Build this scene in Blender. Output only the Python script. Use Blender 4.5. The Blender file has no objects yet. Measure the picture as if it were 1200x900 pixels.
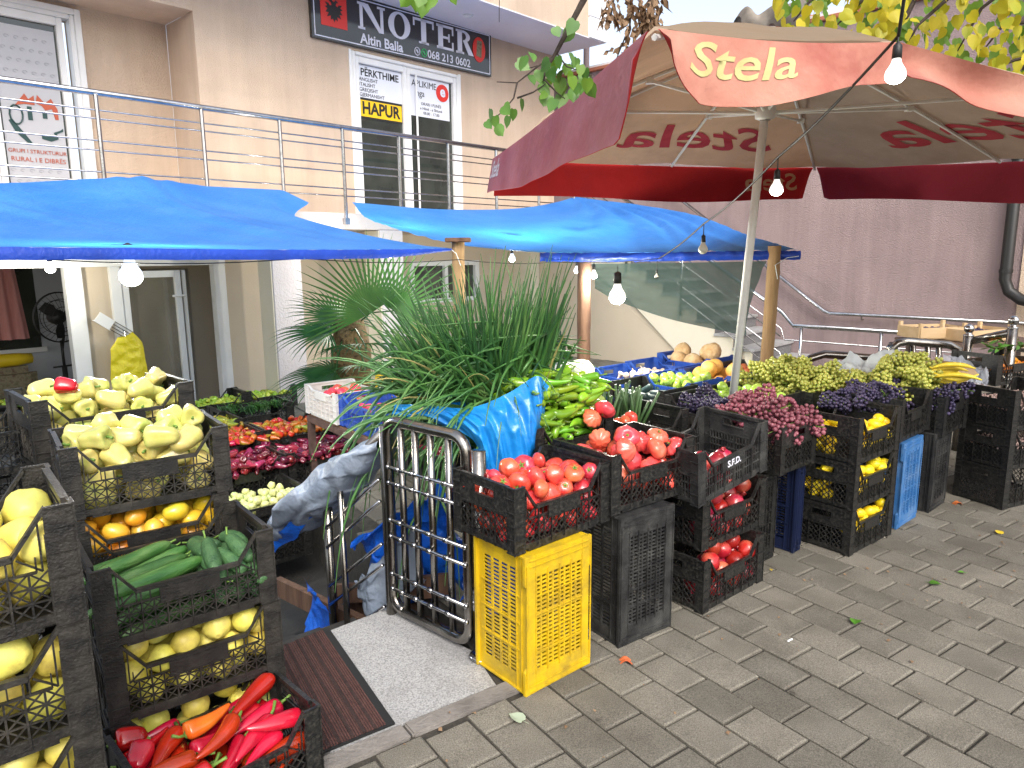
import bpy, bmesh, math, random
import numpy as np
from mathutils import Vector, Matrix, Quaternion, noise, Euler
random.seed(7); rng = np.random.default_rng(7)
sc = bpy.context.scene
col = sc.collection
PI = math.pi; R = math.radians
V = Vector

# ------------------------------------------------------------------ camera frame
F = 840.0; CH = 1.6
_up = -V((40, -4600, -840)).normalized()
_fw = V((0, 0, -1)); _fh = (_fw - _up * _fw.dot(_up)).normalized()
_rt = _fh.cross(_up)
RM = Matrix((_rt, _fh, _up))                     # camera axes -> world axes
def ray(px, py): return RM @ V((px - 600, 450 - py, -F))
def atz(px, py, z):
    d = ray(px, py); return V((0, 0, CH)) + d * ((z - CH) / d.z)
def aty(px, py, y):
    d = ray(px, py); return V((0, 0, CH)) + d * (y / d.y)
AY = R(46.9)                                     # the facade runs along this heading
A3 = V((math.cos(AY), math.sin(AY), 0)); B3 = V((-A3.y, A3.x, 0)); P0 = V((-2.0, 9.5, 0))
def fw(s, d, z): return P0 + A3 * s - B3 * d + V((0, 0, z))

cam = bpy.data.cameras.new('camera'); co = bpy.data.objects.new('camera', cam); col.objects.link(co)
cam.sensor_width = 36; cam.lens = F / 1200 * 36; cam.clip_end = 600; cam.clip_start = 0.05
co.matrix_world = Matrix.Translation((0, 0, CH)) @ RM.to_4x4()
sc.camera = co

# ------------------------------------------------------------------ materials
def nd(nt, t, **k):
    n = nt.nodes.new(t)
    for a, b in k.items():
        if a in n.inputs: n.inputs[a].default_value = b
        else: setattr(n, a, b)
    return n
def c4(c): return (c[0], c[1], c[2], 1)
def mat(name, c1, c2=None, scale=8, rough=.6, bump=0, bscale=None, metal=0, c3=None, rnd=0, coat=0, spec=.5, sss=0,
        alpha=1, trans=0, emit=None, estr=0, detail=4, stretch=None, dirt=None, dscale=3, damt=.5, hue=0, bdist=.01, streak=0):
    m = bpy.data.materials.new(name); m.use_nodes = True; nt = m.node_tree; L = nt.links.new
    b = nt.nodes['Principled BSDF']; b.inputs['Roughness'].default_value = rough
    b.inputs['Metallic'].default_value = metal; b.inputs['Specular IOR Level'].default_value = spec
    b.inputs['Coat Weight'].default_value = coat; b.inputs['Coat Roughness'].default_value = .12
    if sss:
        b.inputs['Subsurface Weight'].default_value = sss; b.inputs['Subsurface Radius'].default_value = (1, .4, .2)
        b.inputs['Subsurface Scale'].default_value = .01
    if alpha < 1: b.inputs['Alpha'].default_value = alpha
    if trans: b.inputs['Transmission Weight'].default_value = trans
    if emit: b.inputs['Emission Color'].default_value = c4(emit); b.inputs['Emission Strength'].default_value = estr
    tc = nd(nt, 'ShaderNodeTexCoord'); src = tc.outputs['Object']
    if stretch:
        mp = nd(nt, 'ShaderNodeMapping'); mp.inputs['Scale'].default_value = stretch; L(src, mp.inputs['Vector']); src = mp.outputs[0]
    if rnd or hue:
        oi = nd(nt, 'ShaderNodeObjectInfo')
        va = nd(nt, 'ShaderNodeVectorMath', operation='ADD'); L(src, va.inputs[0])
        sc_ = nd(nt, 'ShaderNodeMath', operation='MULTIPLY'); sc_.inputs[1].default_value = 37.0; L(oi.outputs['Random'], sc_.inputs[0])
        L(sc_.outputs[0], va.inputs[1]); src2 = va.outputs[0]
    else: src2 = src
    nz = nd(nt, 'ShaderNodeTexNoise'); nz.inputs['Scale'].default_value = scale; nz.inputs['Detail'].default_value = detail
    L(src2, nz.inputs['Vector'])
    cr = nd(nt, 'ShaderNodeValToRGB'); e = cr.color_ramp.elements
    e[0].position = .32; e[1].position = .68; e[0].color = c4(c1); e[1].color = c4(c2 or c1)
    if c3:
        e[1].position = .52; n3 = e.new(.74); n3.color = c4(c3)
    L(nz.outputs['Fac'], cr.inputs[0]); out = cr.outputs[0]
    if dirt:
        n2 = nd(nt, 'ShaderNodeTexNoise'); n2.inputs['Scale'].default_value = dscale; n2.inputs['Detail'].default_value = 7; L(src, n2.inputs['Vector'])
        n2.inputs['Roughness'].default_value = .65
        mr = nd(nt, 'ShaderNodeMapRange'); mr.inputs[1].default_value = .45; mr.inputs[2].default_value = .72; mr.inputs[4].default_value = damt
        L(n2.outputs['Fac'], mr.inputs[0])
        mx = nd(nt, 'ShaderNodeMix', data_type='RGBA'); L(mr.outputs[0], mx.inputs[0]); L(out, mx.inputs[6]); mx.inputs[7].default_value = c4(dirt)
        out = mx.outputs[2]
    if streak:
        mp2 = nd(nt, 'ShaderNodeMapping'); mp2.inputs['Scale'].default_value = (2.6, 2.6, .22); L(tc.outputs['Object'], mp2.inputs['Vector'])
        n4 = nd(nt, 'ShaderNodeTexNoise'); n4.inputs['Scale'].default_value = 1.6; n4.inputs['Detail'].default_value = 8; n4.inputs['Roughness'].default_value = .7; L(mp2.outputs[0], n4.inputs['Vector'])
        m4 = nd(nt, 'ShaderNodeMapRange'); m4.inputs[1].default_value = .35; m4.inputs[2].default_value = .7; m4.inputs[3].default_value = 1.06; m4.inputs[4].default_value = 1 - streak; L(n4.outputs['Fac'], m4.inputs[0])
        v4 = nd(nt, 'ShaderNodeVectorMath', operation='SCALE'); L(out, v4.inputs[0]); L(m4.outputs[0], v4.inputs['Scale']); out = v4.outputs[0]
    if rnd or hue:
        hs = nd(nt, 'ShaderNodeHueSaturation')
        r1 = nd(nt, 'ShaderNodeMapRange'); r1.inputs[3].default_value = 1 - rnd; r1.inputs[4].default_value = 1 + rnd
        L(oi.outputs['Random'], r1.inputs[0]); L(r1.outputs[0], hs.inputs['Value'])
        if hue:
            fr = nd(nt, 'ShaderNodeMath', operation='FRACT'); ml = nd(nt, 'ShaderNodeMath', operation='MULTIPLY'); ml.inputs[1].default_value = 17.31
            L(oi.outputs['Random'], ml.inputs[0]); L(ml.outputs[0], fr.inputs[0])
            r2 = nd(nt, 'ShaderNodeMapRange'); r2.inputs[3].default_value = .5 - hue; r2.inputs[4].default_value = .5 + hue
            L(fr.outputs[0], r2.inputs[0]); L(r2.outputs[0], hs.inputs['Hue'])
        L(out, hs.inputs['Color']); out = hs.outputs[0]
    L(out, b.inputs['Base Color'])
    if bump:
        nb = nd(nt, 'ShaderNodeTexNoise'); nb.inputs['Scale'].default_value = bscale or scale * 4; nb.inputs['Detail'].default_value = 5
        L(src, nb.inputs['Vector'])
        bp = nd(nt, 'ShaderNodeBump'); bp.inputs['Strength'].default_value = bump; bp.inputs['Distance'].default_value = bdist
        L(nb.outputs['Fac'], bp.inputs['Height']); L(bp.outputs[0], b.inputs['Normal'])
    return m

MT = {}
def mm(k, *a, **kw): MT[k] = mat(k, *a, **kw); return MT[k]
mm('black_plastic', (.005, .0055, .006), (.010, .0105, .011), scale=30, rough=.34, dirt=(.14, .13, .11), dscale=70, damt=.34, bump=.3, bscale=160, spec=.6)
mm('dusty_plastic', (.009, .0085, .008), (.016, .015, .014), scale=25, rough=.42, dirt=(.12, .105, .085), dscale=9, damt=.38, bump=.3, bscale=160)
mm('worn_plastic', (.010, .010, .011), (.022, .022, .022), scale=20, rough=.5, dirt=(.14, .14, .13), dscale=7, damt=.42, bump=.5, bscale=120)
mm('yellow_plastic', (.56, .37, .008), (.66, .45, .012), scale=9, rough=.42, dirt=(.22, .14, .03), dscale=8, damt=.75, bump=.2, bscale=60)
mm('blue_plastic', (.01, .05, .30), (.015, .07, .36), scale=9, rough=.45, dirt=(.2, .25, .35), dscale=9, damt=.25)
mm('sky_plastic', (.03, .13, .33), (.05, .18, .42), scale=9, rough=.5, dirt=(.25, .3, .35), dscale=9, damt=.4)
mm('navy_plastic', (.004, .009, .035), (.006, .012, .045), scale=9, rough=.5)
mm('white_plastic', (.55, .53, .5), (.62, .6, .58), scale=9, rough=.5, dirt=(.4, .36, .3), dscale=9, damt=.4)
mm('green_plastic', (.01, .07, .05), scale=9, rough=.5)
mm('plaster', (.54, .415, .31), (.60, .47, .36), scale=2.2, rough=.95, bump=1, bscale=85, detail=8, dirt=(.48, .38, .29), dscale=.9, damt=.35, spec=.2, bdist=.012, streak=.10)
mm('plaster_smooth', (.55, .46, .35), (.59, .50, .38), scale=1.5, rough=.9, bump=.2, bscale=60, dirt=(.42, .35, .27), dscale=1.2, damt=.25, spec=.2)
mm('cream_plaster', (.66, .60, .47), (.70, .64, .52), scale=2, rough=.9, bump=.3, bscale=90, spec=.2)
mm('column_plaster', (.56, .51, .51), (.62, .57, .56), scale=2, rough=.95, bump=.9, bscale=55, spec=.2, dirt=(.45, .4, .4), dscale=2, damt=.3)
mm('mauve_plaster', (.285, .215, .215), (.33, .252, .248), scale=1.2, rough=.95, bump=1, bscale=75, detail=8, dirt=(.20, .155, .158), dscale=.8, damt=.45, spec=.2, bdist=.012, streak=.18)
mm('soffit', (.62, .60, .66), (.68, .66, .72), scale=2, rough=.9)
mm('white_cladding', (.72, .73, .76), (.78, .79, .82), scale=2, rough=.6)
mm('white_pvc', (.74, .74, .73), (.8, .8, .79), scale=4, rough=.3, dirt=(.6, .6, .56), dscale=5, damt=.2)
mm('steel', (.42, .42, .43), (.52, .52, .53), scale=12, rough=.2, metal=1, dirt=(.2, .19, .17), dscale=22, damt=.35, bump=.05, bscale=90)
mm('dark_steel', (.26, .24, .22), (.36, .34, .31), scale=12, rough=.24, metal=1, dirt=(.1, .09, .07), dscale=18, damt=.45, bump=.05, bscale=90)
mm('glass_dark', (.02, .025, .022), (.04, .05, .04), scale=3, rough=.06, spec=.9)
mm('granite', (.20, .20, .20), (.36, .36, .36), scale=160, rough=.55, c3=(.5, .5, .49), dirt=(.14, .13, .12), dscale=2.5, damt=.5, detail=2)
mm('granite_dark', (.07, .07, .075), (.15, .15, .155), scale=120, rough=.5, c3=(.3, .3, .3), detail=2)
mm('concrete', (.17, .155, .14), (.24, .22, .20), scale=7, rough=.9, bump=.7, bscale=60, dirt=(.09, .08, .07), dscale=4, damt=.7)
mm('dark_concrete', (.028, .026, .024), (.045, .042, .038), scale=5, rough=.9, bump=.5, bscale=40)
mm('grout', (.030, .026, .021), (.060, .053, .042), scale=30, rough=1, bump=.6, bscale=200)
mm('tarp_blue', (.025, .165, .56), (.045, .225, .68), scale=1.6, rough=.6, bump=.45, bscale=26, dirt=(.10, .30, .72), dscale=2.2, damt=.4, spec=.5, bdist=.03)
mm('tarp_hem', (.008, .04, .30), (.012, .06, .44), scale=5, rough=.35, bump=.5, bscale=40)
mm('tarp_silver', (.20, .25, .33), (.28, .33, .41), scale=5, rough=.45, bump=.5, bscale=40, dirt=(.22, .24, .28), dscale=6, damt=.4, bdist=.015)
mm('tarp_royal', (.008, .10, .58), (.012, .14, .68), scale=6, rough=.3, bump=.7, bscale=25, bdist=.02)
mm('bag_blue', (.01, .22, .66), (.02, .32, .78), scale=5, rough=.25, bump=.45, bscale=16, spec=.7, bdist=.02)
mm('wood', (.27, .165, .075), (.38, .25, .12), scale=9, rough=.75, bump=.6, stretch=(1, 1, .12), dirt=(.12, .06, .03), dscale=14, damt=.6)
mm('dark_wood', (.12, .06, .035), (.2, .11, .065), scale=9, rough=.8, bump=.9, stretch=(1, 1, .12), dirt=(.04, .02, .015), dscale=14, damt=.8)
mm('pale_wood', (.55, .38, .2), (.64, .46, .27), scale=12, rough=.75, stretch=(.2, 1, 1), bump=.2)
mm('brown_iron', (.06, .035, .028), (.10, .06, .05), scale=20, rough=.6, dirt=(.18, .12, .1), dscale=15, damt=.5)
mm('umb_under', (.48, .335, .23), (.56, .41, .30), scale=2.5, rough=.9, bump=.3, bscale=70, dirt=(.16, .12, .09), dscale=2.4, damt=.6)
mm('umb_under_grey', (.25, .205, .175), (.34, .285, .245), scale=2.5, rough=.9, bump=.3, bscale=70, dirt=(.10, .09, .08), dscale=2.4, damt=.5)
mm('umb_top', (.32, .25, .17), (.42, .33, .24), scale=3, rough=.95, bump=.3, dirt=(.15, .15, .1), dscale=3, damt=.6)
mm('val_salmon', (.38, .12, .085), (.50, .25, .185), scale=2.2, rough=.9, dirt=(.23, .03, .028), dscale=1.5, damt=1.0, bump=.4, bscale=18, bdist=.02)
mm('val_pink', (.38, .13, .16), (.47, .22, .255), scale=2.2, rough=.9, dirt=(.38, .12, .10), dscale=3, damt=.6, bump=.4, bscale=18, bdist=.02)
mm('val_red', (.38, .012, .012), (.50, .02, .02), scale=2.2, rough=.9, dirt=(.2, .008, .015), dscale=2, damt=.6, bump=.4, bscale=14, bdist=.02)
mm('val_wine', (.24, .018, .035), (.32, .03, .05), scale=2.2, rough=.9, dirt=(.16, .01, .02), dscale=2, damt=.6, bump=.4, bscale=14, bdist=.02)
mm('print_green', (.42, .38, .16), (.52, .46, .22), scale=12, rough=.9)
mm('print_red', (.32, .02, .035), (.40, .04, .055), scale=9, rough=.9)
mm('print_tan', (.55, .28, .15), (.62, .34, .19), scale=12, rough=.9)
mm('print_white', (.62, .6, .62), (.7, .68, .7), scale=12, rough=.8)
mm('white_paint', (.68, .69, .66), (.75, .76, .73), scale=6, rough=.35, dirt=(.5, .5, .42), dscale=9, damt=.4)
mm('net', (.060, .095, .082), (.085, .125, .105), scale=4, rough=1, spec=.05, alpha=.80, bump=.4, bscale=9, bdist=.03)
mm('rubber', (.012, .012, .012), rough=.5)
mm('black_gloss', (.010, .010, .010), (.014, .014, .014), rough=.12, spec=.8)
mm('black_paint', (.012, .011, .010), rough=.3)
mm('red_paint', (.70, .03, .02), rough=.35)
mm('letter_white', (.72, .72, .80), rough=.4)
mm('letter_black', (.015, .015, .015), rough=.5)
mm('poster_white', (.70, .72, .78), (.74, .76, .82), scale=2, rough=.35)
mm('poster_grey', (.44, .44, .46), (.48, .48, .50), scale=2, rough=.35)
mm('poster_mark', (.33, .33, .36), rough=.4)
mm('signal_yellow', (.85, .52, .01), rough=.4)
mm('green_paint', (.03, .45, .12), rough=.4)
mm('dark_green_paint', (.02, .06, .055), rough=.4)
mm('brick_paint', (.45, .09, .04), rough=.4)
mm('wall_grey', (.50, .52, .55), (.54, .56, .59), scale=2, rough=.9)
mm('curtain', (.62, .27, .25), (.70, .33, .31), scale=4, rough=.9, stretch=(6, 6, .5))
mm('sofa_fabric', (.16, .14, .08), (.26, .23, .15), scale=18, c3=(.12, .06, .04), rough=.95, bump=.3)
mm('yellow_cloth', (.72, .50, .01), (.80, .58, .02), scale=7, rough=.4, bump=.5, bscale=20)
mm('bag_yellow', (.70, .58, .01), (.84, .70, .03), scale=7, rough=.35, bump=.7, bscale=26, bdist=.02)
mm('clear_film', (.62, .66, .72), (.72, .76, .8), scale=9, rough=.2, bump=.8, bscale=30, bdist=.02, alpha=.55)
mm('white_film', (.60, .66, .66), (.70, .75, .75), scale=9, rough=.3, bump=.5, bscale=20, bdist=.02)
mm('cardboard', (.42, .28, .15), (.48, .33, .19), scale=9, rough=.85)
mm('terracotta', (.35, .12, .07), (.42, .16, .09), scale=6, rough=.9)
mm('far_wall', (.26, .26, .33), (.30, .30, .37), scale=1, rough=.9)
mm('far_pale', (.68, .66, .66), (.74, .72, .72), scale=1, rough=.9)
mm('old_canvas', (.16, .14, .115), (.26, .23, .19), scale=6, rough=.95, bump=.6)
mm('bulb_glow', (1, 1, 1), emit=(1, .97, .84), estr=14)
mm('bulb_dim', (.6, .6, .56), emit=(1, .97, .9), estr=1.1)
mm('bulb_off', (.55, .55, .48), rough=.25)
# produce
mm('pale_pepper', (.58, .54, .13), (.68, .63, .20), scale=11, rough=.3, c3=(.40, .50, .09), rnd=.24, hue=.026, coat=.25, sss=.15, bump=.15, bscale=20, dirt=(.44, .34, .10), dscale=34, damt=.35)
mm('red_pepper', (.46, .008, .006), (.58, .015, .01), scale=12, rough=.2, dirt=(.24, .004, .004), dscale=16, damt=.55, rnd=.28, hue=.012, coat=.5)
mm('orange_pepper', (.72, .10, .01), (.78, .2, .02), scale=12, rough=.2, coat=.4)
mm('green_pepper', (.10, .24, .012), (.19, .38, .02), scale=9, rough=.24, rnd=.35, hue=.025, coat=.4, c3=(.30, .44, .03))
mm('stem_green', (.10, .20, .03), (.18, .3, .05), scale=30, rough=.6)
mm('dry_stem', (.06, .05, .02), (.12, .09, .04), scale=30, rough=.8)
mm('cucumber', (.022, .085, .018), (.05, .14, .03), scale=30, rough=.4, rnd=.3, bump=.9, bscale=120, c3=(.13, .23, .07), stretch=(1, 1, .3), bdist=.004)
mm('pickle', (.035, .10, .035), (.07, .16, .055), scale=40, rough=.55, rnd=.25, bump=.9, bscale=150, bdist=.004)
mm('quince', (.70, .60, .08), (.78, .68, .13), scale=7, rough=.45, c3=(.50, .50, .14), rnd=.16, hue=.015, dirt=(.34, .22, .06), dscale=26, damt=.6)
mm('mango', (.74, .36, .01), (.80, .47, .03), scale=5, rough=.3, c3=(.56, .52, .05), rnd=.15, hue=.03, coat=.3)
mm('tomato', (.58, .03, .022), (.66, .055, .04), scale=9, rough=.2, dirt=(.66, .20, .14), dscale=30, damt=.35, rnd=.26, hue=.014, coat=.5, sss=.1, c3=(.74, .13, .05))
mm('beef_tomato', (.62, .06, .045), (.70, .10, .075), scale=5, rough=.2, rnd=.18, hue=.012, coat=.4, sss=.1, c3=(.74, .22, .12))
mm('green_tomato', (.52, .42, .10), (.38, .44, .12), scale=4, rough=.22, rnd=.2, hue=.05, coat=.4, c3=(.66, .15, .06))
mm('pomegranate', (.26, .006, .016), (.38, .014, .024), scale=6, rough=.28, rnd=.3, hue=.015, c3=(.50, .13, .07), coat=.25)
mm('lemon', (.82, .56, .01), (.88, .66, .02), scale=9, rough=.38, rnd=.12, hue=.012, bump=.3, bscale=260, bdist=.003)
mm('apple_green', (.33, .52, .06), (.44, .60, .11), scale=8, rough=.22, rnd=.18, hue=.02, coat=.4)
mm('cantaloupe', (.46, .27, .11), (.58, .38, .19), scale=20, rough=.75, rnd=.16, bump=.9, bscale=60, c3=(.66, .48, .28))
mm('melon_orange', (.72, .36, .06), (.80, .46, .12), scale=6, rough=.5, rnd=.15, bump=.3)
mm('orange', (.74, .26, .01), (.80, .34, .02), scale=8, rough=.4, rnd=.15, hue=.02, bump=.3, bscale=200, bdist=.003)
mm('peach', (.48, .08, .03), (.66, .24, .08), scale=6, rough=.5, rnd=.25, hue=.02)
mm('grape_green', (.36, .40, .06), (.50, .50, .11), scale=40, rough=.32, rnd=.15, sss=.2, c3=(.30, .38, .05), coat=.2)
mm('grape_red', (.13, .022, .045), (.25, .065, .09), scale=60, rough=.5, rnd=.3, sss=.1, c3=(.36, .16, .18))
mm('grape_black', (.018, .014, .04), (.045, .035, .09), scale=40, rough=.5, rnd=.3, c3=(.10, .07, .13))
mm('garlic', (.62, .48, .36), (.72, .60, .50), scale=20, rough=.7, rnd=.25, dirt=(.3, .16, .14), dscale=22, damt=.5)
mm('fig', (.03, .015, .05), (.07, .03, .09), scale=20, rough=.5, rnd=.4)
mm('zucchini', (.02, .045, .045), (.045, .08, .075), scale=14, rough=.4, rnd=.3)
mm('cabbage', (.55, .68, .38), (.66, .76, .50), scale=6, rough=.5, bump=.5, bscale=18, bdist=.02)
mm('leek', (.045, .12, .035), (.09, .19, .06), scale=12, rough=.45, stretch=(1, 1, .1), c3=(.2, .32, .14), rnd=.3)
mm('onion_leaf', (.036, .12, .028), (.07, .19, .045), scale=5, rough=.36, c3=(.17, .29, .09), coat=.15)
mm('onion_leaf_dark', (.018, .070, .022), (.038, .115, .032), scale=5, rough=.4)
mm('palm_leaf', (.016, .075, .016), (.035, .12, .024), scale=4, rough=.45, c3=(.08, .19, .04))
mm('onion_dry', (.36, .33, .10), (.48, .42, .18), scale=6, rough=.6)
mm('palm_fibre', (.13, .08, .03), (.24, .16, .07), scale=25, rough=.95, bump=1, bscale=60, c3=(.05, .03, .015))
mm('cactus', (.02, .06, .03), (.05, .10, .05), scale=30, rough=.8, stretch=(1, 1, .1), bump=1, bscale=90)
mm('chili_mix', (.60, .02, .01), (.55, .09, .015), scale=14, rough=.25, c3=(.26, .40, .03), rnd=.2, hue=.03, coat=.4)
mm('chili_gold', (.66, .40, .03), (.36, .46, .04), scale=7, rough=.3, c3=(.60, .14, .02), rnd=.25, hue=.03, coat=.3)
mm('aubergine', (.16, .012, .03), (.26, .022, .045), scale=9, rough=.2, rnd=.6, hue=.02, coat=.5)
mm('lime_pepper', (.30, .46, .03), (.48, .58, .06), scale=9, rough=.25, rnd=.2, hue=.03, coat=.3)
mm('pale_tomatillo', (.56, .60, .22), (.66, .68, .30), scale=8, rough=.4, rnd=.15, hue=.02)
mm('banana', (.76, .56, .03), (.82, .64, .06), scale=8, rough=.4, dirt=(.2, .13, .02), dscale=22, damt=.4)
mm('radish', (.52, .03, .10), (.64, .08, .14), scale=9, rough=.3, rnd=.2, coat=.3)
mm('parsley', (.04, .15, .015), (.08, .24, .03), scale=20, rough=.6)
mm('leaf_green', (.05, .16, .012), (.10, .26, .025), scale=8, rough=.5, rnd=.3)
mm('leaf_yellow', (.55, .42, .015), (.38, .38, .02), scale=3, rough=.5, c3=(.16, .26, .02))
mm('leaf_dry', (.16, .09, .045), (.26, .17, .10), scale=8, rough=.9)
mm('bark', (.03, .02, .015), (.06, .045, .035), scale=12, rough=.9, bump=.6)
mm('big_bark', (.10, .08, .06), (.17, .14, .11), scale=9, rough=.95, bump=1, stretch=(1, 1, .2))

# ------------------------------------------------------------------ mesh helpers
class MB:
    def __init__(s): s.v = []; s.f = []
    def add(s, vs, fs):
        n = len(s.v); s.v += [tuple(v) for v in vs]; s.f += [tuple(i + n for i in f) for f in fs]; return s
    def box(s, x0, x1, y0, y1, z0, z1, M=None):
        vs = [V((x, y, z)) for z in (z0, z1) for x, y in ((x0, y0), (x1, y0), (x1, y1), (x0, y1))]
        if M: vs = [M @ v for v in vs]
        return s.add(vs, [(3, 2, 1, 0), (4, 5, 6, 7), (0, 1, 5, 4), (1, 2, 6, 5), (2, 3, 7, 6), (3, 0, 4, 7)])
    def prism(s, poly, fn, t0, t1):
        """poly in panel plane (u,z); fn(u,z,t)->point"""
        n = len(poly); vs = [fn(p[0], p[1], t0) for p in poly] + [fn(p[0], p[1], t1) for p in poly]
        fs = [tuple(range(n)), tuple(range(2 * n - 1, n - 1, -1))] + [(i, i + n, (i + 1) % n + n, (i + 1) % n) for i in range(n)]
        return s.add(vs, fs)
    def bar(s, p, q, w, fn, t0, t1):
        dx, dz = q[0] - p[0], q[1] - p[1]; l = math.hypot(dx, dz) or 1; nx, nz = -dz / l * w / 2, dx / l * w / 2
        return s.prism([(p[0] + nx, p[1] + nz), (q[0] + nx, q[1] + nz), (q[0] - nx, q[1] - nz), (p[0] - nx, p[1] - nz)], fn, t0, t1)
    def rect(s, u0, u1, z0, z1, fn, t0, t1): return s.prism([(u0, z0), (u1, z0), (u1, z1), (u0, z1)], fn, t0, t1)
    def tube(s, pts, r, seg=8, caps=True):
        pts = [V(p) for p in pts]; n = len(pts); rr = r if isinstance(r, (list, tuple)) else [r] * n
        t = (pts[1] - pts[0]).normalized(); a = t.orthogonal().normalized(); rings = []
        for i, p in enumerate(pts):
            t2 = (pts[min(i + 1, n - 1)] - pts[max(i - 1, 0)]).normalized()
            a = (a - t2 * a.dot(t2)).normalized() if (a - t2 * a.dot(t2)).length > 1e-6 else t2.orthogonal().normalized()
            b = t2.cross(a)
            rings.append([p + (a * math.cos(2 * PI * k / seg) + b * math.sin(2 * PI * k / seg)) * rr[i] for k in range(seg)])
        vs = [v for g in rings for v in g]; fs = []
        for i in range(n - 1):
            for k in range(seg):
                k2 = (k + 1) % seg; fs.append((i * seg + k, i * seg + k2, (i + 1) * seg + k2, (i + 1) * seg + k))
        if caps: fs += [tuple(range(seg - 1, -1, -1)), tuple(range((n - 1) * seg, n * seg))]
        return s.add(vs, fs)
    def ball(s, c, r, seg=12, rings=8, sq=1):
        return s.rev([(r * math.sin(PI * i / rings), -r * sq * math.cos(PI * i / rings)) for i in range(rings + 1)], seg, Matrix.Translation(c))
    def rev(s, prof, seg=16, M=None):
        vs = []; fs = []
        for (r, z) in prof:
            for k in range(seg): vs.append(V((max(r, 1e-5) * math.cos(2 * PI * k / seg), max(r, 1e-5) * math.sin(2 * PI * k / seg), z)))
        if M: vs = [M @ v for v in vs]
        for i in range(len(prof) - 1):
            for k in range(seg):
                k2 = (k + 1) % seg; fs.append((i * seg + k, i * seg + k2, (i + 1) * seg + k2, (i + 1) * seg + k))
        return s.add(vs, fs)
    def grid(s, fn, nu, nv):
        vs = [fn(i / nu, j / nv) for j in range(nv + 1) for i in range(nu + 1)]
        fs = [(j * (nu + 1) + i, j * (nu + 1) + i + 1, (j + 1) * (nu + 1) + i + 1, (j + 1) * (nu + 1) + i) for j in range(nv) for i in range(nu)]
        return s.add(vs, fs)
    def mesh(s, name, mat, smooth=False, bevel=0, auto=None):
        me = bpy.data.meshes.new(name); me.from_pydata(s.v, [], s.f)
        if bevel:
            bm = bmesh.new(); bm.from_mesh(me)
            bmesh.ops.bevel(bm, geom=[e for e in bm.edges if e.calc_face_angle(0) > .5], offset=bevel, segments=2, affect='EDGES', clamp_overlap=True)
            bm.to_mesh(me); bm.free()
        if mat: me.materials.append(MT[mat] if isinstance(mat, str) else mat)
        if smooth: me.shade_smooth()
        if auto: me.shade_smooth(); me.set_sharp_from_angle(angle=R(auto))
        me.update(); return me
    def build(s, name, mat, parent=None, **k): return link(name, s.mesh(name, mat, **k), parent)
def link(name, me, parent=None, M=None):
    o = bpy.data.objects.new(name, me); col.objects.link(o)
    if parent: o.parent = parent
    if M is not None: o.matrix_world = M
    return o
def tag(o, label=None, cat=None, group=None, kind=None):
    if label: o['label'] = label
    if cat: o['category'] = cat
    if group: o['group'] = group
    if kind: o['kind'] = kind
    return o
def thing(name, label, cat, loc=(0, 0, 0), rz=0, group=None, rx=0, ry=0):
    o = bpy.data.objects.new(name, None); col.objects.link(o); o.location = loc; o.rotation_euler = (rx, ry, rz); o.empty_display_size = .1
    return tag(o, label, cat, group)
def text_mesh(s, size, mat, ext=.001, off=0, shear=0, sx=1, align='CENTER', spacing=1):
    cu = bpy.data.curves.new('t', 'FONT'); cu.body = s; cu.size = size; cu.extrude = ext; cu.offset = off; cu.shear = shear
    cu.align_x = align; cu.align_y = 'CENTER'; cu.resolution_u = 3; cu.space_character = spacing
    o = bpy.data.objects.new('t', cu); col.objects.link(o); dg = bpy.context.evaluated_depsgraph_get(); dg.update()
    me = bpy.data.meshes.new_from_object(o.evaluated_get(dg)); bpy.data.objects.remove(o)
    for v in me.vertices: v.co.x *= sx
    me.materials.clear(); me.materials.append(MT[mat]); return me
def frameM(o, x, y):
    x = V(x).normalized(); z = x.cross(V(y)).normalized(); y = z.cross(x)
    M = Matrix((x, y, z)).transposed().to_4x4(); M.translation = V(o); return M
# ------------------------------------------------------------------ ground: pavers, kerb, landing, pit
CA = R(34.7); C3 = V((math.cos(CA), math.sin(CA), 0)); D3 = V((-C3.y, C3.x, 0))
K0 = V((-.573, 2.108, 0))                                 # a point of the kerb line
def cd(c, d, z=0): return K0 + C3 * c + D3 * d + V((0, 0, z))
gm = MB()                                                  # dark joint bed under the pavers (pavement level)
def edge_c(d): return .60 + .22 * d if d > .0 else -99    # where the pavement ends towards the sunken yard
def poly_sheet(mb, pts, z, th=.3):
    n = len(pts); vs = [V((p[0], p[1], z)) for p in pts] + [V((p[0], p[1], z - th)) for p in pts]
    mb.add(vs, [tuple(range(n)), tuple(range(2 * n - 1, n - 1, -1))] + [(i + n, (i + 1) % n + n, (i + 1) % n, i) for i in range(n)])
pav = [cd(-9, -14), cd(22, -14), cd(22, 3.5), cd(4.2, 12), cd(1.6, 12), cd(.74, .62), cd(.62, 0.0), cd(-9, 0)]
poly_sheet(gm, pav, -.012, .9); tag(gm.build('pavement_bed', 'grout'), kind='structure')
pm_ = MB(); rr = random.Random(3)
PW, PL = .174, .216
def inpoly(x, y, P):
    c = False; n = len(P)
    for i in range(n):
        a, b = P[i], P[(i + 1) % n]
        if (a.y > y) != (b.y > y) and x < (b.x - a.x) * (y - a.y) / (b.y - a.y) + a.x: c = not c
    return c
pavcols = []
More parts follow.
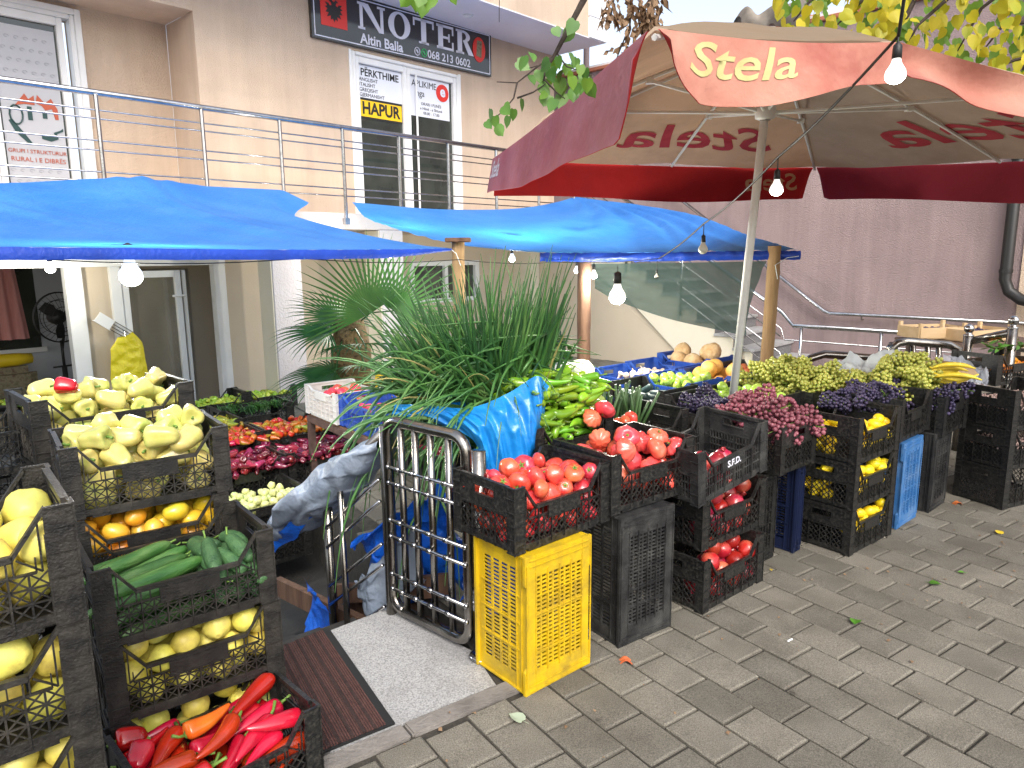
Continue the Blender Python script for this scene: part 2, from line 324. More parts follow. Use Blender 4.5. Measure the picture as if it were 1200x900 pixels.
for i in range(-26, 62):
    for j in range(-34, 30):
        c0 = i * PW + .075; d0 = -(j + (.5 if i % 2 else 0)) * PL + .0
        cen = cd(c0 + PW / 2, d0 - PL / 2)
        if cen.y < .9 or cen.y > 13 or abs(cen.x) > cen.y * 1.05 + 1.2: continue
        if not inpoly(cen.x, cen.y, [cd(-9, -14), cd(22, -14), cd(22, 3.5), cd(4.2, 8), cd(1.6, 8), cd(.74, .62), cd(.70, -.085), cd(-9, -.085)]): continue
        dd1 = min(d0, -.088) if cen.x < .25 and (cen - K0).dot(C3) < .72 else d0
        g = rr.uniform(.0035, .006); z = rr.uniform(-.0025, .0025); tx = rr.uniform(-.0012, .0012); ty = rr.uniform(-.0012, .0012)
        a0, a1, b0, b1 = c0 + g, c0 + PW - g, d0 - PL + g, dd1 - g
        if b1 - b0 < .03: continue
        e = .006; vs = []
        for (ee, zz) in ((0, -.03), (0, -.005), (e, 0)):
            for (c, d, sx_, sy_) in ((a0 + ee, b0 + ee, -1, -1), (a1 - ee, b0 + ee, 1, -1), (a1 - ee, b1 - ee, 1, 1), (a0 + ee, b1 - ee, -1, 1)):
                vs.append(cd(c + rr.uniform(-.001, .001), d + rr.uniform(-.001, .001), zz + z + tx * sx_ + ty * sy_))
        fs = [(8, 9, 10, 11)]
        for q in (0, 4): fs += [(q + k, q + (k + 1) % 4, q + 4 + (k + 1) % 4, q + 4 + k) for k in range(4)]
        n0 = len(pm_.f); pm_.add(vs, fs); pavcols += [rr.random()] * len(fs)
def paver_mat():
    m = mat('paver', (.130, .119, .096), (.176, .162, .133), scale=5, rough=.85, bump=.9, bscale=190, dirt=(.085, .075, .06), dscale=2.6, damt=.6, spec=.35, bdist=.004)
    nt = m.node_tree; b = nt.nodes['Principled BSDF']; L = nt.links.new
    src = b.inputs['Base Color'].links[0].from_socket
    at = nd(nt, 'ShaderNodeAttribute'); at.attribute_name = 'tone'
    mr = nd(nt, 'ShaderNodeMapRange'); mr.inputs[3].default_value = .82; mr.inputs[4].default_value = 1.20; L(at.outputs['Fac'], mr.inputs[0])
    sp = nd(nt, 'ShaderNodeTexNoise'); sp.inputs['Scale'].default_value = 260; sp.inputs['Detail'].default_value = 2
    tc = nd(nt, 'ShaderNodeTexCoord'); L(tc.outputs['Object'], sp.inputs['Vector'])
    m2 = nd(nt, 'ShaderNodeMapRange'); m2.inputs[1].default_value = .3; m2.inputs[2].default_value = .7; m2.inputs[3].default_value = .6; m2.inputs[4].default_value = 1.55; L(sp.outputs['Fac'], m2.inputs[0])
    mu = nd(nt, 'ShaderNodeMath', operation='MULTIPLY'); L(mr.outputs[0], mu.inputs[0]); L(m2.outputs[0], mu.inputs[1])
    vm = nd(nt, 'ShaderNodeVectorMath', operation='SCALE'); L(src, vm.inputs[0]); L(mu.outputs[0], vm.inputs['Scale'])
    # dark spots of old gum and oil, dry mud washed over the joints
    vo = nd(nt, 'ShaderNodeTexVoronoi'); vo.inputs['Scale'].default_value = 2.6; L(tc.outputs['Object'], vo.inputs['Vector'])
    m3 = nd(nt, 'ShaderNodeMapRange'); m3.inputs[1].default_value = .035; m3.inputs[2].default_value = .06; m3.inputs[3].default_value = .5; m3.inputs[4].default_value = 1; L(vo.outputs['Distance'], m3.inputs[0])
    v2 = nd(nt, 'ShaderNodeVectorMath', operation='SCALE'); L(vm.outputs[0], v2.inputs[0]); L(m3.outputs[0], v2.inputs['Scale'])
    L(v2.outputs[0], b.inputs['Base Color']); return m
po = link('pavement', pm_.mesh('pavement', paver_mat())); tag(po, kind='structure')
at = po.data.attributes.new('tone', 'FLOAT', 'FACE'); at.data.foreach_set('value', pavcols)
k_ = MB(); x = -8.9
while x < .68:
    l = min(.48, .69 - x); a = [cd(x + .004, -.08), cd(x + l - .004, -.08), cd(x + l - .004, -.003), cd(x + .004, -.003)]
    poly_sheet(k_, a, .004, .2); x += l
tag(k_.build('kerb', 'concrete', bevel=.006), kind='structure')
ld = MB(); poly_sheet(ld, [cd(-.02, 0.0), cd(.615, 0.0), V((-.17, 2.70, 0)), V((-.58, 3.07, 0)), V((-.97, 2.72, 0)), cd(-.34, .40)], -.004, .16)
tag(ld.build('landing', 'granite', bevel=.004), kind='structure')
sf = MB(); poly_sheet(sf, [V((-40, -5, 0)), V((60, -5, 0)), V((60, 60, 0)), V((-40, 60, 0))], -.62, .2); tag(sf.build('sunken_yard', 'dark_concrete'), kind='structure')
gd = MB(); poly_sheet(gd, [V((-300, -300, 0)), V((300, -300, 0)), V((300, -6, 0)), V((-300, -6, 0))], -.03, .2)
tag(gd.build('street', 'concrete'), kind='structure')
# steps going down to the yard beside the gate
sd = V((-.75, .66, 0)).normalized(); sn = V((sd.y, -sd.x, 0))
st = MB()
for i in range(3):
    q = V((-.58, 3.07, 0)) + sd * (.28 * i); q2 = V((-1.35, 2.45, 0)) + sd * (.28 * i); t = .28
    poly_sheet(st, [q, q2, q2 + sd * t, q + sd * t], -.15 * (i + 1), .2 + .1)
tag(st.build('yard_steps', 'dark_concrete'), kind='structure')

dm = thing('doormat', 'brown striped entrance mat with black rubber edge lying on the granite landing', 'doormat', (0, 0, 0))
M0 = [cd(-.0, .012), cd(.20, .012), V((-.81, 2.885, 0)), V((-.955, 2.745, 0))]
mq = lambda u, v, z: (M0[0] * (1 - u) + M0[1] * u) * (1 - v) + (M0[3] * (1 - u) + M0[2] * u) * v + V((0, 0, z))
def strip(u0, u1, z, v0=0, v1=1):
    b = MB(); b.add([mq(u0, v0, z), mq(u1, v0, z), mq(u1, v1, z), mq(u0, v1, z), mq(u0, v0, -.003), mq(u1, v0, -.003), mq(u1, v1, -.003), mq(u0, v1, -.003)],
          [(0, 1, 2, 3), (4, 5, 1, 0), (5, 6, 2, 1), (6, 7, 3, 2), (7, 4, 0, 3)]); return b
mm('mat_brown', (.085, .032, .028), (.13, .055, .045), scale=60, rough=1, bump=1, bscale=220)
mm('mat_dark', (.028, .014, .013), (.05, .025, .022), scale=60, rough=1, bump=1, bscale=220)
strip(-1.15, 1.0, .004).build('mat_border', 'rubber', dm)
rib = MB()
for k in range(44):
    u = -1.12 + k * .045; b = strip(u, u + .028, .0085, .012, .988); rib.add(b.v, b.f)
ribs = rib.build('pile', 'mat_brown', dm)
rb2 = MB()
for u in (-.2, -.02, .22, .42, .62): b = strip(u, u + .06, .0105, .012, .988); rb2.add(b.v, b.f)
rb2.build('stripe', 'mat_dark', dm)

# ------------------------------------------------------------------ main building
def FM(): return thing('x', None, None, P0, AY)
bd = thing('building', 'beige rendered building with balcony walkway above the sunken shop', 'building', P0, AY)
lf = lambda s, d, z: V((s, -d, z))
def lbox(mb, s0, s1, d0, d1, z0, z1): return mb.box(s0, s1, -d1, -d0, z0, z1)
w = MB()
lbox(w, -1.92, .03, -.3, 0, 1.86, 4.13); lbox(w, 1.86, 4.0, -.3, 0, 1.86, 4.76); lbox(w, .03, 1.86, -.3, 0, 4.11, 4.76); lbox(w, .03, 1.86, -.3, 0, 1.86, 2.09)
lbox(w, -1.92, .03, -.3, 0, 4.13, 4.76); lbox(w, -8, -1.92, -.95, -.003, 4.13, 4.76)
w.build('wall', 'plaster', bd)
w = MB()
lbox(w, -2.85, -1.92, -1.0, -.7, 1.86, 4.13); lbox(w, -8, -4.45, -1.0, -.7, 1.86, 4.13); lbox(w, -4.45, -2.85, -1.0, -.7, 4.02, 4.13); lbox(w, -1.918, -1.62, -.7, -.301, 1.86, 4.13)
w.build('recess_wall', 'plaster', bd)
# overhanging upper storey
w = MB(); lbox(w, -8, 3.93, -.9, .99, 4.762, 8.5); w.build('upper_wall', 'plaster', bd)
w = MB(); lbox(w, -8, 4.0, .002, 1.0, 4.745, 4.76); w.build('soffit', 'soffit', bd)
w = MB(); z = 4.75
for i in range(12): lbox(w, 3.60, 4.03, .2, 1.03, z + .004, z + .296); z += .30
w.build('corner_cladding', 'white_cladding', bd, bevel=.006)
w = MB(); w.rev([(0, 0), (.075, 0), (.075, -.012), (.06, -.012), (.055, -.002), (0, -.002)], 20, Matrix.Translation(lf(1.62, .48, 4.744))); w.build('ceiling_light', 'white_pvc', bd)
# balcony slab and lower wall
w = MB(); lbox(w, -8, 3.15, .002, .97, 1.88, 2.055); lbox(w, -8, -1.93, -.698, .0, 1.88, 2.05); w.build('balcony_slab', 'column_plaster', bd, bevel=.008)
w = MB(); lbox(w, -1.80, .85, -.2, -.001, -.62, 1.859); lbox(w, 2.2, 4.6, -.2, -.001, -.62, 1.859); lbox(w, .85, 2.2, -.2, -.001, 1.50, 1.859); lbox(w, .85, 2.2, -.2, -.001, -.62, .9); lbox(w, -8, -1.8, -.2, -.001, 1.585, 1.859)
w.build('lower_wall', 'plaster_smooth', bd)
w = MB(); lbox(w, 3.0, 3.3, .0, .35, -.62, 1.879); lbox(w, 3.75, 4.38, .0, .2, -.62, 1.7); w.build('pilaster', 'cream_plaster', bd)
for s, d in ((-1.59, .84), (-.2, .84)):
    w = MB(); lbox(w, s - .17, s + .17, d - .15, d + .15, -.62, 1.879); w.build('column', 'column_plaster', bd, bevel=.006)
    w = MB(); lbox(w, s - .182, s - .172, d - .13, d + .14, -.62, 1.87); w.build('column_lit_face', 'cream_plaster', bd)  # paler skin on the left face: bulb light put into its colour
# window behind the spring onions
win = MB()
for a in ((.85, .93), (1.50, 1.56), (2.12, 2.2)): lbox(win, a[0], a[1], -.06, .02, .9, 1.5)
lbox(win, .93, 1.5, -.06, .02, 1.43, 1.5); lbox(win, 1.56, 2.12, -.06, .02, 1.43, 1.5); lbox(win, .93, 1.5, -.06, .02, .9, .96); lbox(win, 1.56, 2.12, -.06, .02, .9, .96)
wo = win.build('window', 'white_pvc', bd, bevel=.004); g = MB(); lbox(g, .93, 2.12, -.05, -.04, .96, 1.43); g.build('pane', 'glass_dark', wo)
# the shop: white frame, glazed door, room behind
sh = MB()
lbox(sh, -8, -1.80, -.12, .03, 1.50, 1.585)
lbox(sh, -3.40, -3.25, -.10, .02, -.6, 1.498); lbox(sh, -3.00, -2.90, -.10, .02, -.6, 1.498); lbox(sh, -1.93, -1.80, -.10, .02, -.6, 1.498)
fr = sh.build('shop_front_frame', 'white_pvc', bd, bevel=.005)
pn = MB(); lbox(pn, -3.25, -3.001, -.16, -.04, -.6, 1.497); pn.build('shop_front_panel', 'plaster_smooth', bd)
sdr = MB()
for a in ((-2.895, -2.83), (-2.36, -2.30)): lbox(sdr, a[0], a[1], -.07, .01, -.6, 1.45)
lbox(sdr, -2.83, -2.36, -.07, .01, 1.38, 1.45); lbox(sdr, -2.83, -2.36, -.07, .01, -.6, -.5)
for a in ((-2.44, -2.41), (-2.25, -2.21)): lbox(sdr, a[0], a[1], -.13, -.075, -.6, 1.45)
do = sdr.build('shop_door', 'white_pvc', bd, bevel=.004)
mm('shop_glass', (.20, .18, .14), (.26, .23, .18), scale=3, rough=.08, alpha=.55)
g = MB(); lbox(g, -2.83, -2.36, -.04, -.032, -.5, 1.38); g.build('pane', 'shop_glass', do)
hd = MB(); hd.tube([lf(-2.41, .04, 1.18), lf(-2.27, .04, 1.18)], .012, 8); hd.build('handle', 'white_pvc', do)
rm = MB(); lbox(rm, -8, -1.5, -3.3, -3.2, -.6, 1.58); lbox(rm, -2.30, -2.20, -3.2, -.67, -.6, 1.58)
rm.build('room_wall', 'wall_grey', bd)
rm = MB(); lbox(rm, -2.97, 1.5, -.66, -.56, -.6, 1.58); lbox(rm, -2.97, -2.90, -.559, -.21, -.6, 1.58); rm.build('inner_wall', 'plaster_smooth', bd)
rm = MB(); lbox(rm, -8, 4.5, -3.2, -.2, 1.60, 1.70); rm.build('ceiling', 'wall_grey', bd)
# upper door of the notary
def leaf_door(s0, s1, z0, z1, d, mid, fr_='white_pvc'):
    o = MB(); fw_ = .045
    for a in ((s0, s0 + fw_), (s1 - fw_, s1)): lbox(o, a[0], a[1], d - .10, d + .03, z0, z1)
    lbox(o, s0 + fw_, s1 - fw_, d - .10, d + .03, z1 - fw_, z1)
    oo = o.build('door', fr_, bd, bevel=.008)
    lv = MB()
    for (a, b) in mid:
        for c in ((a, a + .058), (b - .058, b)): lbox(lv, c[0], c[1], d - .07, d + .015, z0, z1 - fw_ - .002)
        lbox(lv, a + .058, b - .058, d - .07, d + .015, z1 - fw_ - .08, z1 - fw_ - .002); lbox(lv, a + .058, b - .058, d - .07, d + .015, z0, z0 + .12)
        g = MB(); lbox(g, a + .058, b - .058, d - .045, d - .035, z0 + .12, z1 - fw_ - .08); g.build('pane', 'glass_dark', oo)
    lv.build('leaf', fr_, oo, bevel=.006); return oo
nd_ = leaf_door(.04, 1.85, 2.09, 4.10, 0, [(.087, .905), (.907, 1.803)])
tm = MB(); lbox(tm, .0, .04, -.001, .02, 2.09, 4.115); lbox(tm, 1.85, 1.89, -.001, .02, 2.09, 4.115); lbox(tm, 1.045, 1.075, .016, .03, 2.1, 3.98); tm.build('trim', 'white_pvc', nd_, bevel=.004)
pc = MB(); lbox(pc, .146, .846, -.033, -.029, 3.575, 3.97); lbox(pc, .966, 1.70, -.033, -.029, 3.46, 3.97); pc.build('poster', 'poster_white', nd_)
yb = MB(); lbox(yb, .146, .846, -.033, -.030, 3.32, 3.5745); yb.build('plate', 'letter_black', nd_)
yb = MB(); lbox(yb, .155, .835, -.0295, -.0265, 3.345, 3.545); yb.build('open_sign', 'signal_yellow', nd_)
BM = Matrix.Translation(P0) @ Matrix.Rotation(AY, 4, 'Z')
def ftext(s, size, m, sc_, d, z, parent, name='lettering', align='CENTER', **k):
    me = text_mesh(s, size, m, align=align, **k); o = bpy.data.objects.new(name, me); col.objects.link(o)
    o.parent = parent
    L = Matrix.Translation((sc_, -d, z)) @ Matrix.Rotation(PI / 2, 4, 'X')
    o.matrix_local = L if parent.parent or parent is bd else L
    return o
ftext('HAPUR', .205, 'letter_black', .495, -.024, 3.445, nd_, off=.006, sx=.92)
ftext('PËRKTHIME', .125, 'letter_black', .495, -.027, 3.88, nd_, off=.002, sx=.95)
for i, t in enumerate(('ANGLISHT', 'ITALISHT', 'GREQISHT', 'GJERMANISHT')): ftext(t, .062, 'letter_black', .165, -.027, 3.795 - i * .062, nd_, align='LEFT')
ftext('APLIKIME', .12, 'letter_black', 1.24, -.027, 3.88, nd_, sx=.9); ftext('nga', .12, 'letter_black', 1.17, -.027, 3.76, nd_, sx=.9)
for i, t in enumerate(('ORARI I PUNËS', 'e Hënë - e Shtunë', '08.00 - 17.00')): ftext(t, .055, 'letter_black', 1.36, -.027, 3.63 - i * .06, nd_)
cc = MB(); cc.rev([(0, .002), (.115, .002), (.115, -.003), (0, -.003)], 28, Matrix.Translation(lf(1.57, -.024, 3.82)) @ Matrix.Rotation(PI / 2, 4, 'X')); cc.build('badge', 'red_paint', nd_)
ftext('e', .2, 'letter_white', 1.57, -.018, 3.835, nd_, off=.006)
# left recessed door with its frosted poster
ld_ = leaf_door(-4.44, -2.86, 2.06, 4.02, -.68, [(-4.33, -3.66), (-3.655, -2.97)])
tm = MB(); lbox(tm, -2.86, -2.80, -.70, -.64, 2.06, 4.08); lbox(tm, -4.5, -2.86, -.70, -.64, 4.02, 4.08); tm.build('trim', 'white_pvc', ld_, bevel=.006)
pc = MB(); lbox(pc, -3.577, -3.048, -.708, -.704, 2.2, 3.83); pc.build('poster', 'poster_grey', ld_)
mk = MB()
for i in range(7):
    for j in range(15):
        s = -3.54 + i * .08 + (j % 2) * .04; z = 2.25 + j * .105
        if s < -3.07 and not (2.55 < z < 3.2): mk.tube([lf(s + .02 * math.cos(a), -.701, z + .013 * math.sin(a)) for a in [k * .7 for k in range(8)]], .0022, 4)
mk.build('poster_pattern', 'poster_mark', ld_)
pf = lambda u, z, t: lf(-3.56 + u, -.702 + t, z)
e = MB(); e.prism([(.10, 3.08), (.19, 3.20), (.22, 3.15), (.27, 3.19), (.27, 3.10), (.18, 3.10)], pf, 0, .004); e.prism([(.28, 3.12), (.30, 3.2), (.36, 3.13), (.42, 3.18), (.47, 3.08), (.47, 2.98), (.44, 2.98), (.42, 3.08), (.36, 3.06), (.33, 3.10)], pf, 0, .004); e.build('emblem', 'brick_paint', ld_)
e = MB(); e.tube([pf(.10 + .055 * math.cos(a), 2.99 + .09 * math.sin(a), .005) for a in [k * .45 for k in range(15)]], .008, 5); e.prism([(.03, 2.93), (.06, 2.95), (.22, 2.72), (.19, 2.71), (.08, 2.82)], pf, 0, .004)
e.prism([(.30, 2.78), (.38, 2.76), (.45, 2.79), (.44, 2.84), (.50, 2.87), (.50, 2.90), (.47, 2.875), (.41, 2.85), (.42, 2.81), (.30, 2.82)], pf, 0, .004)
e.prism([(.20, 3.08), (.24, 3.08), (.24, 2.95), (.20, 2.95)], pf, 0, .004); e.prism([(.33, 2.98), (.37, 2.98), (.37, 3.04), (.33, 3.04)], pf, 0, .004); e.build('emblem', 'dark_green_paint', ld_)
ftext('GRUPI I STRUKTURUR', .052, 'brick_paint', -3.31, -.699, 2.645, ld_); ftext('RURAL I E DIBRËS', .062, 'brick_paint', -3.31, -.699, 2.565, ld_)

# ---- sign
sg = thing('notary_sign', 'black NOTER sign with white letters and a red flag above the balcony door', 'sign', P0, AY)
tilt = .012
def sgf(u, z, t): return lf(-.53 + u, .03 + t, 4.14 + z - u * .0 + u * tilt)
b = MB(); b.rect(0, 3.02, 0, .59, sgf, -.03, .02)
mm('sign_board', (.012, .011, .010), (.02, .018, .016), scale=2, rough=.10, spec=.9)
b.build('board', 'sign_board', sg, bevel=.004)
b = MB()
for p, q in (((.04, .03), (2.98, .03)), ((2.98, .03), (2.98, .56)), ((2.98, .56), (.04, .56)), ((.04, .56), (.04, .03))): b.bar(p, q, .012, sgf, .021, .024)
b.build('border_line', 'letter_white', sg)
b = MB(); b.rect(.13, .50, .16, .53, sgf, .021, .024); fl = b.build('flag', 'red_paint', sg)
eg = [(0, -.13), (.02, -.09), (.05, -.11), (.045, -.06), (.10, -.08), (.075, -.03), (.12, -.03), (.09, .01), (.125, .03), (.09, .045), (.12, .08), (.07, .075), (.055, .05), (.03, .06), (.035, .09), (.07, .10), (.03, .125), (.008, .10)]
b = MB(); b.prism([(.315 + x, .345 + z) for x, z in eg] + [(.315 - x, .345 + z) for x, z in reversed(eg[1:])], sgf, .0245, .027); b.build('eagle', 'letter_black', fl)
def stroke(mb, pts, wd):
    for p, q in zip(pts, pts[1:]): mb.bar(p, q, wd, sgf, .021, .026)
zb, zt = .22, .53
def letter(ch, x, wd):
    m = MB(); st_, th = .085, .026
    def R_(a, b_, c, d): m.rect(x + a, x + b_, c, d, sgf, .021, .027)
    def serif(a, z, wds=.06): R_(a - .03, a + st_ + .03, z, z + th)
    if ch == 'N':
        R_(.03, .055 + .02, zb, zt); R_(wd - .075, wd - .03, zb, zt); R_(.0, .105, zb - .001, zb + th); R_(0, .12, zt - th, zt + .001); R_(wd - .12, wd, zt - th, zt + .001)
        m.prism([(x + .05, zt - .003), (x + .16, zt - .003), (x + wd - .04, zb), (x + wd - .10, zb)], sgf, .0215, .0275)
    if ch == 'O':
        n = 28; o = [(x + wd / 2 + (wd / 2) * math.cos(2 * PI * k / n), .375 + .165 * math.sin(2 * PI * k / n)) for k in range(n)]
        i_ = [(x + wd / 2 + (wd / 2 - .09) * math.cos(2 * PI * k / n), .375 + .137 * math.sin(2 * PI * k / n)) for k in range(n)]
        for k in range(n): k2 = (k + 1) % n; m.prism([o[k], o[k2], i_[k2], i_[k]], sgf, .021, .027)
    if ch == 'T':
        c = wd / 2; R_(c - .043, c + .043, zb, zt); R_(0, wd, zt - .03, zt + .001); R_(0, .025, zt - .10, zt - .031); R_(wd - .025, wd, zt - .10, zt - .031); R_(c - .085, c + .085, zb - .001, zb + th)
    if ch == 'E':
        R_(.03, .115, zb, zt); R_(0, wd, zb - .001, zb + .03); R_(0, wd, zt - .03, zt + .001); R_(.116, wd - .07, .36, .39); R_(wd - .025, wd, zb + .031, zb + .11); R_(wd - .025, wd, zt - .11, zt - .031); R_(wd - .095, wd - .07, .325, .43)
    if ch == 'R':
        R_(.03, .115, zb, zt); R_(0, .15, zb - .001, zb + th); R_(0, .15, zt - th, zt + .001)
        n = 12; cx, cz, rx, rz = x + .14, .455, .13, .075
        o = [(cx + rx * math.cos(a), cz + rz * math.sin(a)) for a in [PI / 2 - PI * k / n for k in range(n + 1)]]; i_ = [(cx + (rx - .075) * math.cos(a), cz + (rz - .025) * math.sin(a)) for a in [PI / 2 - PI * k / n for k in range(n + 1)]]
        for k in range(n): m.prism([o[k], o[k + 1], i_[k + 1], i_[k]], sgf, .021, .0265)
        m.prism([(x + .14, .39), (x + .22, .39), (x + wd, zb), (x + wd - .10, zb)], sgf, .0215, .0275)
    m.build('letter', 'letter_white', sg)
for ch, x, wd in (('N', .66, .42), ('O', 1.13, .36), ('T', 1.54, .36), ('E', 1.95, .31), ('R', 2.31, .34)): letter(ch, x, wd)
def stext(s, size, m, u, z, **k):
    me = text_mesh(s, size, m, **k); o = bpy.data.objects.new('lettering', me); col.objects.link(o); o.parent = sg
    o.matrix_local = Matrix.Translation((-.53 + u, -.055, 4.14 + z + u * tilt)) @ Matrix.Rotation(PI / 2, 4, 'X') @ Matrix.Rotation(tilt, 4, 'Z')
stext('Altin Balla', .165, 'letter_white', 1.02, .105, off=.004); stext('068 213 0602', .145, 'letter_white', 2.18, .105, off=.002)
for u, m in ((1.60, 'letter_white'), (1.72, 'green_paint')):
    b = MB(); b.tube([sgf(u + .045 * math.cos(a), .11 + .05 * math.sin(a), .024) for a in [k * 2 * PI / 14 for k in range(15)]], .006, 5)
    b.bar((u - .015, .13), (u + .015, .09), .02, sgf, .021, .026); b.build('phone_symbol', m, sg)
b = MB(); n = 28; b.prism([(2.76 + .125 * math.cos(2 * PI * k / n), .33 + .17 * math.sin(2 * PI * k / n)) for k in range(n)], sgf, .0215, .0275); b.build('seal', 'red_paint', sg)
b = MB(); b.prism([(2.70, .24), (2.80, .22), (2.82, .45), (2.72, .45)], sgf, .028, .031); b.build('seal_figure', 'sofa_fabric', sg)

# ---- balcony railing
rl = thing('balcony_railing', 'stainless steel balcony railing with six thin bars along the walkway', 'railing', P0, AY)
b = MB(); b.tube([lf(-7, .99, 2.97), lf(3.27, .99, 2.97)], .027, 12); b.build('handrail', 'steel', rl, smooth=True)
for z in (2.83, 2.76, 2.58, 2.50, 2.32, 2.24):
    b = MB(); b.tube([lf(-7, .99, z), lf(3.27, .99, z)], .0075, 6); b.build('bar', 'steel', rl, smooth=True)
for s in (-4.2, -3.28, -2.38, -1.58, -.83, -.05, .72, 1.58, 2.45, 3.25):
    b = MB(); b.tube([lf(s, 1.005, 1.93), lf(s, 1.005, 2.95)], .02, 8); b.box(s - .03, s + .03, -1.03, -.97, 1.93, 2.0); b.build('post', 'steel', rl, smooth=False)
# ---- right wall, downpipe, stairs
mw = thing('side_wall', 'mauve rendered blank wall closing the yard behind the stairs', 'wall', P0, AY)
b = MB(); lbox(b, 4.45, 4.75, -1.5, 6.55, -.6, 4.5); b.build('wall', 'mauve_plaster', mw)
b = MB(); lbox(b, 4.40, 4.80, -1.5, 7.5, 4.502, 4.56); b.build('coping', 'terracotta', mw, bevel=.01)
b = MB(); lbox(b, 4.43, 4.78, -1.5, 7.5, 4.562, 4.60); b.build('coping_cap', 'far_pale', mw)
b = MB(); lbox(b, 4.43, 4.75, 6.551, 12.5, -.6, 4.5); b.build('end_wall', 'plaster', mw)
b = MB(); b.tube([lf(3.9, -.0, 2.0), lf(3.9, .0, 4.7)], .045, 8)
dp = thing('downpipe', 'black rain pipe bending outwards at the end of the mauve wall', 'pipe', P0, AY)
pth = [lf(4.36, 6.42, 6.2), lf(4.36, 6.42, 1.25), lf(4.36, 6.47, 1.12), lf(4.32, 6.6, 1.03), lf(4.28, 6.85, .98), lf(4.26, 7.1, .93), lf(4.26, 7.2, .8), lf(4.26, 7.2, 0)]
b = MB(); b.tube(pth, .062, 14); b.build('pipe', 'rubber', dp, smooth=True)
for z in (1.35, 2.6, 4.0):
    b = MB(); b.rev([(.062, -.02), (.07, -.02), (.07, .02), (.062, .02)], 16, Matrix.Translation(lf(4.36, 6.42, z))); b.build('clamp', 'rubber', dp)
bp = MB(); bp.tube([lf(4.40, .35, 2.2), lf(4.40, .35, 6.0)], .05, 10)
tag(bp.build('wall_pipe', 'mauve_plaster', None, smooth=True), 'painted vertical pipe on the far end of the mauve wall', 'pipe'); bpy.data.objects['wall_pipe'].matrix_world = BM
sr = thing('staircase', 'outdoor stairs with dark granite treads climbing along the mauve wall', 'stairs', P0, AY)
N = 12; z0 = .02; dz = (2.06 - z0) / N; run = .27; d0_ = 4.25
b = MB(); tr = MB(); rs = MB()
poly = [(d0_, z0 - .3)]
prof = []
for i in range(N):
    d1 = d0_ - i * run; z = z0 + (i + 1) * dz
    lbox(tr, 3.17, 4.44, d1 - run - .0, d1 + .03, z - .035, z)
    lbox(rs, 3.2, 4.44, d1 - run + .01, d1, z - dz + .001, z - .036)
    lo = max(-.6, z - dz - .30)
    prof.append((d1, z - dz)); prof.append((d1, z - .036))
prof.append((d0_ - N * run, 2.0)); 
under = [(d0_ - N * run, 1.55), (2.05, .95), (2.95, .18), (3.3, -.1), (d0_, -.1)]
pp = prof + under
mbx = MB(); mbx.prism([(-d, z) for d, z in pp], lambda u, z, t: V((3.19 + t, u, z)), 0, .012); mbx.build('stringer', 'cream_plaster', sr)
mbx = MB(); mbx.add([lf(3.21, d0_ - N * run, 1.55), lf(4.44, d0_ - N * run, 1.55), lf(4.44, 2.95, .18), lf(3.21, 2.95, .18)], [(0, 1, 2, 3)]); mbx.build('underside', 'cream_plaster', sr)
mbx = MB(); mbx.prism([(-2.92, -.6), (-2.92, .19), (-2.04, .93), (-1.0, 1.56), (-.36, 1.87), (-.36, -.6)], lambda u, z, t: V((3.215 + t, u, z)), 0, .05); mbx.build('under_stair_wall', 'plaster_smooth', sr)
tr.build('tread', 'granite', sr, bevel=.004); rs.build('riser', 'granite_dark', sr)
mbx = MB(); lbox(mbx, 3.2, 4.44, .0, 1.0, 1.9, 2.06); mbx.build('top_landing', 'granite', sr)
ra = thing('stair_railing', 'stainless stair railing with slanting bars beside the granite steps', 'railing', P0, AY)
sl = dz / run
def stz(d): return z0 + (d0_ - d) * sl
for k, hh in enumerate((.90, .70, .60, .40, .30, .14)):
    b = MB(); b.tube([lf(3.15, 1.0, stz(1.0) + hh), lf(3.15, 4.35, stz(4.35) + hh - .0)] + ([lf(3.15, 4.5, .70), lf(3.15, 6.4, .70)] if k == 0 else [lf(3.15, 4.4, max(.12, hh - .18)), lf(3.15, 6.35, max(.12, hh - .18))] if k in (1, 3) else []), .026 if k == 0 else .009, 10)
    b.build('handrail' if k == 0 else 'bar', 'steel', ra, smooth=True)
for d in (1.1, 2.05, 2.95, 3.85, 4.6, 5.5, 6.3):
    zb_ = stz(d) if d < 4.2 else 0.0
    b = MB(); b.tube([lf(3.15, d, zb_ - .1), lf(3.15, d, zb_ + (.88 if d < 4.3 else .68))], .019, 8); b.build('post', 'steel', ra, smooth=True)
wr = thing('wall_handrail', 'stainless wall handrail bending level at the foot of the stairs', 'railing', P0, AY)
b = MB(); b.tube([lf(4.36, 1.2, 3.08), lf(4.36, 4.42, .80), lf(4.36, 4.50, .77), lf(4.36, 8.5, .76)], .024, 12); b.build('handrail', 'steel', wr, smooth=True)
for d, z in ((2.0, 2.49), (3.6, 1.37), (4.9, .765), (6.2, .762)):
    b = MB(); b.tube([lf(4.36, d, z), lf(4.38, d, z - .06), lf(4.449, d, z - .06)], .009, 6); b.build('bracket', 'steel', wr)
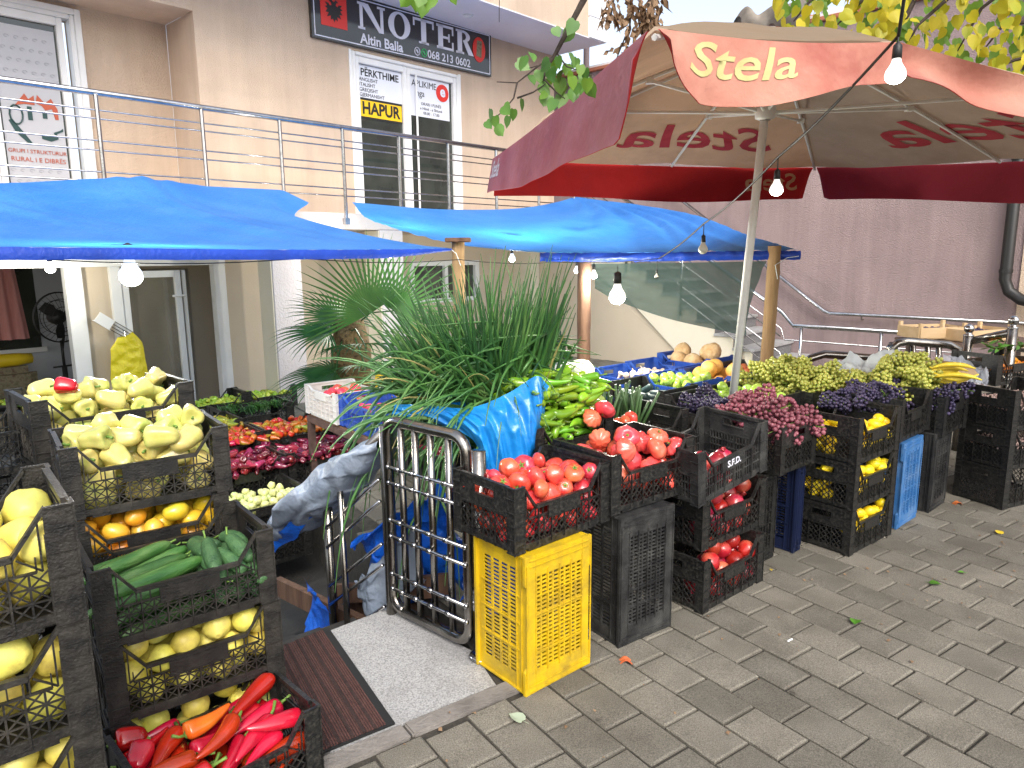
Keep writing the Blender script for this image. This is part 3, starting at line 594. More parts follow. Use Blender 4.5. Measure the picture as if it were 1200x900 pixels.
# ---- things seen beyond the roof line
fb = thing('far_house', 'grey house with terracotta roof edge behind the yellow leaves', 'house', (0, 0, 0))
b = MB(); p = aty(940, 70, 22); q = aty(1330, 90, 22); b.box(p.x, q.x, 22, 30, 0, aty(1000, 28, 22).z); b.build('wall', 'far_wall', fb)
b = MB(); b.box(p.x - .4, q.x + .3, 21.6, 30.3, aty(1000, 27, 22).z, aty(1000, 22, 22).z); b.build('roof', 'terracotta', fb)
b = MB(); b.box(p.x + .5, q.x, 21.9, 22.1, aty(1000, 21, 22).z, aty(1000, 10, 22).z);  b.build('parapet', 'far_pale', fb)
b = MB(); b.box(p.x + 5.5, q.x - 1, 21.85, 21.99, aty(1100, 60, 22).z, aty(1100, 36, 22).z); b.build('window_band', 'far_pale', fb)
fh = MB(); p = aty(690, 100, 30); fh.box(p.x, aty(760, 100, 30).x, 30, 34, 0, aty(700, 82, 30).z); fh.add([V((p.x - .5, 29.6, aty(700, 84, 30).z)), V((p.x + 3, 29.6, aty(700, 84, 30).z)), V((p.x + 1.2, 31, aty(700, 78, 30).z))], [(0, 1, 2)])
tag(fh.build('house', 'terracotta'), 'distant pinkish roof just visible beside the umbrella edge', 'house')
# rolled canvas on a frame above the umbrella
rc = thing('rolled_awning', 'old grey canvas awning rolled up on a frame behind the umbrella', 'awning', (0, 0, 0))
def rolled(u, v):
    a = v * 2 * PI; p = aty(862, 34, 10.9).lerp(aty(945, 14, 10.0), u); rr_ = .20 + .10 * noise.noise(V((u * 5, v * 3, 0))) + .04 * math.sin(u * 9)
    return p + V((0, math.cos(a) * rr_, math.sin(a) * rr_ * .8 + .03 * math.sin(u * 14)))
b = MB(); b.grid(rolled, 30, 16); b.build('canvas', 'old_canvas', rc, smooth=True)
b = MB(); b.tube([aty(880, 40, 10.6), aty(880, 24, 10.6)], .05, 8); b.tube([aty(932, 44, 10.2), aty(932, 20, 10.2)], .05, 8); b.tube([aty(862, 32, 10.8), aty(950, 26, 10.0)], .03, 6); b.build('frame', 'brown_iron', rc)
# ------------------------------------------------------------------ crates
CL, CW_, CHH = .51, .35, .25
def fL(y, sgn): return lambda u, z, t: V((u, y + sgn * t, z))           # long sides
def fS(x, sgn): return lambda u, z, t: V((x + sgn * t, u, z))           # short ends
def lattice(m, u0, u1, z0, z1, fn, style, t0=.002, t1=.007):
    n = max(1, round((u1 - u0) / .034)); c = (u1 - u0) / n; k = max(1, round((z1 - z0) / .036)); cz = (z1 - z0) / k
    if style == 'bars':
        n = round((u1 - u0) / .017); c = (u1 - u0) / n
        for i in range(n + 1): m.bar((u0 + i * c, z0), (u0 + i * c, z1), .0055, fn, t0, t1)
        for j in range(1, k): m.bar((u0, z0 + j * cz), (u1, z0 + j * cz), .005, fn, t0 - .001, t1 + .002)
        return
    for i in range(n + 1):
        if style == 'grid' or i % 3 == 0: m.bar((u0 + i * c, z0), (u0 + i * c, z1), .0042, fn, t0, t1)
    if style == 'grid':
        for j in range(1, k): m.bar((u0, z0 + j * cz), (u1, z0 + j * cz), .0035, fn, t0 + .0004, t1 - .0006)
        for i in range(n):
            for j in range(k):
                a, b, p, q = u0 + i * c, u0 + (i + 1) * c, z0 + j * cz, z0 + (j + 1) * cz
                m.bar((a, p), (b, q), .0032, fn, t0 + .0008, t1 - .001); m.bar((a, q), (b, p), .0032, fn, t0 + .001, t1 - .0012)
    else:
        h = z1 - z0; s = -h
        while s < (u1 - u0):                                       # two sets of slanting bars clipped to the panel
            for sg_ in (0, 1):
                a, b = s, s + h; za, zb_ = (z0, z1) if sg_ == 0 else (z1, z0)
                def cut(x):
                    f = (x - a) / (b - a); return za + (zb_ - za) * f
                xa, xb = max(a, 0), min(b, u1 - u0)
                if xb - xa > .004: m.bar((u0 + xa, cut(xa)), (u0 + xb, cut(xb)), .004, fn, t0 + .0006 * (1 + sg_), t1 - .0006 * (1 + sg_))
            s += .030
def crate_meshes(key, matn, style, L=CL, W=CW_, H=CHH, dip=.085, cw=.052):
    P = {}; low = H - dip
    m = MB(); m.box(.012, L - .012, .012, W - .012, .008, .014)
    for i in range(9): m.box(.02 + i * (L - .04) / 8 - .003, .02 + i * (L - .04) / 8 + .003, .012, W - .012, .0, .0078)
    for i in range(7): m.box(.012, L - .012, .02 + i * (W - .04) / 6 - .003, .02 + i * (W - .04) / 6 + .003, .001, .0076)
    P['base'] = m.mesh(key + '_base', matn)
    for nm, y, sg_ in (('a', .004, 1), ('b', W - .004, -1)):
        fn = fL(y, sg_); m = MB()
        m.rect(cw, L - cw, .010, .030, fn, 0, .009); m.rect(cw + .02, L - cw - .02, -.001, .0095, fn, .002, .006)
        zt_ = low - .013
        m.rect(cw + .055, L - cw - .055, zt_, low, fn, -.002, .012)
        for a, b in ((cw - .004, cw + .058), (L - cw + .004, L - cw - .058)): m.prism([(a, H - .012), (a, H), (b, low), (b, low - .0135)], fn, -.002, .012)
        lattice(m, cw, L - cw, .030, zt_ - .03 if style != 'bars' else zt_, fn, style)
        if style != 'bars': m.rect(cw + .02, L - cw - .02, zt_ - .032, zt_ - .028, fn, -.001, .008)
        nv = 6
        for i in range(nv + 1):
            u = cw + (L - 2 * cw) * i / nv
            m.rect(u - .0018, u + .0018, .011, low - .014 if 0 < i < nv else low + .03, fn, -.004, .002)
        if style != 'bars':
            for i in range(11):
                u = cw + .02 + (L - 2 * cw - .04) * i / 10; m.bar((u, zt_ - .03), (u, zt_), .003, fn, .001, .007)
        for a, b in ((cw + .01, cw + .05), (L - cw - .01, L - cw - .05)):
            m.bar((a, zt_ - .03), (a, H - .03), .0035, fn, .001, .006); m.bar((a, zt_ - .03), (b, zt_ + .002), .0035, fn, .001, .006)
        m.rect(L / 2 - .085, L / 2 + .085, low - .058, low - .0135, fn, -.0035, .005)
        m.rect(L / 2 - .089, L / 2 + .089, low - .062, low - .0585, fn, -.005, .005)
        P['side_panel' + nm] = m.mesh(key + '_side' + nm, matn)
    for nm, x, sg_ in (('a', .004, 1), ('b', L - .004, -1)):
        fn = fS(x, sg_); m = MB(); e = cw * .8
        m.rect(e, W - e, .010, .030, fn, 0, .009); m.rect(e, W - e, H - .014, H, fn, -.003, .012)
        lattice(m, e, W - e, .030, .135, fn, style)
        c = W / 2
        m.rect(e, W - e, .135, .142, fn, -.003, .008)
        m.rect(e, W - e, .1425, H - .066, fn, .001, .005); m.rect(e, c - .055, H - .066, H - .034, fn, .001, .005); m.rect(c + .055, W - e, H - .066, H - .034, fn, .001, .005); m.rect(e, W - e, H - .034, H - .0145, fn, .001, .005)
        m.rect(c - .058, c + .058, H - .070, H - .066, fn, -.002, .010); m.rect(c - .058, c + .058, H - .034, H - .030, fn, -.002, .010)
        for i in range(5):
            u = e + (W - 2 * e) * i / 4; m.rect(u - .0018, u + .0018, .011, .134, fn, -.004, .0005)
        P['end_panel' + nm] = m.mesh(key + '_end' + nm, matn)
    for nm, x, y, sx_, sy_ in (('a', 0, 0, 1, 1), ('b', L, 0, -1, 1), ('c', L, W, -1, -1), ('d', 0, W, 1, -1)):
        m = MB(); B_ = lambda a, b, c, d, e, f: m.box(min(x + sx_ * a, x + sx_ * b), max(x + sx_ * a, x + sx_ * b), min(y + sy_ * c, y + sy_ * d), max(y + sy_ * c, y + sy_ * d), e, f)
        B_(0.001, cw, .001, .005, 0, H - .004); B_(.001, .005, .0052, cw * .8, 0, H - .004)
        for z in (.003, .055, .105, .155, .205, H - .004): B_(-.003, cw, -.003, .0068, z, z + .0035); B_(-.003, .0069, .007, cw * .8, z, z + .0035)
        B_(-.002, .002, -.002, .002, .0, H)
        P['corner_post' + nm] = m.mesh(key + '_corner' + nm, matn)
    return P
CS = {}
def crate_style(k, *a, **kw):
    if k not in CS: CS[k] = crate_meshes(k, *a, **kw)
    return CS[k]
crate_style('dusty', 'dusty_plastic', 'grid'); crate_style('black', 'black_plastic', 'diamond'); crate_style('plain', 'worn_plastic', 'bars')
crate_style('blue', 'blue_plastic', 'bars', dip=.05); crate_style('white', 'white_plastic', 'bars', dip=.03); crate_style('yellowc', 'yellow_plastic', 'bars', dip=.03); crate_style('greenc', 'green_plastic', 'bars', dip=.05)
CRATES = {}
def crate(key, style, x, y, z, yaw, label, group=None, s=(1, 1, 1), tilt=(0, 0)):
    r = thing('crate', label, 'crate', (x, y, z), yaw, group, rx=tilt[0], ry=tilt[1]); r.scale = s
    for nm, me in CS[style].items():
        o = bpy.data.objects.new(nm[:-1] if nm != 'base' else nm, me); col.objects.link(o); o.parent = r
    M = Matrix.LocRotScale(V((x, y, z)), Euler((tilt[0], tilt[1], yaw)), V((1, 1, 1)))
    CRATES[key] = (M, s); return r
# ------------------------------------------------------------------ produce meshes
def lump(prof, seg=14, ribs=(0, 0), bend=0, nz=.03, nsc=12, seed=0, n=12, ribtop=False):
    """revolved body: prof = control (z, r) pairs, softened, ribbed and bent"""
    zs = [min(p[0] for p in prof), max(p[0] for p in prof)]; out = MB(); C = [V((p[1], p[0], 0)) for p in prof]; m_ = len(C) - 1
    C = [V((-C[1].x, C[1].y, 0)) if prof[0][1] < .0045 else C[0] * 2 - C[1]] + C + [V((-C[-2].x, C[-2].y, 0)) if prof[-1][1] < .0015 else C[-1] * 2 - C[-2]]
    T = []; per = max(2, round(n * 1.4 / m_))
    for k in range(m_):
        a, b, c, d = C[k:k + 4]
        for q in range(per + (k == m_ - 1)):
            t = q / per; v = .5 * ((2 * b) + (c - a) * t + (2 * a - 5 * b + 4 * c - d) * t * t + (3 * b - a - 3 * c + d) * t ** 3); T.append((v.y, max(v.x, .0003)))
    vs = []; fs = []; off = V((seed * 3.1, seed * 1.7, seed * .9)); Lz = zs[-1] - zs[0]
    for z, r in T:
        for k in range(seg):
            a = 2 * PI * k / seg; rr_ = r * (1 - ribs[1] * (.5 + .5 * math.cos(ribs[0] * a + seed)) ** 2.5) if ribs[0] else r
            p = V((rr_ * math.cos(a), rr_ * math.sin(a), z)); p += p * nz * 3 * noise.noise(p * nsc + off)
            u = (z - zs[0]) / Lz - .5; p.x += bend * (u * u) ; vs.append(p)
    m = len(T)
    for i in range(m - 1):
        for k in range(seg): k2 = (k + 1) % seg; fs.append((i * seg + k, i * seg + k2, (i + 1) * seg + k2, (i + 1) * seg + k))
    fs.append(tuple(range(seg - 1, -1, -1))); fs.append(tuple(range((m - 1) * seg, m * seg)))
    out.add(vs, fs); return out
def stemmesh(z, l, r, bend=.01, mat_='stem_green', cap=0):
    m = MB(); 
    if cap: m.rev([(0, z + .002), (cap * .7, z - .001), (cap, z - cap * .35), (cap * .8, z - cap * .2), (.001, z + .004)], 8)
    m.tube([(0, 0, z - .003), (bend * .3, 0, z + l * .5), (bend, 0, z + l)], [r * 1.3, r, r * 1.2], 6); return m.mesh('stem', mat_, smooth=True)
def calyx(z, r):
    m = MB(); vs = [V((0, 0, z + .001))]; n = 10
    for k in range(n): rr_ = r if k % 2 == 0 else r * .3; a = 2 * PI * k / n; vs.append(V((rr_ * math.cos(a), rr_ * math.sin(a), z + (.002 if k % 2 else .001 + r * .15))))
    m.add(vs, [(0, 1 + k, 1 + (k + 1) % n) for k in range(n)]); m.tube([(0, 0, z - .002), (.002, .001, z + .012)], .0025, 5); return m.mesh('calyx', 'stem_green', smooth=False)
IT = {}
def item(key, name, cat, matn, builders, spheres, stem=None, orient='any', smooth=True):
    IT[key] = dict(name=name, cat=cat, meshes=[b.mesh(key, matn, smooth=smooth) for b in builders], sph=np.array(spheres, float), stem=stem, orient=orient)
def rnd_sph(r): return [[0, 0, 0, r]]
item('pale', 'bell_pepper', 'pepper', 'pale_pepper', [lump([(-.064, 0), (-.050, .028), (.0, .039), (.034, .045), (.048, .033), (.041, .006)], 20, (3 + i % 2, .20), .025, .05, 12, i, n=16) for i in range(4)], [[0, 0, -.035, .028], [0, 0, 0, .035], [0, 0, .025, .039]], stemmesh(.036, .026, .0045), 'lie')
item('redbell', 'bell_pepper', 'pepper', 'red_pepper', [lump([(-.045, 0), (-.035, .025), (.0, .034), (.028, .036), (.038, .026), (.034, .006)], 18, (4, .16), .01, .04, 14, 9, n=16)], [[0, 0, 0, .033], [0, 0, .02, .032]], stemmesh(.034, .024, .005), 'lie')
item('longred', 'long_pepper', 'pepper', 'red_pepper', [lump([(-.10, 0), (-.085, .008), (-.03, .019), (.03, .026), (.052, .023), (.060, .008), (.058, .004)], 14, (3, .14), .05 * (1 if i % 2 else -.6), .05, 16, i, n=18) for i in range(4)], [[.012, 0, -.075, .010], [.003, 0, -.04, .017], [0, 0, 0, .022], [.004, 0, .035, .024]], stemmesh(.058, .035, .004, .02, cap=.013), 'lie')
item('longorange', 'long_pepper', 'pepper', 'orange_pepper', [lump([(-.10, 0), (-.085, .010), (-.03, .022), (.03, .030), (.052, .026), (.060, .008), (.058, .004)], 16, (3, .14), .04, .05, 16, 3, n=18)], [[.012, 0, -.075, .010], [.003, 0, -.04, .019], [0, 0, 0, .025], [.004, 0, .035, .027]], stemmesh(.058, .035, .004, .02, cap=.013), 'lie')
item('longgreen', 'long_pepper', 'pepper', 'green_pepper', [lump([(-.085, 0), (-.07, .007), (-.02, .014), (.03, .019), (.05, .015), (.056, .003)], 12, (3, .15), .06 * (1 if i % 2 else -.8), .06, 18, i, n=16) for i in range(4)], [[.012, 0, -.06, .009], [0, 0, -.02, .013], [0, 0, .025, .017]], stemmesh(.053, .03, .0032, .015, cap=.009), 'lie')
item('cuke', 'cucumber', 'cucumber', 'cucumber', [lump([(-.15, 0), (-.142, .014), (-.09, .021), (.08, .022), (.13, .017), (.15, .006)], 14, (7, .05), .03 * (i - .5), .015, 30, i, n=20) for i in range(2)], [[.01, 0, z, .0195] for z in (-.12, -.075, -.03, .015, .06, .105)], stemmesh(.149, .02, .003, .006), 'lie')
item('pickle', 'pickling_cucumber', 'cucumber', 'pickle', [lump([(-.075, 0), (-.068, .018), (-.01, .026), (.045, .022), (.068, .012), (.075, .003)], 14, (6, .06), .02, .03, 30, i, n=16) for i in range(2)], [[0, 0, -.04, .022], [0, 0, 0, .024], [0, 0, .04, .02]], stemmesh(.073, .025, .003, .02), 'lie')
item('quince', 'quince', 'fruit', 'quince', [lump([(-.042, .004), (-.040, .014), (-.01, .043), (.018, .040), (.040, .020), (.044, .004)], 18, (5, .06), 0, .035, 10, i) for i in range(3)], [[0, 0, 0, .040]], None)
item('bigquince', 'quince', 'fruit', 'quince', [lump([(-.060, .004), (-.055, .022), (-.01, .056), (.025, .048), (.055, .024), (.060, .005)], 20, (5, .08), .01, .04, 8, i) for i in range(3)], [[0, 0, -.01, .053], [0, 0, .02, .045]], None)
item('mango', 'golden_fruit', 'fruit', 'mango', [lump([(-.046, .0), (-.036, .022), (.0, .034), (.03, .026), (.044, .006), (.046, 0)], 18, (0, 0), .02, .03, 10, i) for i in range(2)], [[0, 0, -.012, .030], [0, 0, .014, .029]], None)
item('tom', 'tomato', 'tomato', 'tomato', [lump([(-.030, .003), (-.027, .016), (-.002, .039), (.020, .031), (.0275, .014), (.023, .002)], 24, (5 + i, .05), 0, .03, 12, i, n=14) for i in range(3)], [[0, 0, -.002, .034]], calyx(.026, .017))
item('beef', 'beef_tomato', 'tomato', 'beef_tomato', [lump([(-.036, .004), (-.032, .024), (0, .053), (.024, .042), (.033, .020), (.022, .003)], 36, (6 + i, .11), 0, .09, 11, i, n=16) for i in range(4)], [[.012, 0, -.001, .040], [-.012, 0, -.001, .040], [0, .01, -.001, .040]], calyx(.026, .014))
item('greentom', 'ripening_tomato', 'tomato', 'green_tomato', [lump([(-.032, .003), (-.028, .02), (-.002, .042), (.020, .034), (.029, .014), (.022, .002)], 28, (7, .10), 0, .04, 12, 5, n=14)], [[0, 0, 0, .037]], calyx(.026, .014))
def pomeg(i):
    m = lump([(-.044, .004), (-.04, .02), (-.005, .047), (.025, .038), (.040, .012), (.042, .008)], 18, (6, .05), 0, .03, 10, i); return m
crown = MB()
crown.rev([(.007, .038), (.009, .045), (.012, .056), (.0095, .055), (.007, .046), (.001, .044)], 10)
item('pom', 'pomegranate', 'fruit', 'pomegranate', [pomeg(i) for i in range(3)], [[0, 0, 0, .043]], crown.mesh('crown', 'pomegranate', smooth=True))
item('lemon', 'lemon', 'lemon', 'lemon', [lump([(-.042, 0), (-.036, .007), (-.026, .021), (0, .030), (.026, .021), (.037, .007), (.042, 0)], 16, (0, 0), 0, .03, 12, i, n=14) for i in range(2)], [[0, 0, -.012, .026], [0, 0, .012, .026]], None, 'lie')
item('apple', 'green_apple', 'apple', 'apple_green', [lump([(-.029, .002), (-.032, .015), (-.004, .036), (.018, .032), (.028, .015), (.020, .002)], 16, (5, .05), 0, .02, 12, i) for i in range(2)], [[0, 0, 0, .034]], stemmesh(.019, .02, .0014, .003, 'dry_stem'))
item('canta', 'cantaloupe', 'melon', 'cantaloupe', [lump([(-.07, .003), (-.06, .04), (0, .080), (.05, .055), (.07, .02), (.072, 0)], 24, (9, .05), 0, .03, 8, i) for i in range(2)], [[0, 0, 0, .074]], None)
item('melon', 'yellow_melon', 'melon', 'melon_orange', [lump([(-.06, .003), (-.052, .03), (0, .063), (.045, .045), (.06, .01), (.06, 0)], 20, (8, .04), 0, .02, 8, i) for i in range(2)], [[0, 0, 0, .060]], None)
item('orange', 'orange', 'orange', 'orange', [lump([(-.034, 0), (-.03, .014), (0, .037), (.03, .014), (.034, 0)], 16, (0, 0), 0, .02, 12, 1)], [[0, 0, 0, .035]], None)
item('peach', 'peach', 'peach', 'peach', [lump([(-.030, 0), (-.026, .014), (0, .033), (.026, .016), (.026, 0)], 16, (1, .05), 0, .02, 12, 1)], [[0, 0, 0, .031]], None)
item('garlic', 'garlic_bulb', 'garlic', 'garlic', [lump([(-.018, .006), (-.016, .018), (-.002, .026), (.014, .013), (.028, .005), (.045, .004)], 14, (7, .12), .01, .02, 12, 1)], [[0, 0, 0, .024]], None)
item('fig', 'fig', 'fig', 'fig', [lump([(-.022, .0), (-.016, .016), (0, .021), (.018, .010), (.028, .003)], 10, (0, 0), 0, .03, 12, 1)], [[0, 0, 0, .020]], None)
item('zuc', 'zucchini', 'zucchini', 'zucchini', [lump([(-.10, 0), (-.09, .020), (0, .026), (.08, .020), (.10, .008), (.105, .008)], 14, (6, .05), .02, .02, 12, 1, n=14)], [[0, 0, z, .023] for z in (-.07, -.025, .02, .065)], None, 'lie')
item('plum', 'plum', 'plum', 'grape_black', [lump([(-.018, 0), (-.012, .012), (0, .016), (.012, .012), (.018, 0)], 10, (0, 0), 0, .03, 12, 1)], [[0, 0, 0, .015]], None)
item('chili', 'chili_pepper', 'pepper', 'chili_mix', [lump([(-.040, 0), (-.03, .008), (.0, .017), (.02, .019), (.028, .012), (.026, .003)], 10, (4, .18), .03, .06, 25, i) for i in range(3)], [[0, 0, -.015, .012], [0, 0, .01, .017]], None, 'lie')
item('goldchili', 'chili_pepper', 'pepper', 'chili_gold', [lump([(-.040, 0), (-.03, .008), (.0, .016), (.02, .018), (.028, .012), (.026, .003)], 10, (4, .18), .03, .06, 25, i) for i in range(3)], [[0, 0, -.015, .012], [0, 0, .01, .017]], None, 'lie')
item('auberg', 'dark_red_pepper', 'pepper', 'aubergine', [lump([(-.045, 0), (-.035, .010), (.0, .019), (.02, .022), (.030, .014), (.026, .003)], 10, (4, .22), .03, .08, 25, i) for i in range(3)], [[0, 0, -.015, .014], [0, 0, .01, .019]], None, 'lie')
item('limep', 'lime_green_pepper', 'pepper', 'lime_pepper', [lump([(-.045, 0), (-.035, .012), (.0, .024), (.02, .026), (.030, .014), (.026, .003)], 12, (4, .22), .03, .06, 18, i) for i in range(3)], [[0, 0, -.012, .016], [0, 0, .008, .023]], None, 'lie')
item('tomat', 'pale_round_pepper', 'pepper', 'pale_tomatillo', [lump([(-.03, .002), (-.026, .014), (.0, .028), (.02, .022), (.026, .008), (.022, .002)], 14, (5, .16), 0, .04, 16, i) for i in range(3)], [[0, 0, 0, .026]], None)
item('radish', 'small_red_fruit', 'fruit', 'radish', [lump([(-.028, 0), (-.02, .014), (0, .024), (.016, .020), (.022, .004)], 12, (0, 0), 0, .04, 16, 1)], [[0, 0, 0, .023]], None)
item('mandarin', 'mandarin', 'orange', 'orange', [lump([(-.022, .002), (-.02, .012), (0, .030), (.018, .02), (.022, .003)], 14, (0, 0), 0, .03, 16, 1)], [[0, 0, 0, .027]], None)
# grape bunches: one mesh of berries each, with its stalk as a part
def bunch(seed, n=74, br=.0115, L=.19, Rm=.062):
    r = random.Random(seed); m = MB(); P = []
    me = bmesh.new(); bmesh.ops.create_icosphere(me, subdivisions=2, radius=1); vv = [v.co.copy() for v in me.verts]; ff = [tuple(v.index for v in f.verts) for f in me.faces]; me.free()
    t = 0
    while len(P) < n and t < 6000:
        t += 1; u = r.random(); rad = Rm * (1 - .65 * u) * (.55 + .45 * r.random() ** .5); a = r.uniform(0, 2 * PI)
        p = V((rad * math.cos(a), rad * math.sin(a) * .8, L * (.5 - u)))
        if all((p - q).length > br * 1.75 for q in P): P.append(p)
    for p in P:
        s = br * r.uniform(.85, 1.12); m.add([p + v * s for v in vv], ff)
    return m
gs = MB(); gs.tube([(0, 0, .12), (.004, 0, .05), (0, .003, -.06)], .0025, 5)
for k in range(9): a = k * 2.4; z = .08 - k * .018; gs.tube([(0, 0, z), (.03 * math.cos(a), .03 * math.sin(a), z - .01)], .0013, 4)
gstem = gs.mesh('stem', 'stem_green')
for k, mname in (('ggreen', 'grape_green'), ('gred', 'grape_red'), ('gblack', 'grape_black')):
    item(k, 'grape_bunch', 'grapes', mname, [bunch(i * 7 + len(k), br=.0125 if k != 'gblack' else .0105, n=74 if k != 'gblack' else 90) for i in range(3)], [[0, 0, .05, .048], [0, 0, 0, .045], [0, 0, -.05, .030]], gstem, 'lie')
# ------------------------------------------------------------------ filling
def fill(ck, key, n, label, group, z0=.016, zmax=None, region=None, heap=0.0, orient=None, yawm=None, yaws=.5, inset=.008, tries=26, limit=None, seed=None, scale=(1, 1), keep=None, M=None, stems=True, pitch=.25):
    """drop n items one by one into the crate, each to the lowest resting place among its candidates"""
    if M is None: M, s = CRATES[ck]
    else: s = (1, 1, 1)
    L, W = CL * s[0], CW_ * s[1]; H = CHH * s[2]
    u0, u1, v0, v1 = region or (0, L, 0, W); it = IT[key]; g = np.random.default_rng(seed or abs(hash_(ck + key)) % 99999)
    E = keep if keep is not None else []
    zmax = zmax or H - .02; out = []; fails = 0; mode = orient or it['orient']
    for _ in range(n):
        best = None; Ea = np.array(E) if E else np.zeros((0, 4)); sc1 = g.uniform(*scale) if scale != (1, 1) else 1
        for t in range(tries):
            if mode == 'lie':
                yaw = g.uniform(0, 2 * PI) if yawm is None else yawm + g.normal(0, yaws) * .5 + (PI if g.random() < .15 else 0)
                q = Quaternion((0, 0, 1), yaw) @ Quaternion((0, 1, 0), PI / 2 + g.normal(0, pitch)) @ Quaternion((0, 0, 1), g.uniform(0, 6.28))
            elif mode == 'up': q = Quaternion((0, 0, 1), g.uniform(0, 6.28)) @ Quaternion((0, 1, 0), g.normal(0, .35))
            elif mode == 'stand': q = Quaternion((0, 0, 1), yawm + g.normal(0, .2)) @ Quaternion((0, 1, 0), .35 + g.normal(0, .08))
            else: q = Quaternion((g.normal(), g.normal(), g.normal(), g.normal())).normalized()
            Rm = np.array(q.to_matrix()); S = it['sph'] * sc1; C = S[:, :3] @ Rm.T; r = S[:, 3]
            lo = (C[:, :2] - r[:, None]).min(0); hi = (C[:, :2] + r[:, None]).max(0)
            ax0, ax1, ay0, ay1 = u0 + inset - lo[0], u1 - inset - hi[0], v0 + inset - lo[1], v1 - inset - hi[1]
            if ax1 < ax0 or ay1 < ay0: continue
            x = g.uniform(ax0, ax1); y = g.uniform(ay0, ay1); z = (z0 + r - C[:, 2]).max()
            if len(Ea):
                dx = (C[:, 0] + x)[:, None] - Ea[None, :, 0]; dy = (C[:, 1] + y)[:, None] - Ea[None, :, 1]
                rs_ = (r[:, None] + Ea[None, :, 3]) * .97; d2 = rs_ ** 2 - dx ** 2 - dy ** 2
                zz = np.where(d2 > 0, Ea[None, :, 2] + np.sqrt(np.maximum(d2, 0)) - C[:, 2][:, None], -9).max(); z = max(z, zz)
            cu = (x - (u0 + u1) / 2) / ((u1 - u0) / 2); cv = (y - (v0 + v1) / 2) / ((v1 - v0) / 2)
            lim = zmax + heap * (1 - .5 * (cu * cu + cv * cv))
            if limit: lim = limit(x, y)
            if z + C[:, 2].max() > lim: continue
            if best is None or z < best[0]: best = (z, x, y, q, C + np.array([x, y, z]), r)
        if best is None:
            fails += 1
            if fails > 6: break
            continue
        z, x, y, q, C, r = best; E += [(*c, rr_) for c, rr_ in zip(C, r)]
        me = it['meshes'][int(g.integers(len(it['meshes'])))]
        o = bpy.data.objects.new(it['name'], me); col.objects.link(o)
        o.matrix_world = M @ Matrix.LocRotScale(V((x, y, z)), q, V((sc1,) * 3)); tag(o, label, it['cat'], group)
        if it['stem'] and stems: c = bpy.data.objects.new(it['stem'].name.split('.')[0], it['stem']); col.objects.link(c); c.parent = o
        out.append(o)
    return E
def hash_(s):
    h = 7
    for ch in s: h = (h * 31 + ord(ch)) % 1000003
    return h
# ------------------------------------------------------------------ crates and what is in them
# near left: stacks of dusty crates
crate('L6', 'black', -.957, 1.616, 0, .783, 'black crate of shiny long red peppers, lowest and nearest on the paving')
crate('L5b', 'dusty', -1.17, 1.87, 0, .65, 'dusty black crate of quinces at the bottom, half hidden behind the red peppers')
crate('L5', 'dusty', -1.172, 1.868, .247, .65, 'dusty black crate of round yellow quinces under the cucumber crate')
crate('L4', 'dusty', -1.168, 1.850, .494, .675, 'dusty black crate holding cucumbers on top of the quince crates')
crate('L3b', 'dusty', -1.455, 2.215, .247, .65, 'dusty black crate hidden below the golden fruit crate')
crate('L3c', 'dusty', -1.455, 2.215, .0, .65, 'lowest dusty black crate under the golden fruit')
crate('L3', 'dusty', -1.455, 2.215, .494, .65, 'dusty black crate of orange and yellow golden fruit beneath the pale peppers')
crate('L2', 'dusty', -1.462, 2.232, .741, .64, 'dusty black crate heaped with pale yellow peppers above the golden fruit', s=(1.03, 1, 1))
crate('L1', 'dusty', -1.90, 2.76, .765, .80, 'dusty black crate of pale peppers with one red pepper, behind and above', s=(1.25, 1.15, 1.1))
crate('L1b', 'black', -1.90, 2.77, .50, .80, 'black crate under the pale peppers with the red one', s=(1.25, 1.15, 1.05))
crate('L0', 'black', -2.36, 2.66, .70, .80, 'empty black crate at the far left edge behind the pale peppers', s=(1, 1, 1.1))
crate('L0b', 'black', -2.36, 2.66, .45, .80, 'black crate under the empty one at the left edge')
for i, z in enumerate((.145, .39, .635, .88)):
    crate('M%d' % i, 'dusty', -1.253, 1.012, z, .689, ('dusty black crate of quinces cut off by the bottom left corner', 'dusty black crate of big quinces in the lower left corner', 'dusty black crate of quinces, second of the leftmost stack', 'dusty black crate of large pale quinces topping the leftmost stack')[i])
crate('M_', 'dusty', -1.253, 1.012, 0, .689, 'shallow black crate on the ground under the leftmost stack', s=(1, 1, .57))
# middle row
crate('T1', 'black', .005, 2.385, .541, .73, 'black crate of red tomatoes standing on the upright yellow crate')
crate('T2', 'black', .390, 2.715, .562, .66, 'black crate of big ribbed tomatoes on the upright black crate')
crate('P3', 'black', .842, 2.967, 0, .718, 'bottom black crate of pomegranates standing on the paving')
crate('P2', 'black', .856, 3.075, .25, .69, 'middle black crate of pomegranates in its stack', s=(1.03, 1, 1))
crate('P1', 'plain', .795, 2.93, .515, .69, 'worn black barred crate marked SFD tilted on the pomegranate stack', s=(1.04, 1, 1), tilt=(.04, -.12))
crate('GP', 'black', .10, 3.005, .60, .725, 'black crate heaped with long green peppers behind the tomatoes')
crate('T2b', 'black', .54, 3.40, .53, .68, 'half empty black crate with a few tomatoes behind the ribbed tomatoes')
crate('PB', 'black', .55, 3.41, .27, .68, 'black crate stacked under the half empty one')
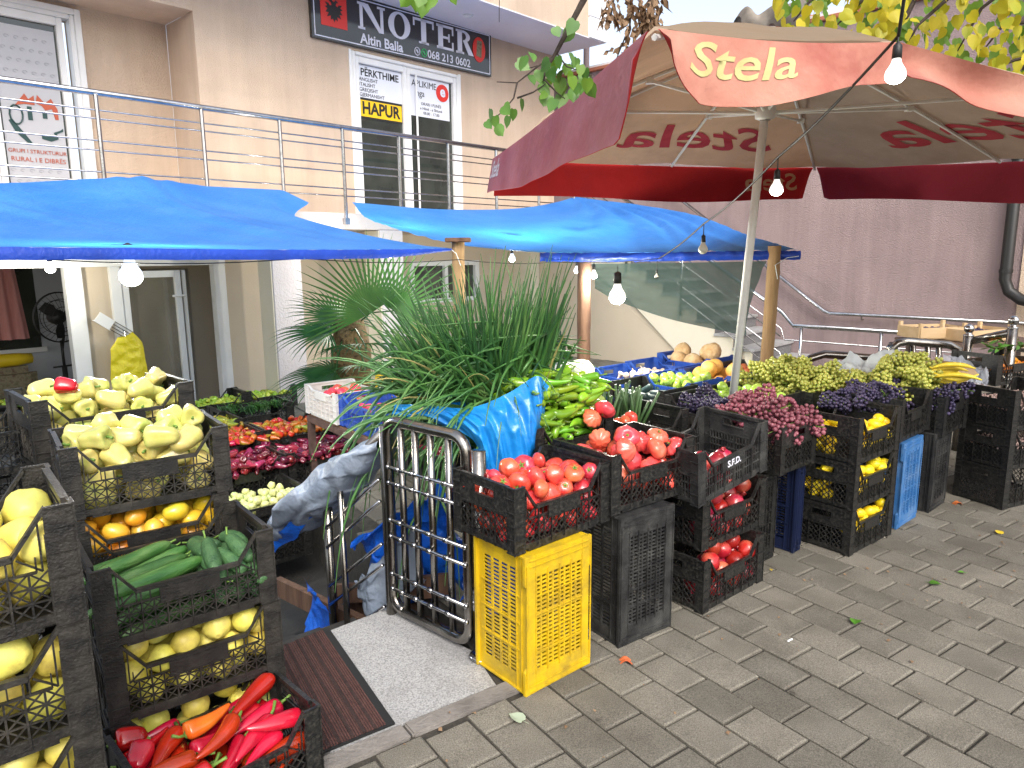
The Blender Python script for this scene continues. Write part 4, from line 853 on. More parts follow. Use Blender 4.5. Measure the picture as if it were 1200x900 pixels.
# lemon stack
for i, z in enumerate((0, .25, .50)):
    crate('S%d' % i, 'black', 1.777, 3.57, z, .672, ('bottom black crate of lemons standing on the paving', 'middle black crate of lemons in the three crate stack', 'top black crate of the lemon stack, nearly empty')[i], s=(.95, .97, 1))
crate('G1', 'black', 2.19, 3.93, .52, .73, 'black crate under dark grapes above the upright blue crate', s=(.92, 1, 1))
crate('G2', 'black', 2.58, 4.27, .50, .73, 'black crate of green grapes beside the bananas', s=(.9, 1, 1))
for i, z in enumerate((0, .25, .50)):
    crate('R%d' % i, 'black', 3.04, 4.24, z, .41, ('bottom black crate of the rightmost stack', 'middle black crate of the rightmost stack', 'top black crate of shelled beans in the rightmost stack')[i], s=(1.05, .92, 1.02))
EY = -.873
crate('RG', 'black', 1.60, 3.66, .49, .70 + PI / 2, 'black crate under the heap of rose red grapes', s=(.66, 1, 1))
crate('Z', 'black', .64, 4.72, .50, EY, 'black crate of dark zucchini behind the leeks', s=(.92, 1, 1))
crate('Q', 'black', .92, 4.25, .50, EY, 'black crate filled with small dark grapes', s=(1.0, 1, 1))
crate('A1', 'blue', .93, 4.98, .49, EY, 'blue crate of green apples left of the umbrella pole', s=(.8, 1, 1))
crate('A2', 'black', 1.205, 4.49, .50, EY, 'black crate of green apples around the umbrella pole', s=(1, 1, 1))
crate('B1', 'blue', .61, 5.36, .49, EY, 'dark blue crate of garlic behind the white cabbage', s=(.9, 1, 1))
crate('B2', 'blue', .90, 5.62, .50, EY, 'blue crate of dry garlic heads below the cantaloupes', s=(.95, 1, 1))
crate('B3', 'blue', 1.23, 5.22, .50, EY, 'blue crate of orange melons behind the apples', s=(.9, 1, 1))
crate('B4', 'blue', 1.22, 5.95, .52, EY, 'blue crate heaped with brown cantaloupes', s=(1.05, 1, 1))
crate('B5', 'black', 1.56, 5.48, .50, EY, 'black crate of mixed peaches by the umbrella pole', s=(1, 1, 1))
crate('B6', 'black', 1.90, 5.05, .50, EY, 'black crate of oranges beside the right wooden post', s=(.95, 1, 1))
crate('GG', 'black', 1.56, 4.80, .47, EY, 'black crate buried under the big heap of green grapes', s=(1, 1, 1))
crate('GG2', 'black', 1.97, 4.62, .47, EY, 'black crate at the far side of the green grape heap', s=(.9, 1, 1))
crate('BG', 'black', 2.30, 4.55, .48, EY, 'black crate of dark grapes behind the green heap', s=(.9, 1.1, 1))
crate('BN', 'black', 3.0, 4.95, .48, .73, 'black crate under the bananas')
crate('MD', 'black', 3.50, 5.10, .62, .41, 'black crate of mandarins with green leaves at the right edge', s=(1.1, 1, .9))
# near the table
crate('W1', 'white', -1.50, 5.10, .47, EY - .03, 'white crate of tomatoes and peaches on the brown table', s=(1.02, 1.05, .85))
crate('W2', 'blue', -1.16, 4.70, .47, EY - .03, 'blue crate of small red fruit on the brown table', s=(1.02, 1.05, .85))
crate('W3', 'yellowc', -1.02, 5.28, .50, EY, 'yellow crate of red tomatoes behind the white crate', s=(.9, .9, .9))
crate('W4', 'plain', -.62, 3.92, .40, EY, 'dark crate of red radishes beneath the spring onions', s=(1, 1, .9))
# sunken yard
def low(k, st, x, y, z, lab, s=(1, 1, 1), yaw=EY):
    crate(k, st, x, y, z, yaw, lab, s=s)
low('C1', 'black', -1.78, 4.28, -0.17, 'black crate of pale round peppers below the silver tarpaulin', yaw=.72)
low('C2', 'black', -2.04, 4.58, -0.05, 'black crate of dark red peppers in front of the mixed ones', yaw=.72, s=(1.1, 1.1, 1))
low('C2b', 'black', -1.61, 4.96, -0.05, 'black crate of dark red peppers nearest the brown table', yaw=.72, s=(1.1, 1.1, 1))
low('C3', 'black', -2.30, 4.88, 0.05, 'black crate of mixed red and green chillies', yaw=.72, s=(1.1, 1.1, 1))
low('C3b', 'black', -1.87, 5.26, 0.05, 'black crate of mixed chillies next to the column', yaw=.72, s=(1.1, 1.1, 1))
low('C4', 'black', -2.56, 5.18, 0.08, 'black crate of gold and orange chillies behind the red ones', yaw=.72, s=(1.1, 1.1, 1))
low('C5', 'black', -2.55, 6.15, .0, 'black crate of leafy green bunches before the column', yaw=.72, s=(1.3, 1.1, 1))
low('C6', 'black', -3.16, 6.75, -.02, 'black crate of lime green peppers against the shop door', yaw=.78, s=(1.25, 1, 1))
low('C7', 'black', -2.72, 7.2, -.02, 'black crate of lime green peppers beside the column', yaw=.78, s=(1.1, 1, 1))
low('C8', 'greenc', -1.45, 5.85, -.05, 'green crate tucked under the brown table', yaw=EY)
for i, (x, y, z) in enumerate(((-1.78, 4.28, -.42), (-2.04, 4.58, -.30), (-2.30, 4.88, -.20), (-2.56, 5.18, -.17), (-1.61, 4.96, -.30), (-1.87, 5.26, -.20), (-2.55, 6.15, -.25), (-3.16, 6.75, -.27), (-2.72, 7.2, -.27))):
    crate('U%d' % i, 'black', x, y, z, .72, 'overturned black crate propping up the produce crates in the sunken yard', 'crates propping up the sunken display', s=(1.05, 1.05, 1))

E6 = fill('L6', 'longred', 46, 'shiny long red pepper with green stalk in the nearest crate', 'long red peppers in the nearest crate', z0=.05, zmax=.225, heap=.04, yawm=.35, yaws=.7, seed=11, scale=(.9, 1.22), pitch=.15)
fill('L6', 'longorange', 1, 'single bright orange long pepper on top of the red ones', None, z0=.05, zmax=.30, region=(.14, .46, .12, .34), yawm=.2, yaws=.2, keep=E6, pitch=.05)
fill('L6', 'redbell', 2, 'short fat red pepper at the edge of the nearest crate', 'short fat red peppers in the nearest crate', z0=.05, zmax=.32, region=(.0, .16, .1, .34), keep=E6)
K = fill('L5', 'quince', 60, 'round yellow quince in the crate under the cucumbers', 'quinces in the crate under the cucumbers', zmax=.215)
fill('L5b', 'quince', 34, 'yellow quince in the bottom crate behind the red peppers', 'quinces in the bottom crate', zmax=.21, region=(0, CL, 0, .17))
fill('L3', 'mango', 48, 'golden orange fruit in the crate beneath the pale peppers', 'golden fruit beneath the pale peppers', zmax=.225, z0=.07, heap=.0)
fill('L2', 'pale', 62, 'pale yellow pepper in the heaped crate above the golden fruit', 'pale peppers above the golden fruit', zmax=.215, heap=.075, seed=5)
E1 = fill('L1', 'pale', 66, 'pale yellow pepper in the crate behind, around the red pepper', 'pale peppers around the red one', zmax=.24, heap=.05, z0=.05, seed=3)
fill('L1', 'redbell', 1, 'single red pepper lying among pale yellow peppers', None, zmax=.40, region=(.09, .24, .02, .16), keep=E1)
for k in range(4): fill('M%d' % k, 'bigquince', 34 if k == 3 else 24, ('big quince in the bottom left corner crate', 'big yellow quince in the lower left crate', 'big quince in the second crate of the leftmost stack', 'large pale quince in the top crate of the leftmost stack')[k], ('quinces in the corner crate', 'quinces in the lower left crate', 'quinces in the second left crate', 'quinces in the top left crate')[k], scale=(.72, .9), zmax=.215 if k < 3 else .21, region=(.12, CL, 0, CW_) if k == 3 else (.2, CL, 0, .24))
E2 = fill('L4', 'cuke', 24, 'long smooth cucumber lying in the left part of its crate', 'long cucumbers in the left part of the crate', zmax=.20, heap=.03, region=(0, .335, 0, CW_), yawm=.28, yaws=.14, pitch=.04, seed=21)
fill('L4', 'pickle', 22, 'short rough pickling cucumber in the right part of the crate', 'pickling cucumbers in the right part of the crate', zmax=.24, region=(.30, CL, 0, CW_), yawm=1.75, yaws=.3, keep=E2, seed=4)
fill('T1', 'tom', 120, 'red tomato in the crate on the yellow crate', 'red tomatoes in the crate on the yellow crate', zmax=.20, heap=.035, scale=(.85, 1.25), seed=8)
fill('T2', 'beef', 52, 'large ribbed pink tomato in the crate on the upright black one', 'large ribbed tomatoes', zmax=.215, heap=.05, seed=2, orient='any', scale=(.9, 1.12))
fill('P1', 'pom', 12, 'pomegranate in the tilted barred crate', 'pomegranates in the tilted crate', zmax=.15, region=(0, .36, 0, .2))
fill('P2', 'pom', 18, 'red pomegranate in the middle crate of the stack', 'pomegranates in the middle crate', zmax=.235, region=(.06, CL, 0, .2))
fill('P3', 'pom', 17, 'red pomegranate in the crate on the paving', 'pomegranates in the bottom crate', zmax=.235, region=(.06, CL, 0, .2))
E3 = fill('GP', 'beef', 2, 'large ribbed tomato lying on the edge of the green peppers', 'ribbed tomatoes beside the green peppers', region=(.24, .52, -.05, .06), z0=.20, zmax=.33, seed=3)
fill('GP', 'longgreen', 230, 'long green pepper in the heap behind the tomatoes', 'long green peppers in the heap', z0=.15, zmax=.36, heap=.10, keep=E3, yaws=1, region=(.0, CL, .0, CW_), seed=6, scale=(1.0, 1.3))
fill('T2b', 'greentom', 14, 'green and orange ripening tomato behind the green peppers', 'ripening tomatoes behind the green peppers', region=(-.10, .12, .10, .38), z0=.16, zmax=.36, seed=5)
fill('T2b', 'tom', 14, 'red tomato in the half empty crate behind the ribbed ones', 'red tomatoes in the half empty crate', z0=.03, zmax=.25, region=(.0, .22, 0, .15), seed=9)
for k, n in ((0, 15), (1, 19), (2, 16)):
    fill('S%d' % k, 'lemon', n, ('lemon in the bottom crate of the lemon stack', 'lemon in the middle crate of the lemon stack', 'lemon in the top crate of the lemon stack')[k], ('lemons in the bottom crate', 'lemons in the middle crate', 'lemons in the top crate')[k], region=(.06, CL * .95, 0, .13), z0=.06, zmax=.225 if k < 2 else .20, seed=k + 2)
fill('S2', 'lemon', 18, 'lemon at the back of the top crate of the lemon stack', 'lemons at the back of the top crate', region=(0, .13, .13, .33), zmax=.2)
fill('S1', 'lemon', 14, 'lemon behind the end panel of the middle lemon crate', 'lemons behind the end of the middle crate', region=(0, .1, .13, .33), zmax=.2)
fill('RG', 'gred', 20, 'bunch of rose red grapes heaped before the lemon stack', 'bunches of rose red grapes', region=(-.05, .46, -.06, .37), z0=.15, zmax=.285, heap=.05)
fill('GG', 'ggreen', 26, 'bunch of green grapes in the big heap', 'bunches of green grapes in the big heap', region=(-.06, .58, -.06, .40), z0=.15, zmax=.34, heap=.11)
fill('GG2', 'ggreen', 16, 'bunch of green grapes on the far side of the big heap', 'bunches of green grapes on the far side', region=(-.06, .5, -.03, .36), z0=.14, zmax=.31, heap=.08)
fill('Q', 'gblack', 18, 'small bunch of dark grapes in the crate behind the pomegranates', 'bunches of dark grapes behind the pomegranates', z0=.10, zmax=.235, heap=.02)
fill('BG', 'gblack', 18, 'bunch of dark grapes behind the green heap', 'bunches of dark grapes behind the green heap', region=(-.06, .5, -.05, .45), z0=.12, zmax=.255, heap=.03)
fill('G1', 'gblack', 18, 'bunch of dark grapes hanging over the crate above the blue one', 'bunches of dark grapes above the blue crate', region=(-.16, .34, .06, .44), z0=.12, zmax=.24, heap=.03)
fill('G2', 'ggreen', 24, 'bunch of green grapes next to the bananas', 'bunches of green grapes next to the bananas', region=(-.10, .40, .0, .42), z0=.12, zmax=.33, heap=.09)
fill('Z', 'zuc', 18, 'dark zucchini lying in the crate behind the leeks', 'zucchini behind the leeks', z0=.09, zmax=.22, yawm=.2, yaws=.3)
fill('A1', 'apple', 46, 'green apple in the blue crate left of the pole', 'green apples left of the pole', z0=.10, zmax=.25, heap=.06)
fill('A2', 'apple', 54, 'green apple in the heap around the umbrella pole', 'green apples around the pole', z0=.10, zmax=.26, heap=.07)
fill('B1', 'fig', 30, 'dark fig in the blue crate behind the cabbage', 'figs behind the cabbage', z0=.12, zmax=.22)
fill('B2', 'garlic', 34, 'garlic bulb in the blue crate below the cantaloupes', 'garlic bulbs in the blue crate', z0=.13, zmax=.26, heap=.03)
fill('B1', 'garlic', 12, 'garlic bulb in the dark blue crate', 'garlic bulbs in the dark blue crate', z0=.20, zmax=.27, region=(.2, .45, 0, .35))
fill('B3', 'melon', 11, 'orange yellow melon behind the green apples', 'orange melons behind the apples', z0=.10, zmax=.27, heap=.04)
fill('B4', 'canta', 8, 'brown netted cantaloupe at the back of the stall', 'cantaloupes at the back', z0=.08, zmax=.27, heap=.04)
fill('B5', 'peach', 40, 'red peach in the crate by the umbrella pole', 'peaches by the pole', z0=.13, zmax=.27, heap=.04)
fill('B6', 'orange', 24, 'orange in the crate beside the wooden post', 'oranges beside the post', z0=.13, zmax=.29, heap=.04)
fill('MD', 'mandarin', 44, 'small orange mandarin in the crate at the right edge', 'mandarins at the right edge', z0=.08, zmax=.25, heap=.03)
fill('W1', 'peach', 26, 'peach in the white crate on the table', 'peaches in the white crate', z0=.05, zmax=.20)
fill('W1', 'tom', 8, 'red tomato in the white crate on the table', 'tomatoes in the white crate', z0=.14, zmax=.24)
fill('W2', 'radish', 70, 'small crimson fruit in the blue crate on the table', 'crimson fruit in the blue crate', z0=.06, zmax=.20, heap=.02)
fill('W3', 'tom', 18, 'red tomato in the yellow crate', 'tomatoes in the yellow crate', z0=.10, zmax=.24)
fill('W4', 'radish', 40, 'small crimson fruit in the dark crate beneath the spring onions', 'crimson fruit in the dark crate', z0=.08, zmax=.2, region=(0, CL, 0, CW_))
fill('C1', 'tomat', 90, 'pale round pepper in the sunken crate under the tarpaulin', 'pale round peppers in the sunken yard', z0=.10, zmax=.30, heap=.07)
fill('C2', 'auberg', 105, 'wrinkled dark red pepper in the sunken yard', 'dark red peppers in the sunken yard', z0=.16, zmax=.32, heap=.06, region=(-.05, .61, -.06, .44), scale=(1.1, 1.45))
fill('C2b', 'auberg', 95, 'wrinkled dark red pepper close to the brown table', 'dark red peppers close to the table', z0=.16, zmax=.32, heap=.06, region=(-.05, .61, -.06, .44), scale=(1.1, 1.45))
fill('C3', 'chili', 95, 'small red and green chilli in the sunken yard', 'mixed chillies in the sunken yard', z0=.17, zmax=.34, heap=.07, region=(-.05, .61, -.06, .44), scale=(1.1, 1.45))
fill('C3b', 'chili', 85, 'small mixed chilli next to the column', 'mixed chillies next to the column', z0=.17, zmax=.33, heap=.06, region=(-.05, .61, -.06, .44), scale=(1.1, 1.45))
fill('C4', 'goldchili', 90, 'golden chilli behind the red ones', 'golden chillies', z0=.17, zmax=.34, heap=.06, region=(-.05, .61, -.06, .44), scale=(1.1, 1.45))
fill('C6', 'limep', 62, 'lime green pepper against the shop door', 'lime green peppers against the shop door', z0=.13, zmax=.30, heap=.06)
fill('C7', 'limep', 46, 'lime green pepper beside the column', 'lime green peppers beside the column', z0=.14, zmax=.28, heap=.05)
# beans: far too many to count
def scatter_stuff(ck, name, matn, label, n, r, z0, z1, seed=1):
    M, s = CRATES[ck]; g = random.Random(seed); m = MB()
    for i in range(n):
        p = V((g.uniform(.02, CL * s[0] - .02), g.uniform(.02, CW_ * s[1] - .02), g.uniform(z0, z1))); q = Matrix.LocRotScale(p, Euler((g.uniform(0, 6), g.uniform(0, 6), 0)), V((1.5, 1, 1)))
        m.rev([(0, -r), (r, 0), (0, r)], 6, q)
    o = m.build(name, matn, smooth=True); o.matrix_world = M; tag(o, label, 'beans', kind='stuff')
mm('bean', (.45, .28, .24), (.60, .45, .40), scale=60, rough=.5, c3=(.2, .06, .06))
scatter_stuff('R2', 'shelled_beans', 'bean', 'speckled pink shelled beans in the top crate at the right', 1500, .007, .12, .17)
scatter_stuff('R1', 'shelled_beans', 'bean', 'speckled shelled beans in the middle crate at the right', 500, .007, .12, .15, 2)
for k, z in (('R2', .118), ('R1', .118)):
    M, s = CRATES[k]; b = MB(); b.box(.015, CL * s[0] - .015, .015, CW_ * s[1] - .015, .016, z); o = b.build('sack', 'rubber'); o.matrix_world = M; tag(o, 'dark sack filling the %s crate under the beans' % ('top right' if k == 'R2' else 'middle right'), 'sack')
# marking on the tilted crate
me = text_mesh('S.F.D.', .042, 'letter_white', ext=.0006, off=.0012); o = bpy.data.objects.new('lettering', me); col.objects.link(o)
pr = [x for x in col.objects if x.get('label', '').startswith('worn black barred crate marked')][0]; o.parent = pr
o.matrix_local = Matrix.Translation((CL / 2, -.0012, .131)) @ Matrix.Rotation(PI / 2, 4, 'X')

# ------------------------------------------------------------------ crates stood on end
def upright(x, y, yaw, W_, D_, H_, matn, label, notch=True, z=0):
    r = thing('upright_crate', label, 'crate', (x, y, z), yaw)
    fF = lambda u, z, t: V((u, t, z)); m = MB()
    bl, bz = .052, .085 * H_ / .54
    if notch:
        for x0, sg_ in ((0, 1), (W_, -1)):
            P = [(x0 - sg_ * .0, .0), (x0 + sg_ * bl, 0), (x0 + sg_ * bl, H_), (x0, H_), (x0, H_ * .80), (x0 + sg_ * .014, H_ * .77), (x0 + sg_ * .014, H_ * .20), (x0, H_ * .17)]
            m.prism(P, fF, 0, .014)
    else:
        m.rect(0, bl, 0, H_, fF, 0, .014); m.rect(W_ - bl, W_, 0, H_, fF, 0, .014)
    m.rect(bl, W_ - bl, 0, bz, fF, .001, .013); m.rect(bl, W_ - bl, H_ - bz, H_, fF, .001, .013)
    for z_ in (.012, .034, H_ - .016, H_ - .038): m.rect(.02, W_ - .02, z_ - .002, z_ + .002, fF, -.005, .001)
    for u in (.008, W_ - .008): m.rect(u - .003, u + .003, .03, H_ - .03, fF, -.005, .0)
    ni = int((H_ - 2 * bz) / .0155)
    for i in range(ni + 1):
        z_ = bz + (H_ - 2 * bz) * i / ni; m.rect(bl - .001, W_ - bl + .001, z_ - .0036, z_ + .0036, fF, .004, .010)
    nu = 8
    for i in range(nu + 1):
        u = bl + (W_ - 2 * bl) * i / nu; wd = .003 if i % 2 == 0 else .0045; m.rect(u - wd, u + wd, bz - .012, H_ - bz + .02, fF, -.004 if i % 2 == 0 else .003, .0095)
    for i in range(1, 5):
        z_ = bz + (H_ - 2 * bz) * i / 5; m.rect(bl, W_ - bl, z_ - .0022, z_ + .0022, fF, -.003, .004)
    m.build('bottom_panel', matn, r, bevel=.0012)
    for nm, x0, sg_ in (('side_panel', 0.0, 1), ('side_panel', W_, -1)):
        fn = lambda u, z, t, x0=x0, sg_=sg_: V((x0 + sg_ * (.014 + t), .014 + u, z)); m = MB(); dd = D_ - .014
        m.rect(0, .045, .0, H_, fn, 0, .005); m.rect(dd - .045, dd, .0, H_, fn, 0, .005); m.rect(.045, dd - .045, 0, .06, fn, 0, .005); m.rect(.045, dd - .045, H_ - .06, H_, fn, 0, .005)
        m.rect(dd - .012, dd, -.001, H_ + .001, fn, -.014, 0.006)
        n = int((H_ - .12) / .0155)
        for i in range(n + 1): z_ = .06 + (H_ - .12) * i / n; m.rect(.045, dd - .045, z_ - .003, z_ + .003, fn, .001, .004)
        for i in range(1, 4): u = .045 + (dd - .09) * i / 4; m.rect(u - .006, u + .006, .06, H_ - .06, fn, -.001, .0035)
        for i in range(1, 4): z_ = .06 + (H_ - .12) * i / 4; m.rect(.03, dd - .03, z_ - .003, z_ + .003, fn, -.004, .001)
        for u in (.02, .047): m.rect(u - .002, u + .002, .0, H_, fn, -.005, 0)
        m.build(nm, matn, r)
    for z0_, z1_ in ((0.002, .009), (H_ - .009, H_ - .002)):
        m = MB(); m.box(.006, W_ - .006, .014, D_, z0_, z1_); m.build('end_panel', matn, r)
    return r
upright(.04, 2.372, .704, .342, .298, .539, 'yellow_plastic', 'bright yellow plastic crate stood on end, cracked at its bottom corner')
upright(.426, 2.693, .62, .315, .35, .558, 'worn_plastic', 'scuffed black crate stood on end beside the yellow one', notch=False)
upright(2.225, 3.94, .73, .30, .34, .515, 'sky_plastic', 'blue crate stood on end between the lemon stack and a black one')
upright(2.56, 4.20, .73, .28, .34, .50, 'worn_plastic', 'grey black crate stood on end right of the blue one', notch=False)
upright(1.50, 3.62, .73, .08, .34, .49, 'navy_plastic', 'narrow navy crate stood on end in the shadow left of the lemons', notch=False)
upright(1.22, 3.44, .73, .22, .34, .48, 'black_plastic', 'dark crate stood on end in the shadow behind the pomegranates', notch=False)
# ------------------------------------------------------------------ wooden posts
def post(x, y, z0_, z1_, r, matn, label, lean=(0, 0)):
    m = MB(); g = random.Random(int(x * 100)); pts = []; n = 26
    for i in range(n + 1):
        f = i / n; pts.append(V((x + lean[0] * f + .006 * noise.noise(V((f * 5, x, 0))), y + lean[1] * f + .006 * noise.noise(V((f * 5, y, 9))), z0_ + (z1_ - z0_) * f)))
    m.tube(pts, [r * (1 + .09 * noise.noise(V((i * .6, x, 3)))) for i in range(n + 1)], 14)
    o = m.build('wooden_post', matn, auto=50); tag(o, label, 'post'); return o
p = aty(537, 284, 5.0); post(p.x, 5.0, -.6, p.z, .044, 'wood', 'squared pale wooden post rising behind the spring onions')
b = MB(); b.box(p.x - .085, p.x + .085, 4.92, 5.08, p.z + .001, p.z + .03); o = b.build('post_cap', 'dark_wood', bevel=.004); tag(o, 'flat wooden cap on top of the post behind the spring onions', 'post cap')
p = aty(685, 305, 5.6); post(p.x, 5.6, -.1, p.z + .03, .052, 'dark_wood', 'dark rough wooden post in the middle under the right blue tarpaulin')
p = aty(909, 298, 5.3); post(p.x - .03, 5.3, 0, p.z + .06, .047, 'wood', 'light brown round wooden post under the right corner of the tarpaulin', lean=(.02, 0))

# ------------------------------------------------------------------ tarpaulins
def coons(c0, c1, d0, d1):
    """c0,c1: u-curves at v=0,1; d0,d1: v-curves at u=0,1"""
    def f(u, v):
        P = c0(u) * (1 - v) + c1(u) * v + d0(v) * (1 - u) + d1(v) * u
        return P - (c0(0) * (1 - u) * (1 - v) + c0(1) * u * (1 - v) + c1(0) * (1 - u) * v + c1(1) * u * v)
    return f
def polyl(pts):
    pts = [V(p) for p in pts]; L = [0]
    for a, b_ in zip(pts, pts[1:]): L.append(L[-1] + (b_ - a).length)
    def f(u):
        t = u * L[-1]
        for i in range(len(pts) - 1):
            if t <= L[i + 1] + 1e-9: return pts[i].lerp(pts[i + 1], (t - L[i]) / (L[i + 1] - L[i]))
        return pts[-1].copy()
    return f
def smoothl(pts):
    pts = [V(p) for p in pts]; n = len(pts) - 1
    def f(u):
        t = min(u * n, n - 1e-6); i = int(t); t -= i; p1, p2 = pts[i], pts[i + 1]; p0 = pts[i - 1] if i else p1 * 2 - p2; p3 = pts[i + 2] if i + 2 <= n else p2 * 2 - p1
        return .5 * ((2 * p1) + (p2 - p0) * t + (2 * p0 - 5 * p1 + 4 * p2 - p3) * t * t + (3 * p1 - p0 - 3 * p2 + p3) * t ** 3)
    return f
lt = thing('blue_tarpaulin', 'large blue tarpaulin tied to the balcony railing on the left', 'tarpaulin', (0, 0, 0))
P1t = V((-.40, 4.95, 1.635)); e1 = V((-2.25, 3.0, 1.645)); e2 = V((-3.4, 1.8, 1.645))
back = polyl([fw(-7.2, 1.02, 2.12), fw(-4.6, 1.02, 2.13), fw(-3.9, 1.02, 2.19), fw(-3.02, 1.02, 2.30), fw(-2.4, 1.03, 2.25), fw(-1.6, 1.02, 2.26), fw(-1.35, 1.1, 2.14)])
front = smoothl([e2, e1, V((-1.3, 4.05, 1.63)), V((-.75, 4.62, 1.63)), P1t])
leftc = smoothl([fw(-7.2, 1.02, 2.12), V((-4.6, 3.4, 1.85)), e2]); rightc = smoothl([fw(-1.35, 1.1, 2.14), V((-2.0, 6.9, 1.93)) , V((-1.05, 5.9, 1.70)), P1t])
g1 = coons(back, front, leftc, rightc)
def tarp1(u, v):
    p = g1(u, v); sag = -.10 * math.sin(PI * v) * math.sin(PI * min(1, u * 1.2)); w_ = math.sin(PI * v) ** .5
    p.z += sag * .5 + .012 * w_ * noise.noise(V((u * 22, v * 3, 1))) + .02 * w_ * noise.noise(V((u * 6, v * 2, 5)))
    for k in (.47, .72): p.z += .012 * (1 - v) ** 2 * math.exp(-((u - k) / .05) ** 2) * math.cos((u - k) * 160)
    return p
b = MB(); b.grid(tarp1, 110, 40); b.build('sheet', 'tarp_blue', lt, smooth=True)
def hem1(u, v):
    p = front(u); return p + V((.3 * (v ** 2) * .05, -.012 * math.sin(v * PI) , -.055 * v * (1 - .75 * max(0, u - .72) / .28))) + V((0, 0, .004 * noise.noise(V((u * 60, v * 4, 0)))))
b = MB(); b.grid(hem1, 90, 5); b.build('hem', 'tarp_hem', lt, smooth=True)
rt_ = thing('blue_tarpaulin', 'smaller blue tarpaulin gathered to a peak at the stair end of the railing', 'tarpaulin', (0, 0, 0))
BL = fw(-.76, 1.03, 2.17); BR = fw(3.27, 1.03, 2.43); FR = V((2.10, 5.28, 1.60)); FL = V((.22, 5.5, 1.60))
g2_ = coons(smoothl([BL, fw(.5, 1.05, 2.14), fw(1.8, 1.1, 2.20), fw(2.7, 1.1, 2.32), BR]), smoothl([FL, V((.9, 5.42, 1.595)), V((1.55, 5.33, 1.60)), FR]),
            smoothl([BL, V((-1.35, 7.2, 1.92)), V((-.55, 6.2, 1.70)), FL]), smoothl([BR, V((1.9, 8.2, 2.02)), V((2.2, 6.6, 1.72)), FR]))
def tarp2(u, v):
    p = g2_(u, v); d = math.hypot((1 - u) * 1.6, v); a = math.atan2(v, (1 - u) * 1.6 + 1e-3)
    p.z += .035 * min(1, d * 4) * math.exp(-d * 1.3) * math.sin(a * 26 + 2 * noise.noise(V((a * 5, d, 0)))) + .02 * math.sin(PI * v) * noise.noise(V((u * 9, v * 4, 2))) - .09 * math.sin(PI * v) * math.sin(PI * u)
    p.z += .012 * math.sin(PI * min(1, v)) * noise.noise(V((u * 30, v * 30, 7)))
    return p
b = MB(); b.grid(tarp2, 120, 60); b.build('sheet', 'tarp_blue', rt_, smooth=True)
ff = smoothl([FL, V((.9, 5.42, 1.595)), V((1.55, 5.33, 1.60)), FR])
b = MB(); b.grid(lambda u, v: ff(u) + V((0, -.015 * math.sin(v * PI), -.065 * v)) + V((0, .01 * noise.noise(V((u * 30, v, 0))), .008 * noise.noise(V((u * 50, v, 4))))), 80, 5); b.build('hem', 'tarp_hem', rt_, smooth=True)
m = MB(); m.tube([FR + V((-.02, -.02, -.04)), V((2.0, 5.26, 1.55)), V((1.9, 5.22, 1.50)), V((1.93, 5.24, 1.40))], .003, 5); m.build('cord', 'white_film', rt_)
m = MB(); m.tube([P1t + V((0, -.02, -.01)), V((-.37, 4.93, 1.60)), V((-.34, 4.92, 1.52))], .003, 5); m.build('cord', 'white_film', lt)
# green shade net
nt_ = [aty(692, 309, 6.0), aty(790, 308, 6.0), aty(899, 306, 6.0)]; nb_ = [aty(697, 338, 6.1), aty(722, 352, 6.1), aty(775, 371, 6.1), aty(838, 386, 6.1), aty(868, 392, 6.1), aty(876, 388, 6.1)]
tp, bt = smoothl(nt_), smoothl(nb_)
def net(u, v):
    p = tp(u).lerp(bt(u), v); p.y += .05 * math.sin(u * 17 + v * 3) * v + .04 * noise.noise(V((u * 6, v * 5, 0))); p.x -= .06 * math.sin(PI * v) * (u - .3); return p
b = MB(); b.grid(net, 50, 24); o = b.build('shade_net', 'net', smooth=True); tag(o, 'dark green shade net hanging under the right tarpaulin before the stairs', 'net')

# ------------------------------------------------------------------ big umbrella
um = thing('market_umbrella', 'large faded red market umbrella with a white pole and Stela lettering', 'umbrella', (1.27, 4.3, 0))
UB = V((1.27, 4.3, 0))
def ub(m, nm, mt, par=um, **k):
    m.v = [tuple(V(v) - UB) for v in m.v]; return m.build(nm, mt, par, **k)
ptop = aty(897, 128, 4.3); pbot = aty(862, 438, 4.3); dirp = (ptop - pbot).normalized(); pfoot = pbot + dirp * (-pbot.z / dirp.z)
m = MB(); m.tube([pfoot, pfoot.lerp(ptop, .3)], .030, 14); m.tube([pfoot.lerp(ptop, .28), ptop + dirp * .36], .0245, 14); ub(m, 'pole', 'white_paint', smooth=True)
apex = ptop + dirp * .42
zr = 2.30
cA = atz(767, 36, zr); cB = atz(581, 186, zr); cC = atz(955, 196, zr); cE = V((1.43, 2.85, 2.355)); cD = V((4.05, 3.75, 2.10)); cBC = cB.lerp(cC, .52) + V((0, 0, .0)); cAB = cA.lerp(cB, .5); cCD = cC.lerp(cD, .5)
cA = cA + V((0, 0, .0))
ring = [('A', cA), ('E', cE), ('D', cD), ('CD', cCD), ('C', cC), ('BC', cBC), ('B', cB), ('AB', cAB)]
def panel(p, q, off):
    def f(u, v):                                     # v 0 apex -> 1 rim
        e = p.lerp(q, u); x = apex.lerp(e, v); sag = math.sin(PI * u) * v
        x.z += -.035 * sag * (1 - .4 * v) + off + .008 * noise.noise(x * 4); x.z += .06 * math.sin(PI * v) * .4
        return x
    return f
